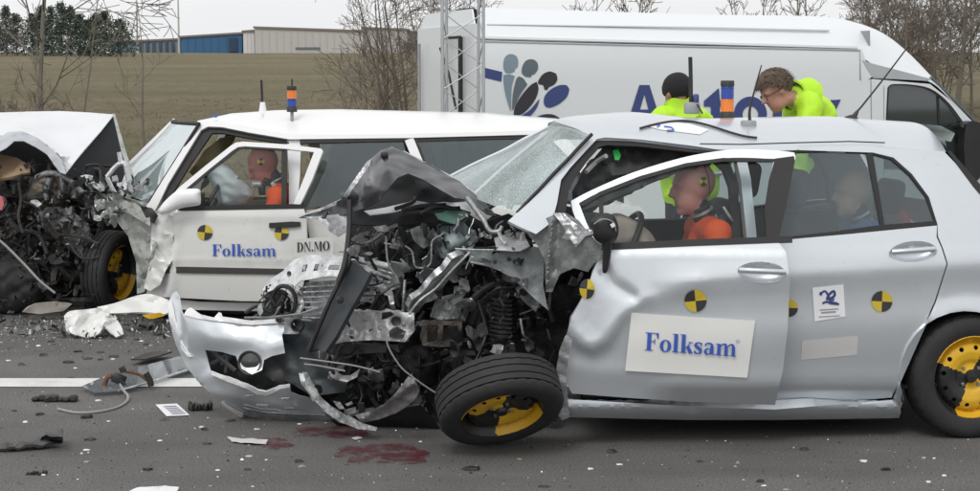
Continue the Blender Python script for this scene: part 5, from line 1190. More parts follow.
for a, b in (((207, 349), (236, 372)), ((222, 366), (234, 354)), ((211, 366), (228, 356)), ((226, 374), (228, 356))): tube('grille_strut', [bf(*a) + S.W*.04, bf(*b) + S.W*.03], .012, M['blackm'], bump, 6, 1)
# lower scraps
sheet('lower_scoop', [(355, 415), (370, 411), (383, 406), (393, 396), (401, 386), (408, 377), (414, 378), (420, 390), (416, 398), (408, 406), (396, 413), (380, 419), (362, 423)], sw([(355, 416, .45), (408, 380, .25), (420, 392, .22), (380, 419, .36)]), mat('sooty_bent_scoop', (.20, .20, .205), .4, .4, .3, 16, dirt=.9, dirtcol=(.04, .04, .04), bump=.5, bscale=40), car, th=.005, step=2.2, crump=(.016, 12), seed=3, sharp=28, bump=lambda x, y: .03*math.exp(-segd(x, y, (362, 418), (412, 384))[0]**2/30))
strapw = [(303, 374), (310, 385), (318, 398), (328, 408), (342, 418), (360, 426), (377, 429)]
sheet('torn_strap', [(302, 372), (307, 372), (313, 384), (321, 397), (331, 406), (345, 415), (362, 423), (377, 428), (376, 431), (358, 429), (340, 422), (325, 412), (314, 400), (306, 386)], sw([(303, 374, .56), (328, 408, .46), (377, 429, .36), (345, 420, .42)]), M['alloy'], car, th=.006, step=2.2, crump=(.014, 18), seed=4, sharp=28)
sheet('torn_bracket', [(299, 373), (306, 374), (313, 384), (318, 386), (319, 396), (313, 402), (308, 392), (301, 384)], fw(.56), M['galv'], car, th=.006, step=3, crump=(.02, 18), seed=3)
sheet('torn_bracket', [(329, 373), (334, 370), (342, 376), (350, 376), (360, 369), (357, 377), (347, 382), (336, 380), (331, 377)], fw(.52), M['galv'], car, th=.005, step=2.6, crump=(.02, 18), seed=5)
for l in ([(333, 401), (340, 402), (345, 409), (339, 409)], [(345, 404), (352, 401), (353, 404), (347, 406)], [(346, 410), (356, 407), (356, 413), (348, 414)]):
    sheet('torn_bracket', l, fw(.5), M['alloy'], car, th=.005, step=3, crump=(.01, 20), seed=3)
tube('torn_rod', [S.at(348, 416, .5), S.at(362, 424, .42), S.at(377, 428.5, .4)], .007, M['alloy'], car, 6, 3)
sheet('undertray', [(330, 420), (420, 405), (440, 430), (400, 436), (345, 432)], sw([(330, 420, .7), (440, 430, .6), (345, 432, .75)]), M['black'], car, th=.01, step=6, crump=(.02, 8), seed=2)
# collapsed front wheel
wc = S.at(499, 405, -.02)
ax = (S.U*.16 - S.W*.95 + Vector((0, 0, -1.16))).normalized()
Rw = .285
low = Rw*math.sqrt(1-ax.z**2) + .09*abs(ax.z)
wc.z = low + .0
wheel('wheel', wc, ax, Rw, .185, car, M['yellow'], spin=3.05)
wc2 = S.mirror(S.at(470, 400, .12), SW); wc2.z = .29
wheel('wheel', wc2, S.W, .29, .185, car, M['yellow'])
tube('drive_shaft', [wc + S.W*.22 + Vector((0, 0, .14)), S.at(470, 372, .85)], .02, M['grime'], car, 8, 1)
# ------------------------------------------------------------------ white estate car, front destroyed
Wf = Frame(Vector((0, 11.6, 0)), 0.0); WW = 1.70
est = thing('estate_car', Wf.P(-.4, .85, 0), 'white estate car with crushed front, bent open door and blue lettering, behind silver hatchback', 'car')
def wprof(z): return .04*((.6-z)/.42)**2 if z < .88 else .02 + (z-.88)*.30 + .08*(z-.88)**2
wsf = Wf.surf(wprof); WM = (Wf, WW)
def wopen(px): return max(0, (px-156)/150)*-.14
def wdoor(off=0.0):
    def f(px, py):
        w = 0
        for _ in range(4):
            p = Wf.at(px, py, w+off+wopen(px)); w = wprof(p.z)
        return Wf.at(px, py, w+off+wopen(px))
    return f
def wcrease(x, y): return .006*math.exp(-((y-261)/2.0)**2) - .006*math.exp(-((y-264.5)/2.5)**2) + .008*math.exp(-((y-216)/5)**2)
wdent = [fold([(158, 218), (170, 240), (164, 262), (160, 290)], 6, -.05), fold([(176, 218), (172, 262), (170, 294)], 5, .03)]
wd_ = [(155, 213), (158, 209.5), (230, 208.5), (303, 208), (306, 215), (307, 250), (303, 285), (298, 300), (280, 301.5), (240, 301), (200, 299), (163, 297), (146, 294), (150, 270), (154, 240)]
wdo = sheet('front_door', wd_, wdoor(), M['white'], est, th=.03, step=4.5, bump=lambda x, y: wcrease(x, y)+sum(f(x, y) for f in wdent), sharp=50)
sheet('door_window_frame', [[(174, 193), (179, 187.5), (205, 166), (231, 145.5), (236, 142.5), (243, 141.6), (289, 144.5), (321, 148.5), (323, 151), (312, 180), (298, 209), (172, 210)], [(181, 193), (207, 171), (232, 151), (238, 147), (245, 146.3), (284, 148.7), (314, 152), (304, 178), (293, 205), (180, 207)]], wdoor(.004), M['whiter'], wdo, th=.03, step=5)
sheet('belt_seal', [(178, 206), (292, 204), (303, 204.5), (303, 208.5), (178, 211)], wdoor(-.006), M['seal'], wdo, th=.014, step=8)
sheet('glass_seal', [(281.5, 149), (286.5, 149.5), (286.5, 206), (281.5, 206)], wdoor(.012), M['seal'], wdo, th=.014, step=8)
sheet('upper_seal', [(182, 192), (207, 170.5), (232, 150.5), (238, 146.6), (245, 146), (284, 148.4), (284, 150.6), (245, 148.6), (239, 149), (208, 173.5), (184, 194)], wdoor(.006), M['seal'], wdo, th=.012, step=5)
sheet('front_door_window', [(182, 193), (207, 171), (232, 151), (245, 147), (284, 149), (284, 206), (182, 207)], wdoor(.02), glass('clear_side_glass', (.93, .95, .95), -.03, .008), wdo, th=.004, step=12)
cushion('door_mirror', [(158, 211), (163, 203), (175, 192), (183, 189.2), (197, 188.6), (200.5, 190.5), (200.8, 203), (198, 205.5), (182, 208), (170, 213), (161, 215)], lambda x, y: Wf.at(x, y, -.10), M['whiter'], wdo, .045, 5, 2.4, (.0, 10), .06)
sheet('rub_strip', [(160, 267.5), (172, 266.8), (303, 269.5), (303, 275), (172, 273), (160, 273.5)], wdoor(-.012), mat('grey_rub_strip', (.055, .052, .048), .6, 0, .2, 6, dirt=.5), wdo, th=.016, step=8)
sheet('rub_strip', [(309, 269.7), (640, 268), (640, 273.5), (309, 275)], Wf.surf(wprof, -.012), bpy.data.materials['grey_rub_strip'], est, th=.016, step=14)
sheet('door_handle', [(269, 223), (292, 221.5), (300, 222), (300, 226.5), (292, 227.5), (269, 228)], wdoor(-.02), M['black'], wdo, th=.02, step=4)
wfn = lambda x, y: (lambda p: p + (CP-p).normalized()*(wcrease(x, y)+sum(f(x, y) for f in wdent)))(wdoor(-.004)(x, y))
word('lettering', 'Folksam', (212, 256), (276, 256.3), 11.6, wfn, M['blue'], est)
marker((204.8, 232.5), 7.6, wfn, wdo, start=.1); marker((281.5, 233), 7.2, wfn, wdo, start=.1)
# torn front edge
sheet('torn_door_edge', [(153, 212), (170, 211), (178, 222), (173, 238), (175, 256), (166, 270), (160, 285), (150, 291), (144, 288), (150, 262), (151, 235)], lambda x, y: Wf.at(x, y, -.03), M['white'], wdo, th=.004, step=3.5, crump=(.035, 11), seed=4)
# rear doors, quarter, pillars
wrd = [(306, 210), (430, 207), (432, 240), (425, 275), (410, 300), (305, 303), (309, 285), (311, 250)]
wrdo = sheet('rear_door', wrd, wsf, M['white'], est, th=.03, step=8, bump=wcrease, mirror=WM)
word('lettering', 'DN.MO', (296.8, 252), (330, 250.3), 9.4, lambda x, y: Wf.at(x, y, -.16 if x < 307 else -.16), M['char'], est)
sheet('plate_sticker', [(294, 239), (333, 237), (333, 256), (294, 258)], lambda x, y: Wf.at(x, y, -.157), M['white'], est, th=.002, step=8)
ac = (505, 288); arcw = [(ac[0]+47*math.cos(math.radians(a)), ac[1]+47*math.sin(math.radians(a))) for a in range(20, -201, -14)]
sheet('rear_quarter_panel', [(432, 207), (560, 204), (640, 206), (655, 225), (662, 260), (655, 298), (575, 302)] + arcw + [(430, 303), (412, 301), (427, 275), (434, 240)], wsf, M['white'], est, th=.03, step=9, bump=wcrease, mirror=WM)
sheet('sill', [(146, 296), (200, 302), (300, 304), (430, 305), (430, 312), (300, 312), (150, 309)], Wf.surf(lambda z: .06), M['white'], est, th=.06, step=10, mirror=WM)
sheet('underbody', [(140, 305), (640, 305), (640, 314), (140, 314)], Wf.surf(lambda z: .3), M['blackm'], est, th=.8, step=30)
sheet('inner_body_side', [(160, 212), (640, 207), (640, 295), (560, 300), (160, 296)], Wf.surf(wprof, .12), M['dark'], est, th=.02, step=24, mirror=WM)
bpil = [(287, 141), (301, 140.5), (300, 175), (297, 208), (289, 208), (289, 175)]
sheet('b_pillar', bpil, Wf.surf(wprof, .03), M['whiter'], est, th=.05, step=8, mirror=WM)
g1 = [(322, 143), (365, 142), (403, 142), (411, 170), (422, 205), (302, 207)]
sheet('rear_door_window', g1, Wf.surf(wprof, .02), M['glassd'], est, th=.004, step=16, mirror=WM)
sheet('door_frame_trim', [(300, 139.5), (360, 137.8), (404, 137.5), (405, 141), (360, 141.8), (300, 143.5)], Wf.surf(wprof, .008), M['seal'], est, th=.02, step=10, mirror=WM)
strip('c_pillar', [(409, 139), (420, 166), (432, 205)], 9, Wf.surf(wprof, .006), M['whiter'], est, th=.04, mirror=WM)
g2 = [(418, 141.5), (480, 139.5), (545, 138), (570, 160), (590, 200), (440, 205), (428, 168)]
sheet('cargo_window', g2, Wf.surf(wprof, .02), M['glassd'], est, th=.004, step=18, mirror=WM)
sheet('cargo_frame', [[(414, 137.5), (480, 135.5), (548, 134), (576, 158), (600, 205), (434, 208), (424, 168)], g2], Wf.surf(wprof, .012), M['seal'], est, th=.02, step=10, mirror=WM)
strip('d_pillar', [(553, 133), (580, 160), (606, 206)], 12, Wf.surf(wprof, .004), M['whiter'], est, th=.05, mirror=WM)
# A pillar + roof
sheet('a_pillar', [(146, 206), (150, 201), (164, 178), (180, 153), (197, 124), (203, 121), (222, 122), (250, 127), (289, 134), (330, 134.5), (404, 133.8), (480, 132), (550, 130), (553, 134), (480, 136), (404, 138), (330, 138.8), (289, 139.2), (249, 132.5), (222, 127), (208, 126.5), (201, 130), (182, 161), (168, 184), (158, 205), (154, 212)], wsf, M['whiter'], est, th=.04, step=5, mirror=WM)
sheet('aperture_seal', [(208, 127), (222, 127.6), (249, 133), (289, 139.6), (289, 144), (249, 138), (222, 133), (212, 133), (190, 165), (170, 198), (160, 206), (169, 184), (183, 161), (201.5, 130.5)], Wf.surf(wprof, .03), M['seal'], est, th=.03, step=5, mirror=WM)
nrw = catmull([(199, 124), (222, 124), (250, 129), (289, 136), (330, 136.5), (404, 136), (480, 134), (550, 132)], 5, False)
V = []; F = []; NT = 21
rr0 = []
for i, q in enumerate(nrw):
    p = wsf(q.x, q.y); u, w, z = Wf.loc(p); f_ = i/(len(nrw)-1); rr0.append((u, z))
    ztop = np.interp(q.x, [199, 222, 262, 330, 480, 550], [120, 113.5, 110.5, 109.5, 113, 119])
    zt = Wf.at(q.x, float(ztop), .75).z
    for k in range(NT):
        t = k/(NT-1); e = abs(2*t-1); bow = 1-e**2
        V.append(Wf.P(u - .09*bow*max(0, 1-f_*5) + .08*bow*max(0, f_*5-4), w+(WW-2*w)*t, z + (zt-z)*(1-e**2.6)))
for i in range(len(nrw)-1):
    for k in range(NT-1): F.append((i*NT+k, (i+1)*NT+k, (i+1)*NT+k+1, i*NT+k+1))
V2, F2 = thicken(V, [t for f in F for t in ((f[0], f[1], f[2]), (f[0], f[2], f[3]))], .02, Vector((-1, 11, 30)))
mk('roof', V2, F2, M['whiter'], est, sharp=45)
ut = Wf.loc(wsf(553, 133)); ul = Wf.loc(wsf(606, 206)); ue2 = Wf.loc(wsf(650, 230))
def secw(uz, m, name, crown=.04):
    V = []; F = []
    for (u, z, w) in uz:
        for k in range(9): t = k/8; V.append(Wf.P(u+crown*(1-(2*t-1)**2), w+(WW-2*w)*t, z))
    for i in range(len(uz)-1):
        for k in range(8): F.append((i*9+k, i*9+k+1, (i+1)*9+k+1, (i+1)*9+k))
    return mk(name, V, F, m, est)
secw([(ut[0], ut[2]+.03, .16), (ul[0], ul[2], .06)], M['glassd'], 'tailgate_window'); secw([(ul[0], ul[2], .05), (ue2[0], .7, .03), (ue2[0]+.02, .3, .04)], M['white'], 'tailgate')
# windscreen
cn = [Wf.at(149, 203, .08), Wf.at(199, 124, .17), Wf.at(176, 121, 1.5), Wf.at(118, 178, 1.55)]
V = []; F = []
for i in range(11):
    for j in range(13):
        s, t = i/10, j/12; p = (cn[0]*(1-s)+cn[1]*s)*(1-t)+(cn[3]*(1-s)+cn[2]*s)*t; V.append(p + Vector((-.09*4*t*(1-t), 0, .0)))
for i in range(10):
    for j in range(12): a = i*13+j; F.append((a, a+1, a+14, a+13))
mk('windscreen', V, F, glass('pale_estate_windscreen', (.62, .72, .72), .10, .42, (.42, .50, .50)), est)
tube('windscreen_seal', [V[i*13] for i in range(11)], .013, M['seal'], est, 6, 1); tube('windscreen_seal', [V[130+j] for j in range(13)], .014, M['seal'], est, 6, 1); tube('far_pillar', [V[i*13+12] for i in range(11)], .03, M['whiter'], est, 6, 1)
# interior
quad('floor_pan', [Wf.P(-2.4, .1, .22), Wf.P(1.0, .1, .22), Wf.P(1.0, WW-.1, .22), Wf.P(-2.4, WW-.1, .22)], M['dark'], est)
quad('far_trim', [Wf.at(165, 200, 1.5), Wf.at(290, 200, 1.5), Wf.at(290, 215, 1.5), Wf.at(165, 215, 1.5)], M['beige'], est)
uW = Wf.loc(Wf.at(276, 210, .42))[0]
seat(uW-.12, .45, .40, .62, .5, est, Wf, M['beige']); seat(uW-.12, 1.25, .40, .62, .5, est, Wf, M['beige'])
uW2 = Wf.loc(Wf.at(395, 210, .42))[0]; seat(uW2-.1, .85, .42, .5, 1.2, est, Wf, M['fabric'], head=False)
quad('dashboard', [Wf.at(165, 214, .2), Wf.at(165, 214, 1.45), Wf.at(205, 214, 1.45), Wf.at(205, 214, .2)], M['dark'], est, .15)
sheet('sun_visor_trim', [(190, 172), (205, 150), (220, 138), (236, 136), (228, 148), (208, 165), (196, 178)], lambda x, y: Wf.at(x, y, 1.2), mat('olive_brown_trim', (.10, .085, .04), .8), est, th=.03, step=6, crump=(.02, 9))
cushion('driver_airbag', [(204, 170), (216, 162), (228, 166), (240, 178), (252, 190), (255, 197), (244, 206), (232, 210), (221, 207), (214, 190)], lambda x, y: Wf.at(x, y, .40), M['airbagw'], est, .13, 7, 3, (.03, 12))
p = Wf.at(212, 203, .42); tube('steering_wheel', [p + Wf.W*(.19*math.cos(g)) + Vector((.09*math.sin(g), 0, .17*math.sin(g))) for g in [6.283*i/14 for i in range(14)]], .015, M['black'], est, 8, 2, True)
# roof instruments
bp_ = Wf.at(292, 129, .36); tube('beacon_pole', [bp_, Wf.at(292, 112, .36)], .012, M['grey'], est, 8, 1)
lathe('beacon_foot', [(0, .03), (.03, .028), (.045, 0)], bp_ + Vector((0, 0, -.01)), Matrix.Rotation(math.pi/2, 3, 'X'), M['grey'], est, 14, cap=False)
beacon(Wf.at(292, 112, .36), Wf.at(292, 86, .36).z, .035, ('lamp_b', 'lamp_o'), est)
tube('beacon_tip', [Wf.at(292, 87, .36), Wf.at(292, 79, .36)], .006, M['black'], est, 6, 1)
tube('roof_cable', [Wf.at(294, 128, .34), Wf.at(301, 131, .3), Wf.at(307, 135.5, .24)], .006, M['grey'], est, 6, 4)
an = tube('antenna', [Wf.at(262.5, 108, .8), Wf.at(262, 95, .8), Wf.at(261.3, 80, .8)], .010, M['black'], est, 6, 1)
lathe('antenna_foot', [(0, .06), (.018, .055), (.03, -.02)], Wf.at(262.7, 110, .8), Matrix.Rotation(math.pi/2, 3, 'X'), M['paper'], an, 12, cap=False)
prints('roof_sticker', [stroke_([(212, 114), (216, 117), (218, 115)], 1.5)], M['blue'], est, lambda x, y: Wf.at(x, y, .4)+Vector((0, -.02, 0)))
# bonnet thrown up into a tent
tps_b = tps([(0, 112, 1.3), (60, 111, 1.3), (114, 114, 1.15), (64, 172, .35), (20, 138, .62), (0, 150, .5), (60, 140, .72), (-60, 116, 1.35), (-60, 165, .5), (90, 140, .72)])
def ww_(pts):
    f = tps(pts); return lambda x, y: Wf.at(x, y, f(x, y))
bon = sheet('bonnet', [(-60, 116), (-20, 113.5), (0, 112.5), (30, 111.5), (60, 111), (90, 112.5), (114, 114.5), (100, 132), (84, 150), (66, 172.5), (60, 170), (53, 160), (47, 152), (36, 145), (24, 139), (14, 139), (6, 146), (-10, 154), (-60, 165)], ww_([(0, 112, 1.3), (60, 111, 1.3), (114, 114, 1.15), (64, 172, .35), (20, 138, .62), (0, 150, .5), (60, 140, .72), (-60, 116, 1.35), (-60, 165, .5), (90, 140, .72)]), mat('white_bonnet_paint', (.70, .71, .73), .35, 0, .04, 4, dirt=.3, dirtcol=(.4, .4, .39), coat=.4), est, th=.006, step=5, crump=(.010, 5), seed=4,
    bump=lambda x, y: .13*fold([(-5, 150), (14, 141), (36, 148), (52, 160), (60, 168)], 6, 1)(x, y)*-1 + .09*fold([(-5, 135), (16, 133), (40, 140), (62, 156)], 5, 1)(x, y))
sheet('bonnet_crumple', [(-60, 168), (-10, 156), (6, 148), (14, 141), (24, 141), (36, 147), (47, 154), (60, 172), (66, 174), (62, 160), (52, 149), (38, 138), (22, 131), (8, 132), (-10, 140), (-60, 150)], lambda x, y: (lambda p: p + (CP-p).normalized()*.09)(Wf.at(x, y, tps_b(x, y))), mat('shaded_crease_paint', (.42, .44, .47), .35, 0, .25, 14, dirt=.7, dirtcol=(.16, .17, .18), coat=.3), bon, th=.005, step=2.6, crump=(.05, 9), seed=6, sharp=28)  # darker overlay; crease shading and grey-blue reflections painted into its colour
sheet('bonnet_underside', [(114, 115), (121, 140), (128, 165), (122, 182), (100, 186), (66, 174), (90, 145)], ww_([(114, 115, 1.15), (66, 174, .40), (128, 168, .9), (100, 186, .7)]), M['dark'], bon, th=.006, step=6)
sheet('bonnet_side_edge', [(112.5, 113.5), (115, 114), (124, 145), (137, 186), (133, 188), (121, 150)], ww_([(114, 114, 1.1), (135, 186, .5), (122, 150, .8)]), M['whited'], bon, th=.02, step=5)
for k, pts in enumerate((((107, 177), (116, 166), (124, 163), (127, 172), (131, 192)), ((107, 177), (112, 188), (119, 200)), ((119, 200), (126, 200), (131, 192)), ((119, 152), (121, 163)))):
    tube('bonnet_hinge', [Wf.at(x, y, .35) for x, y in pts], .018, M['galv'], est, 6, 3)
sheet('insulation_mat', [(-40, 158), (0, 154), (18, 158), (30, 166), (30, 172), (14, 176), (-5, 180), (-40, 182)], ww_([(-40, 158, .7), (30, 168, .55), (0, 178, .45)]), mat('tan_insulation', (.36, .25, .16), .9, 0, .2, 8, dirt=.3), est, th=.02, step=5, crump=(.03, 9), seed=3)
sheet('bulkhead_shadow_panel', [(-60, 135), (20, 132), (60, 145), (110, 180), (140, 200), (140, 300), (-60, 310)], lambda x, y: Wf.at(x, y, 1.45), M['dark'], est, th=.02, step=16)  # added dark sheet filling the gap under the bonnet in place of shade
# crushed wing and front
sheet('fender_rear', [(94, 195), (110, 194), (130, 199), (146, 202), (155, 210), (156, 245), (150, 270), (144, 292), (137, 294), (136, 262), (128, 236), (117, 222), (107, 216), (98, 206)], ww_([(94, 195, .45), (130, 200, .2), (155, 212, .0), (144, 290, .02), (110, 215, .4), (130, 240, .15)]), M['whited'], est, th=.005, step=2.6, crump=(.05, 9), seed=5, sharp=28)
sheet('fender_fold', [(108, 196), (135, 203), (150, 214), (150, 226), (138, 219), (120, 208)], ww_([(108, 196, .32), (150, 215, -.06), (138, 219, .0)]), M['whited'], est, th=.005, step=2.6, crump=(.04, 12), seed=7, sharp=28)
sheet('black_scrap', [(140, 206), (152, 208), (158, 216), (154, 224), (146, 218)], lambda x, y: Wf.at(x, y, -.08), M['black'], est, th=.01, step=4, crump=(.02, 14))
wcw = Wf.at(112, 270, .62); wcw.z = .30
wheel('wheel', wcw, (Vector((1.0, -.34, -.05))).normalized(), .30, .19, est, M['yellow'], spin=.2)
for (px, w) in ((505, .1),):
    c = Wf.at(px, 288, w); c.z = .31; wheel('wheel', c, (0, -1, 0), .31, .2, est, M['grey'], False)
    c2 = Wf.mirror(c, WW); wheel('wheel', c2, (0, 1, 0), .31, .2, est, M['grey'], False)
c = Wf.P(Wf.loc(wcw)[0]-.05, WW-.12, .31); wheel('wheel', c, (-.2, 1, 0), .31, .19, est, M['yellow'])
cw = Wf.at(16, 285, .35); cw.z = .26
lump('wheel_arch_debris', [(-20, 262), (10, 258), (36, 268), (44, 288), (34, 308), (8, 314), (-20, 310)], .55, .15, M['rubber'], 31, est, Wf, (.03, 8))
lump('engine_block', [(-30, 180), (20, 176), (60, 182), (96, 196), (104, 225), (96, 262), (86, 296), (50, 306), (0, 308), (-30, 300)], 1.05, .30, M['grime'], 33, est, Wf, (.06, 7), 5)
lump('rocker_cover', [(34, 214), (52, 206), (76, 214), (88, 228), (92, 246), (84, 262), (70, 250), (52, 236)], .55, .10, M['alloy'], 34, est, Wf, (.03, 12), 3.5)
lump('inlet_manifold', [(26, 196), (32, 182), (44, 174), (62, 176), (74, 184), (84, 194), (80, 202), (66, 200), (50, 208), (38, 208)], .60, .08, mat('brown_grey_casting', (.20, .17, .14), .55, .3, .5, 12, dirt=.6, dirtcol=(.05, .05, .05)), 35, est, Wf, (.03, 14), 3)
for k, pts in enumerate((((36, 178), (50, 173), (66, 178), (78, 188), (86, 197)), ((46, 200), (47, 188), (50, 178)), ((60, 198), (62, 186), (60, 178)), ((74, 198), (74, 190), (70, 184)))):
    tube('inlet_pipe', [Wf.at(x, y, .48) for x, y in pts], .022, M['alloy'], est, 8, 4)
sheet('bright_scrap', [(30, 201), (36, 199), (42, 204), (38, 207), (31, 206)], lambda x, y: Wf.at(x, y, .42), M['galv'], est, th=.01, step=3)
sheet('bright_scrap', [(80, 176), (86, 174.5), (93, 176), (92, 178), (84, 178.5)], lambda x, y: Wf.at(x, y, .42), M['whiter'], est, th=.01, step=3)
wires(34, (-5, 165, 100, 300), Wf, (.35, .7), ['black', 'black', 'blackm', 'grime', 'grime', 'grimeb'], est, 9, (.006, .02), (20, 70))
fragments('crushed_metal_pieces', 420, (-20, 165, 110, 312), lambda x, y, r: Wf.at(x, y, r.uniform(.35, .85)), ['grime', 'grime', 'blackm', 'grime', 'grimeb', 'black', 'grimeb'], est, 8, (.014, .045))
fragments('crushed_metal_pieces', 90, (86, 178, 150, 215), lambda x, y, r: Wf.at(x, y, r.uniform(.1, .45)), ['grime', 'whited', 'black', 'alloy'], est, 9, (.012, .04))
fragments('crushed_metal_pieces', 110, (30, 185, 100, 260), lambda x, y, r: Wf.at(x, y, r.uniform(.3, .5)), ['grimeb', 'alloy', 'grime', 'blackm'], est, 19, (.014, .04))
plates(34, (0, 172, 104, 292), (.3, .6), ['grime', 'grimeb', 'alloy', 'blackm', 'grime', 'grimeb'], est, Wf, 51, (4, 11), .05)
plates(12, (92, 186, 140, 222), (.05, .3), ['whited', 'alloy', 'grime', 'galv'], est, Wf, 52, (4, 9), .04)
tube('loose_cable', [Wf.at(-6, 236, .15), Wf.at(6, 246, .15), Wf.at(25, 265, .13), Wf.at(40, 281, .1), Wf.at(55, 293, .1)], .009, M['wire'], est, 6, 5)
sheet('red_cap', [(-2, 196), (2, 198), (4, 204), (2, 210), (-3, 210)], lambda x, y: Wf.at(x, y, .3), mat('pink_red_plastic', (.55, .16, .16), .5), est, th=.05, step=3)
sheet('pale_splash_panel', [(22, 312), (34, 304), (52, 302), (72, 304), (64, 311), (40, 314)], lambda x, y: Wf.at(x, y, .25), mat('pale_beige_plastic', (.36, .33, .29), .6, 0, .2, 10, dirt=.4), est, th=.02, step=4, crump=(.02, 10))
# ------------------------------------------------------------------ figures: one continuous skin per body
def capsule(p0, p1, r0, r1, n=12, m=5):
    p0, p1 = Vector(p0), Vector(p1); d = p1-p0
    A = axes(d if d.length > 1e-6 else Vector((0, 0, 1))); L = d.length; prof = []
    for i in range(m+1): g = math.pi/2*i/m; prof.append((r0*math.sin(g), -r0*math.cos(g)))
    for i in range(m+1): g = math.pi/2*i/m; prof.append((r1*math.cos(g), L + r1*math.sin(g)))
    V = []; F = []; k0 = len(prof)
    for k in range(n):
        g = 6.2832*k/n
        for r, y in prof: V.append(A @ Vector((max(r, 1e-5)*math.cos(g), y, max(r, 1e-5)*math.sin(g))) + p0)
    for k in range(n):
        for i in range(k0-1): F.append((k*k0+i, ((k+1) % n)*k0+i, ((k+1) % n)*k0+i+1, k*k0+i+1))
    return V, F
def ellip(c, rad, R=None, n=16, m=10):
    V = []; F = []
    for j in range(m+1):
        a = math.pi*j/m
        for k in range(n):
            g = 6.2832*k/n; q = Vector((rad[0]*max(1e-4, math.sin(a))*math.cos(g), rad[1]*max(1e-4, math.sin(a))*math.sin(g), rad[2]*math.cos(a))); V.append((R @ q if R else q) + Vector(c))
    for j in range(m):
        for k in range(n): F.append((j*n+k, (j+1)*n+k, (j+1)*n+(k+1) % n, j*n+(k+1) % n))
    return V, F
def figure(name, prims, parent, voxel=.012, smooth=4, jitter=0.0):
    """prims: ('c', p0, p1, r0, r1, mat) or ('e', c, radii, R, mat); merged to one skin, coloured by the nearest shape"""
    parts = []; info = []
    mats = []
    for pr in prims:
        if pr[0] == 'c': parts.append(capsule(*pr[1:5])); info.append((Vector(pr[1]), Vector(pr[2]), pr[3], pr[4]))
        else: parts.append(ellip(pr[1], pr[2], pr[3])); info.append(('e', Vector(pr[1]), pr[2], pr[3]))
        if pr[-1] not in mats: mats.append(pr[-1])
    V, F = join(parts); o = mk(name+'_tmp', V, F, M[mats[0]], None)
    md = o.modifiers.new('r', 'REMESH'); md.mode = 'VOXEL'; md.voxel_size = voxel
    ms = o.modifiers.new('s', 'SMOOTH'); ms.iterations = smooth; ms.factor = .5
    dg = bpy.context.evaluated_depsgraph_get(); me = bpy.data.meshes.new_from_object(o.evaluated_get(dg))
    V = [v.co.copy() for v in me.vertices]; F = [tuple(p.vertices) for p in me.polygons]
    bpy.data.objects.remove(o)
    def dist(p, inf):
        if inf[0] == 'e':
            q = p-inf[1]; q = inf[3].transposed() @ q if inf[3] else q
            s = math.sqrt(sum((q[i]/inf[2][i])**2 for i in range(3))); return (s-1)*min(inf[2])
        a, b, r0, r1 = inf; d = b-a; t = max(0, min(1, (p-a).dot(d)/max(1e-9, d.length_squared))); return (p-a-d*t).length - (r0+(r1-r0)*t)
    mi = []
    for f in F:
        c = sum((V[i] for i in f), Vector())/len(f); k = min(range(len(info)), key=lambda j: dist(c, info[j])); mi.append(mats.index(prims[k][-1]))
    if jitter:
        V = [v + Vector((noise.noise(v*14), noise.noise(v*14+Vector((5, 5, 5))), noise.noise(v*14+Vector((9, 1, 3)))))*jitter for v in V]
    return mk('body', V, F, [M[k] for k in mats], parent, mi=mi, sharp=80)
def head_prims(c, fwd, up, s=1.0, skin='skin', ears=True):
    f = fwd.normalized(); u = (up - f*up.dot(f)).normalized(); sd = u.cross(f); R = Matrix((f, sd, u)).transposed()
    P = lambda a, b, z: c + f*a*s + sd*b*s + u*z*s
    pr = [('e', P(-.01, 0, .03), (.098*s, .077*s, .095*s), R, skin), ('e', P(.025, 0, -.035), (.068*s, .058*s, .085*s), R, skin), ('c', P(.088, 0, .02), P(.108, 0, -.02), .010*s, .014*s, skin),
          ('c', P(.078, -.025, -.062), P(.078, .025, -.062), .012*s, .012*s, skin), ('e', P(.065, 0, -.098), (.026*s, .026*s, .02*s), R, skin), ('c', P(.075, -.035, .032), P(.075, .035, .032), .014*s, .014*s, skin)]
    if ears: pr += [('e', P(-.01, sg*.077, -.005), (.022*s, .010*s, .032*s), R, skin) for sg in (-1, 1)]
    return pr, P, R
def hand_prims(wrist, dirv, palm_n, s, m):
    d = dirv.normalized(); n = (palm_n - d*palm_n.dot(d)).normalized(); sd = d.cross(n); out = [('c', wrist, wrist + d*.07*s, .026*s, .034*s, m)]
    for k, (o, L) in enumerate(((-.030, .065), (-.010, .075), (.010, .07), (.028, .055))):
        a = wrist + d*.085*s + sd*o*s; b = a + d*L*.5*s + n*.008*s; out += [('c', a, b, .0095*s, .009*s, m), ('c', b, b + d*L*.4*s + n*.024*s, .009*s, .0075*s, m)]
    a = wrist + d*.03*s - sd*.03*s; out += [('c', a, a + d*.04*s - sd*.028*s + n*.01*s, .012*s, .010*s, m), ('c', a + d*.04*s - sd*.028*s + n*.01*s, a + d*.07*s - sd*.03*s + n*.03*s, .010*s, .008*s, m)]
    return out
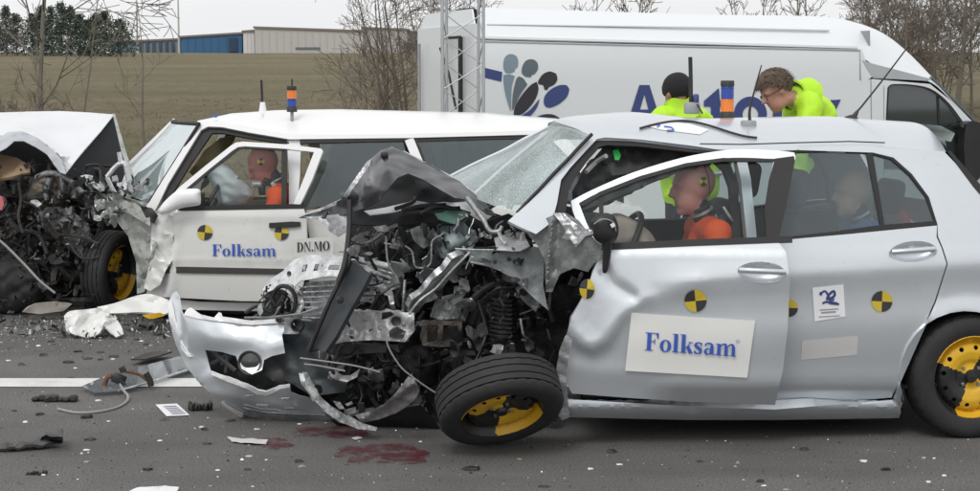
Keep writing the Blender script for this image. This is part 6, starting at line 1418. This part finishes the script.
def dummy(label, headpx, fr, w, size, skin, shirt, lean=.0, group=None, turn=0.0, rearward=.0, hd=(0, 0)):
    """seated crash-test dummy facing left in its car"""
    h = fr.at(headpx[0], headpx[1], w); f = (-fr.U).normalized(); up = Vector((0, 0, 1)); sd = fr.W
    s = size; fh = (f*math.cos(lean) - up*math.sin(lean)).normalized(); uh = (up*math.cos(lean) + f*math.sin(lean)).normalized()
    fh = (fh + sd*turn).normalized()
    neck0 = h - uh*.085*s - fh*.02*s; neck1 = neck0 - up*.09*s - f*.045*s
    chest = neck1 - up*.17*s - f*.02*s; hip = chest - up*.30*s - f*.05*s
    t = thing('crash_test_dummy', Vector((hip.x, hip.y, hip.z-.1)), label, 'dummy', group)
    pr, P, R = head_prims(h, fh, uh, s*1.06, skin, ears=False)
    pr += [('c', neck0, neck1, .045*s, .050*s, 'black'), ('e', chest, (.13*s, .19*s, .19*s), Matrix((f, sd, up)).transposed(), shirt), ('c', chest, hip, .14*s, .15*s, shirt),
           ('c', neck1 - up*.035*s - sd*.17*s, neck1 - up*.035*s + sd*.17*s, .075*s, .075*s, shirt)]
    for sg in (-1, 1):
        sh = neck1 - up*.06*s + sd*.20*s*sg; el = sh - up*.25*s + f*.10*s + sd*.03*sg*s; wr = el + f*.22*s + up*.03*s
        pr += [('c', sh, el, .058*s, .046*s, shirt), ('c', el, wr, .042*s, .032*s, skin)] + hand_prims(wr, f, -up, s, skin)
        kn = hip + f*.42*s + up*.06*s + sd*.11*s*sg; an = kn + f*.12*s - up*.36*s
        pr += [('c', hip + sd*.09*s*sg, kn, .085*s, .062*s, 'trouser'), ('c', kn, an, .058*s, .042*s, 'trouser'), ('c', an, an + f*.13*s, .04*s, .03*s, 'boot')]
    figure('body', pr, t, .011)
    for k in range(4):
        c = neck0.lerp(neck1, .12+.24*k); lathe('neck_ring', [(.042*s, -.006), (.056*s, -.006), (.056*s, .006), (.042*s, .006)], c, axes(neck1-neck0), M['galv'] if k % 2 else M['blackm'], t, 20, closed=True)
    return t, P, R, h, neck1
def mk_marker3(c, n, r, parent, start=.8):
    A = axes(n); V = [c + n*.006]; F = []; mi = []
    for i in range(24): g = 6.2832*i/24+start; V.append(c + A @ Vector((r*math.cos(g), -.004, r*math.sin(g))))
    for i in range(24): F.append((0, 1+i, 1+(i+1) % 24)); mi.append((i*4//24) % 2)
    mk('target_marker', V, F, [M['tblack'], M['tyellow']], parent, mi=mi, smooth=False)
# driver of the hatchback
t, P, R, h, nk = dummy('reddish crash test dummy in orange shirt driving the silver hatchback', (693, 188), S, .42, 1.0, 'dskin', 'orange', .12)
mk_marker3(P(-.03, .083, .03), (R @ Vector((0, 1, 0))).normalized(), .022, t)
tube('head_seam', [P(-.045, .062, .105), P(-.055, .080, .05), P(-.055, .080, -.0), P(-.05, .072, -.04)], .003, M['black'], t, 6, 3)
box('belt_buckle', S.at(728, 214, .22), (.012, .008, .085), M['galv'], t, R=rot(0, -.6, .14)); box('shoulder_bracket', S.at(722, 222, .26), (.10, .04, .05), M['black'], t, R=rot(0, -.5, .14))
# driver of the estate
t, P, R, h, nk = dummy('reddish crash test dummy in orange shirt driving the white estate car', (264, 166), Wf, .42, 1.08, 'dskinr', 'orange', .55)
mk_marker3(P(-.01, .086, .03), (R @ Vector((0, 1, 0))).normalized(), .026, t)
for k, q in enumerate(((257, 184), (268, 182), (274, 186), (262, 190))): box('neck_bracket', Wf.at(q[0], q[1], .26), (.07, .05, .035), M['black'] if k % 2 else M['galv'], t, R=rot(.2, .5*k, .3*k))
# rear passenger
t, P, R, h, nk = dummy('tan faced crash test dummy in blue shirt on the back seat of the silver hatchback', (853, 194), S, .42, .88, 'dbrown', 'bshirt', .05)
# standing workers
def worker(label, base, headc, fwd, chest, hip, arms, hat, head_dir, head_up, s=1.0, neck=None, waist=1.0):
    t = thing('person', base, label, 'person', None); up = Vector((0, 0, 1)); sd = up.cross(fwd).normalized()
    pr, P, R = head_prims(headc, head_dir, head_up, s)
    nk = neck or (headc + (chest-headc)*.5)
    sp = (hip-chest).normalized()
    n0_ = headc - head_up.normalized()*.07 - head_dir.normalized()*.03; pr += [('c', n0_, n0_.lerp(nk, .55), .050, .048, 'skin')]
    Rt = Matrix((fwd, sd, up)).transposed()
    pr += [('c', nk + sp*.05 - sd*.15, nk + sp*.05 + sd*.15, .085, .085, 'hivis'), ('c', nk+sp*.1, chest, .13, .165, 'hivis'), ('c', chest - sd*.07, chest.lerp(hip, waist) - sd*.07, .155, .15, 'hivis'), ('c', chest + sd*.07, chest.lerp(hip, waist) + sd*.07, .155, .15, 'hivis'), ('c', chest.lerp(hip, waist) - sd*.07, hip - sd*.07, .13, .14, 'trouser' if waist < 1 else 'hivis'), ('c', chest.lerp(hip, waist) + sd*.07, hip + sd*.07, .13, .14, 'trouser' if waist < 1 else 'hivis'), ('c', nk - sp*.02, nk+sp*.05, .082, .10, 'hivis')]
    for sg, (el, wr) in zip((-1, 1), arms):
        sh = nk + sp*.08 + sd*.20*sg; pr += [('c', sh, el, .078, .062, 'hivis'), ('c', el, wr, .060, .045, 'hivis')] + hand_prims(wr + (wr-el).normalized()*.02, wr-el, -fwd, 1, 'skin')
    for sg in (-1, 1):
        an = Vector((base.x, base.y, base.z+.09)) + sd*.12*sg; kn = (hip + sd*.1*sg + an)*.5 + fwd*.05; 
        pr += [('c', hip + sd*.09*sg, kn, .095, .068, 'trouser'), ('c', kn, an, .066, .048, 'trouser'), ('c', an - up*.035 - fwd*.03, an + fwd*.15 - up*.045, .045, .04, 'boot')]
    figure('body', pr, t, .014, 3, .011)
    return t, P, R, nk, sp, sd
# bareheaded man stooping behind the hatchback
hc = D(776, 92, 10.45); f1 = Vector((-1, -.10, 0)).normalized()
hdir = Vector((-.80, -.22, -.55)); hup = Vector((-.50, -.02, .86))
nk1 = D(801, 98, 10.6); ch1 = D(810, 118, 10.85); hp1 = D(818, 186, 11.2); hp1.z = .98
base1 = Vector((hp1.x+.02, hp1.y, -.0))
sh_ = Vector((0, 1, 0))
t1, P, R, nk, sp, sd = worker('stooping brown haired person with glasses in fluorescent jacket behind the silver hatchback', base1, hc, f1, ch1, hp1, ((D(806, 158, 10.9), D(798, 190, 10.7)), (D(800, 150, 10.35), D(797, 188, 10.3))), None, hdir, hup, .98, nk1, .22)
def hair_cap(c_fn, R, parent, m, lo, thick=1.0, name='hair', back=True):
    V, F = ellip(Vector(), (1, 1, 1), None, 30, 20); out = []
    for v in V:
        q = Vector((v.x*.118, v.y*.096, v.z*.108)); n = noise.noise(Vector((v.x*5, v.y*5, v.z*3)))*.012 + noise.noise(v*14)*.006; q *= 1+n/.1*thick
        out.append(c_fn(q.x-.014, q.y, q.z+.040))
    keep = []
    for f in F:
        z = sum(V[i].z for i in f)/len(f); x = sum(V[i].x for i in f)/len(f)
        lim = lo(x)
        if z > lim: keep.append(f)
    return mk(name, out, keep, m, parent, sharp=80)
hair_cap(P, R, t1, M['hair'], lambda x: .36 if x > .5 else (.36 - (.5-x)*1.1), .8)
rh = random.Random(8); V = []; F = []
for i in range(1500):      # loose strands over the scalp
    th_, ph = rh.uniform(0, 6.28), math.acos(rh.uniform(-.35, 1)); v = Vector((math.sin(ph)*math.cos(th_), math.sin(ph)*math.sin(th_), math.cos(ph)))
    if v.z < (.30 if v.x > .5 else .30-(.5-v.x)*1.1): continue
    q = Vector((v.x*.114-.014, v.y*.092, v.z*.104+.040)); tg = Vector((.5-rh.random(), rh.uniform(-.6, .6), -.5*abs(v.x)-.25)).normalized(); L = rh.uniform(.015, .035); b = len(V)
    sdv = v.cross(tg).normalized()*.0016
    for k in range(3):
        c = q + tg*L*k/2 + v*(.006+.010*math.sin(1.6*k/2)); V += [P(*(c-sdv)), P(*(c+sdv))]
    F += [(b, b+1, b+3, b+2), (b+2, b+3, b+5, b+4)]
mk('hair_strands', V, F, M['hair'], t1, smooth=False)
# glasses
for sg in (-1, 1):
    tube('glasses_rim', [P(.088+.004*math.cos(g), sg*.032+.024*math.cos(g), .012+.018*math.sin(g)) for g in [6.283*i/10 for i in range(10)]], .003, M['black'], t1, 5, 2, True)
    tube('glasses_arm', [P(.086, sg*.056, .016), P(.03, sg*.082, .014), P(-.02, sg*.084, .01)], .003, M['black'], t1, 5, 2)
def collar(t, hc, nk, m, inner):
    cd_ = (hc - nk).normalized(); ca = Vector((0, 1, 0)); ca = (ca - cd_*ca.dot(cd_)).normalized(); cb = cd_.cross(ca).normalized()
    for nm, mm, rows in (('collar', m, ((-.05, .135), (.0, .115), (.05, .098), (.085, .10), (.088, .088))), ('collar_lining', inner, ((.087, .087), (.03, .08), (-.02, .07)))):
        V, F = [], []
        for j, (o_, r_) in enumerate(rows):
            for i in range(20):
                g = 6.2832*i/20; V.append(nk + cd_*(o_+.014*math.sin(3*g)) + ca*r_*.95*math.cos(g)*(1+.06*math.sin(5*g)) + cb*r_*math.sin(g))
        for j in range(len(rows)-1):
            for i in range(20): F.append((j*20+i, j*20+(i+1) % 20, (j+1)*20+(i+1) % 20, (j+1)*20+i))
        mk(nm, V, F, mm, t)
collar(t1, hc, nk, M['hivis'], M['trouser'])
tube('reflective_band', [ch1.lerp(hp1, .35) + sd*.235*math.cos(g) + f1*.175*math.sin(g) for g in [6.283*i/16 for i in range(16)]], .018, M['reflect'], t1, 6, 2, True)
# worker in a knitted hat further back
hc = D(676.5, 94, 11.9); f2 = Vector((-.5, .86, 0)).normalized()
nk2 = D(680, 111, 11.9); ch2 = D(688, 150, 11.92); hp2 = D(690, 195, 11.95); hp2.z = .92
base2 = Vector((hp2.x, hp2.y, 0))
t2, P, R, nk, sp, sd = worker('person in black knitted hat and fluorescent jacket seen from behind beyond the silver hatchback', base2, hc, f2, ch2, hp2, ((hp2 + Vector((-.28, .1, .25)), hp2 + Vector((-.20, .32, .15))), (hp2 + Vector((.30, .1, .25)), hp2 + Vector((.24, .30, .12)))), None, Vector((-.6, .8, -.25)), Vector((-.1, .2, .95)), 1.0, nk2)
hair_cap(P, R, t2, M['knit'], lambda x: -.25 - (x < -.1)*.4, .3, 'knitted_hat')
tube('reflective_band', [ch2.lerp(hp2, .6) + sd*.245*math.cos(g) + f2*.18*math.sin(g) for g in [6.283*i/16 for i in range(16)]], .018, M['reflect'], t2, 6, 2, True)
collar(t2, hc, nk, M['hivis'], M['trouser'])
# ------------------------------------------------------------------ wreckage strewn over the road
def gsheet(name, label, cat, loop, m, th=.006, z=.006, crump=None, lift=None, smooth=0, seed=1, step=5, group=None):
    """a piece lying on the road: outline traced on the ground, lift raises it"""
    cx = sum(p[0] for p in loop)/len(loop); cy = sum(p[1] for p in loop)/len(loop); o0 = G(cx, cy)
    def fn(x, y):
        if lift is None: return G(x, y, z+th)
        d = lift(x, y); return G(x, y, z+th+d)
    L = [loop]
    if smooth: L = [[(p.x, p.y) for p in catmull(l, smooth)] for l in L]
    p2, tr = tri2d(L, step, seed); V = []
    for q in p2:
        p = fn(*q)
        if crump: p = p + Vector((0, 0, crump[0]*abs(crease(p, crump[1], seed))))
        V.append(p)
    V2, F2 = thicken(V, tr, th, o0 + Vector((0, 0, 30)))
    return tag(mk(name, V2, F2, m, None, origin=o0), label, cat, group)
# crumpled white bumper corner in front of the estate
def stand(name, label, cat, loop, w, m, th, crump, fr=Wf, seed=1, step=3.5, wf=None, group=None):
    cx = sum(p[0] for p in loop)/len(loop); yb = max(p[1] for p in loop); o0 = G(cx, yb)
    fn = (lambda x, y: fr.at(x, y, wf(x, y))) if wf else (lambda x, y: fr.at(x, y, w))
    L = [[(p.x, p.y) for p in catmull(loop, 3)]]; p2, tr = tri2d(L, step, seed); V = []
    for q in p2:
        p = fn(*q)
        if crump: p = p + (CP-p).normalized()*crump[0]*crease(p, crump[1], seed)
        p.z = max(.004, p.z); V.append(p)
    V2, F2 = thicken(V, tr, th)
    for v in V2: v.z = max(.003, v.z)
    return tag(mk(name, V2, F2, m, None, origin=o0), label, cat, group)
wb = tps([(65, 318, -.45), (90, 335, -.62), (120, 330, -.6), (130, 305, -.35), (168, 298, -.3), (165, 312, -.38), (95, 310, -.42)])
stand('bumper_fragment', 'crumpled white bumper corner lying on the road before the white estate car', 'car part', [(64, 316), (70, 311), (85, 309.5), (100, 308), (104, 312), (112, 315), (120, 324), (124, 334), (116, 337), (109, 330), (104, 326), (98, 334), (88, 337), (76, 335), (66, 331)], -.5, M['white'], .012, (.10, 9), seed=3, wf=wb, step=2.4)
stand('bumper_fragment', 'long white bumper length pointing at the white estate car door', 'car part', [(97, 307), (115, 303), (135, 296), (150, 294), (168, 300), (172, 308), (165, 314), (145, 312), (120, 313), (104, 313)], -.4, M['white'], .012, (.05, 7), seed=5, wf=lambda x, y: wb(x, y)+.05, step=2.6)
stand('bumper_fragment', 'small yellow edged dark strip under the long white bumper length', 'car part', [(142, 315), (160, 313), (164, 316), (150, 319)], -.6, M['yellow'], .01, (.01, 9), seed=5)
# twisted bracket standing on the road
t = thing('suspension_bracket', G(123, 392), 'twisted rusty wishbone bracket standing on the white road line', 'car part')
gz = G(123, 390).y
def gp(x, y, d=gz): 
    p = D(x, y, d); p.z = max(.012, p.z); return p
tube('arm', [gp(97, 402), gp(103, 388), (gp(107, 378)), gp(112, 376)], .014, M['rust'], t, 8, 4)
tube('arm', [gp(112, 378), gp(120, 380), gp(127, 392)], .010, M['black'], t, 8, 4)
tube('arm', [gp(124, 371), gp(138, 374), gp(148, 381)], .009, M['rust'], t, 8, 4)
tube('bush', [gp(146, 373), gp(150, 380), gp(151, 386)], .017, M['grime'], t, 10, 2)
tube('bush', [gp(121, 367), gp(124, 372)], .018, M['grime'], t, 10, 1)
box('plate', gp(119, 379), (.075, .02, .055), M['black'], t, R=rot(0, .4, .2))
tag(tube('loose_cable', [G(58, 409, .008), G(75, 412.5, .008), G(95, 412, .008), G(115, 408, .008), G(126, 402, .008), G(128, 396, .02), G(124, 391, .03), gp(120, 384)], .007, M['wire'], None, 6, 6, origin=G(95, 411)), 'pale cable curling out from the twisted rusty bracket', 'cable')
gsheet('clear_sheet', 'grey transparent pane lying flat between white line and silver bumper', 'glass sheet', [(82, 386), (110, 374), (150, 364), (180, 356), (197, 368), (160, 379), (120, 390), (95, 392)], M['sheetg'], .005, .012, lift=lambda x, y: .01)
tag(tube('trim_strip', [G(118, 391, .02), G(150, 382, .035), G(187, 370, .04)], .006, M['galv'], None, 6, 2, origin=G(150, 382)), 'thin bright metal strip lying along the grey transparent pane', 'trim')
gsheet('plastic_shard', 'flat black diamond shaped shard beside the grey transparent pane', 'shard', [(131, 359), (145, 353), (158, 351), (172, 351.5), (158, 356), (145, 359)], M['black'], .008, .02, lift=lambda x, y: .01)
gsheet('paper_sheet', 'white printed paper lying on the road before the silver bumper', 'paper', [(155.5, 404.5), (177, 403.5), (189.5, 415), (166.5, 416)], M['paper'], .001, .004)
V = []; F = []
for r in range(5):
    a = [(163+r*2.1, 406+r*1.8), (176+r*2.2, 405.4+r*1.8), (177+r*2.2, 406.2+r*1.8), (164+r*2.1, 406.8+r*1.8)]
    b = len(V); V += [G(x, y, .0072) for x, y in a]; F.append((b+3, b+2, b+1, b))
pp = [o for o in bpy.data.objects if o.name.startswith('paper_sheet')][0]; mk('printed_text', V, F, M['inkg'], pp, smooth=False)
def rough_bar(name, label, cat, p0, p1, hgt, dep, m, seed, z0=0.0):
    a, b = G(*p0), G(*p1); d = b-a; L = d.length; R = rot(0, 0, math.atan2(d.y, d.x)); r = random.Random(seed); o0 = (a+b)/2
    parts = []
    n = 7
    for i in range(n):
        h = hgt*r.uniform(.55, 1.1); parts.append(box_mesh(a + d*((i+.5)/n) + Vector((0, r.uniform(-.01, .01), h/2)), (L/n*1.15, dep*r.uniform(.7, 1.1), h), R @ rot(r.uniform(-.2, .2), r.uniform(-.1, .1), r.uniform(-.2, .2)), .008))
    V, F = join(parts); 
    for v in V: v.z = max(.001, v.z)
    return tag(mk(name, V, F, m, None, origin=o0), label, cat)
rough_bar('trim_piece', 'ribbed black trim piece lying before the white road line', 'car part', (33, 401), (77, 401.5), .035, .07, M['black'], 1)
rough_bar('trim_piece', 'short black ribbed block beside the printed paper', 'car part', (188, 410.5), (212, 410), .045, .06, M['black'], 2)
rough_bar('trim_piece', 'small black stick on the bare road left of the stained patch', 'car part', (26, 475), (48, 474), .02, .03, M['black'], 3)
gsheet('plastic_shard', 'large jagged black plastic shard with raised corner on bare asphalt', 'shard', [(-10, 449), (10, 445), (30, 444), (45, 434), (62, 428.5), (63.5, 442), (50, 445), (30, 448), (10, 449.5)], M['black'], .01, .004, lift=lambda x, y: max(0, (x-30)/33)*.06*(1 if y < 438 else .15), step=4, crump=(.02, 14))
gsheet('paint_sliver', 'long white plastic sliver pointing at the red stain', 'shard', [(227.5, 437), (238, 438.5), (268, 440), (266, 443), (250, 443), (232, 440.5)], M['whiter'], .006, .006, crump=(.01, 12))
gsheet('paint_sliver', 'white paint flake on the road at the picture foot', 'shard', [(128, 492), (140, 488), (165, 486), (179, 487.5), (176, 494), (150, 496), (130, 496)], M['whiter'], .006, .006, crump=(.01, 12))
gsheet('paint_sliver', 'small pale flake below the red stain beside other chips', 'shard', [(352, 437.5), (358, 436), (362, 437.5), (356, 439)], M['whiter'], .004, .006)
# leaked red fluid
def puddle(name, cx, cy, rx, ry, seed, label):
    L = []
    for i in range(40):
        g = 6.2832*i/40; k = 1 + .45*noise.noise(Vector((math.cos(g)*1.7, math.sin(g)*1.7, seed))) + .22*noise.noise(Vector((math.cos(g)*5, math.sin(g)*5, seed))); L.append((cx+rx*k*math.cos(g), cy+ry*k*math.sin(g)))
    return gsheet(name, label, 'stain', L, M['fluid'], .001, .003+.0006*seed, step=6)
def fluidm():
    m = mat('dark_red_fluid', (.17, .022, .036), .3, 0, .5, 10, dirt=.9, dirtcol=(.10, .08, .078)); nt = m.node_tree
    tc = nt.nodes.new('ShaderNodeTexCoord'); n = nt.nodes.new('ShaderNodeTexNoise'); n.inputs['Scale'].default_value = 9; n.inputs['Detail'].default_value = 8; n.inputs['Roughness'].default_value = .7
    r = nt.nodes.new('ShaderNodeMapRange'); r.inputs[1].default_value = .42; r.inputs[2].default_value = .72; r.inputs[4].default_value = .8
    nt.links.new(tc.outputs['Object'], n.inputs['Vector']); nt.links.new(n.outputs['Fac'], r.inputs[0]); nt.links.new(r.outputs[0], nt.nodes['Principled BSDF'].inputs['Alpha']); return m
M['fluid'] = fluidm()
puddle('fluid_stain', 385, 453, 48, 10, 1, 'dark red fluid stain on the road under the collapsed front wheel')
puddle('fluid_stain', 275, 443, 16, 6, 2, 'small dark red fluid spot touching the long white sliver')
puddle('fluid_stain', 330, 432, 40, 5, 3, 'thin dark red streak along the foot of the silver bumper')
# countable chips and lumps
rn = random.Random(23)
CH = []
def chip(px, py, s, m, name, label, cat, group):
    p = G(px, py); k = rn.randint(5, 7); V = []; F = []; a0 = rn.uniform(0, 6.28)
    h = s*rn.uniform(.15, .45)
    for j, (rr, z) in enumerate(((1, 0.0), (rn.uniform(.6, .9), h))):
        for i in range(k):
            g = 6.283*i/k + a0; q = s*rr*(.6+.4*abs(math.sin(g*1.7+a0)))*rn.uniform(.8, 1.15); V.append(p + Vector((q*math.cos(g)*1.3, q*math.sin(g), z+.001+rn.uniform(0, h*.3)*(j))))
    F = [tuple(range(k, 2*k)), tuple(reversed(range(k)))] + [(i, (i+1) % k, k+(i+1) % k, k+i) for i in range(k)]
    tag(mk(name, V, F, m, None, smooth=False, origin=p), label, cat, group)
darks = [(66, 363), (78, 352), (88, 359), (101, 353), (112, 357), (98, 360), (70, 378), (86, 418), (163, 420), (91, 440), (40, 415), (12, 411), (232, 421), (248, 470), (300, 462), (205, 430), (206, 444), (150, 470), (20, 365), (44, 356), (545, 487), (610, 452), (700, 462), (805, 450), (885, 470), (760, 482), (470, 470), (20, 335), (44, 330), (52, 342), (10, 327), (33, 324), (60, 338), (135, 340), (158, 335), (146, 345)]
for (x, y) in darks: chip(x+rn.uniform(-2, 2), y, rn.uniform(.014, .036), M[rn.choice(['black', 'blackm', 'grime', 'black'])], 'debris_lump', 'small dark broken lump scattered on the asphalt', 'debris', 'dark lumps strewn on the road')
for i in range(90):
    y = 320 + 170*rn.random()**1.1; x = rn.uniform(0, 460) if rn.random() < .8 else rn.uniform(460, 980)
    if y < 345 and x > 175: continue
    if 345 < y < 425 and x > 200 and y < 420: continue
    if y < 440 and x > 440: y = rn.uniform(448, 490)
    chip(x, y, rn.uniform(.005, .016), M[rn.choice(['whiter', 'galv', 'paper', 'wire'])], 'paint_chip', 'tiny pale chip scattered on the asphalt', 'debris', 'pale chips strewn on the road')
# glass crumbs and grit nobody could count
r = random.Random(4); V = []; F = []; mi = []
for i in range(5200):
    if r.random() < .7: x, y = r.gauss(80, 90), 318 + abs(r.gauss(0, 14))
    else: x, y = r.uniform(-40, 1020), 330 + 175*r.random()
    p = G(x, y); s = r.uniform(.002, .006) if r.random() < .95 else r.uniform(.006, .012); b = len(V); a = r.uniform(0, 6.28)
    for k in range(3): g = a+2.1*k; V.append(p + Vector((s*math.cos(g), s*math.sin(g), .0005)))
    V.append(p + Vector((r.uniform(-.3, .3)*s, 0, s*r.uniform(.5, 1.2)))); F += [(b, b+1, b+3), (b+1, b+2, b+3), (b+2, b, b+3)]; mi += [r.choice((0, 1, 2, 2, 2, 2, 2))]*3
tag(mk('glass_crumbs', V, F, [M['grey'], M['galv'], M['blackm']], None, smooth=False, mi=mi), 'glass crumbs and grit spread over the asphalt', 'debris', kind='stuff')
fragments('engine_spill', 130, (0, 308, 175, 336), lambda x, y, q: G(x, y, q.uniform(.01, .05)), ['grime', 'black', 'blackm', 'galv', 'alloy'], None, 15, (.010, .035))
o = [o for o in bpy.data.objects if o.name.startswith('engine_spill')][0]; tag(o, 'dark spill of engine scraps under the white estate car nose', 'debris', kind='stuff')
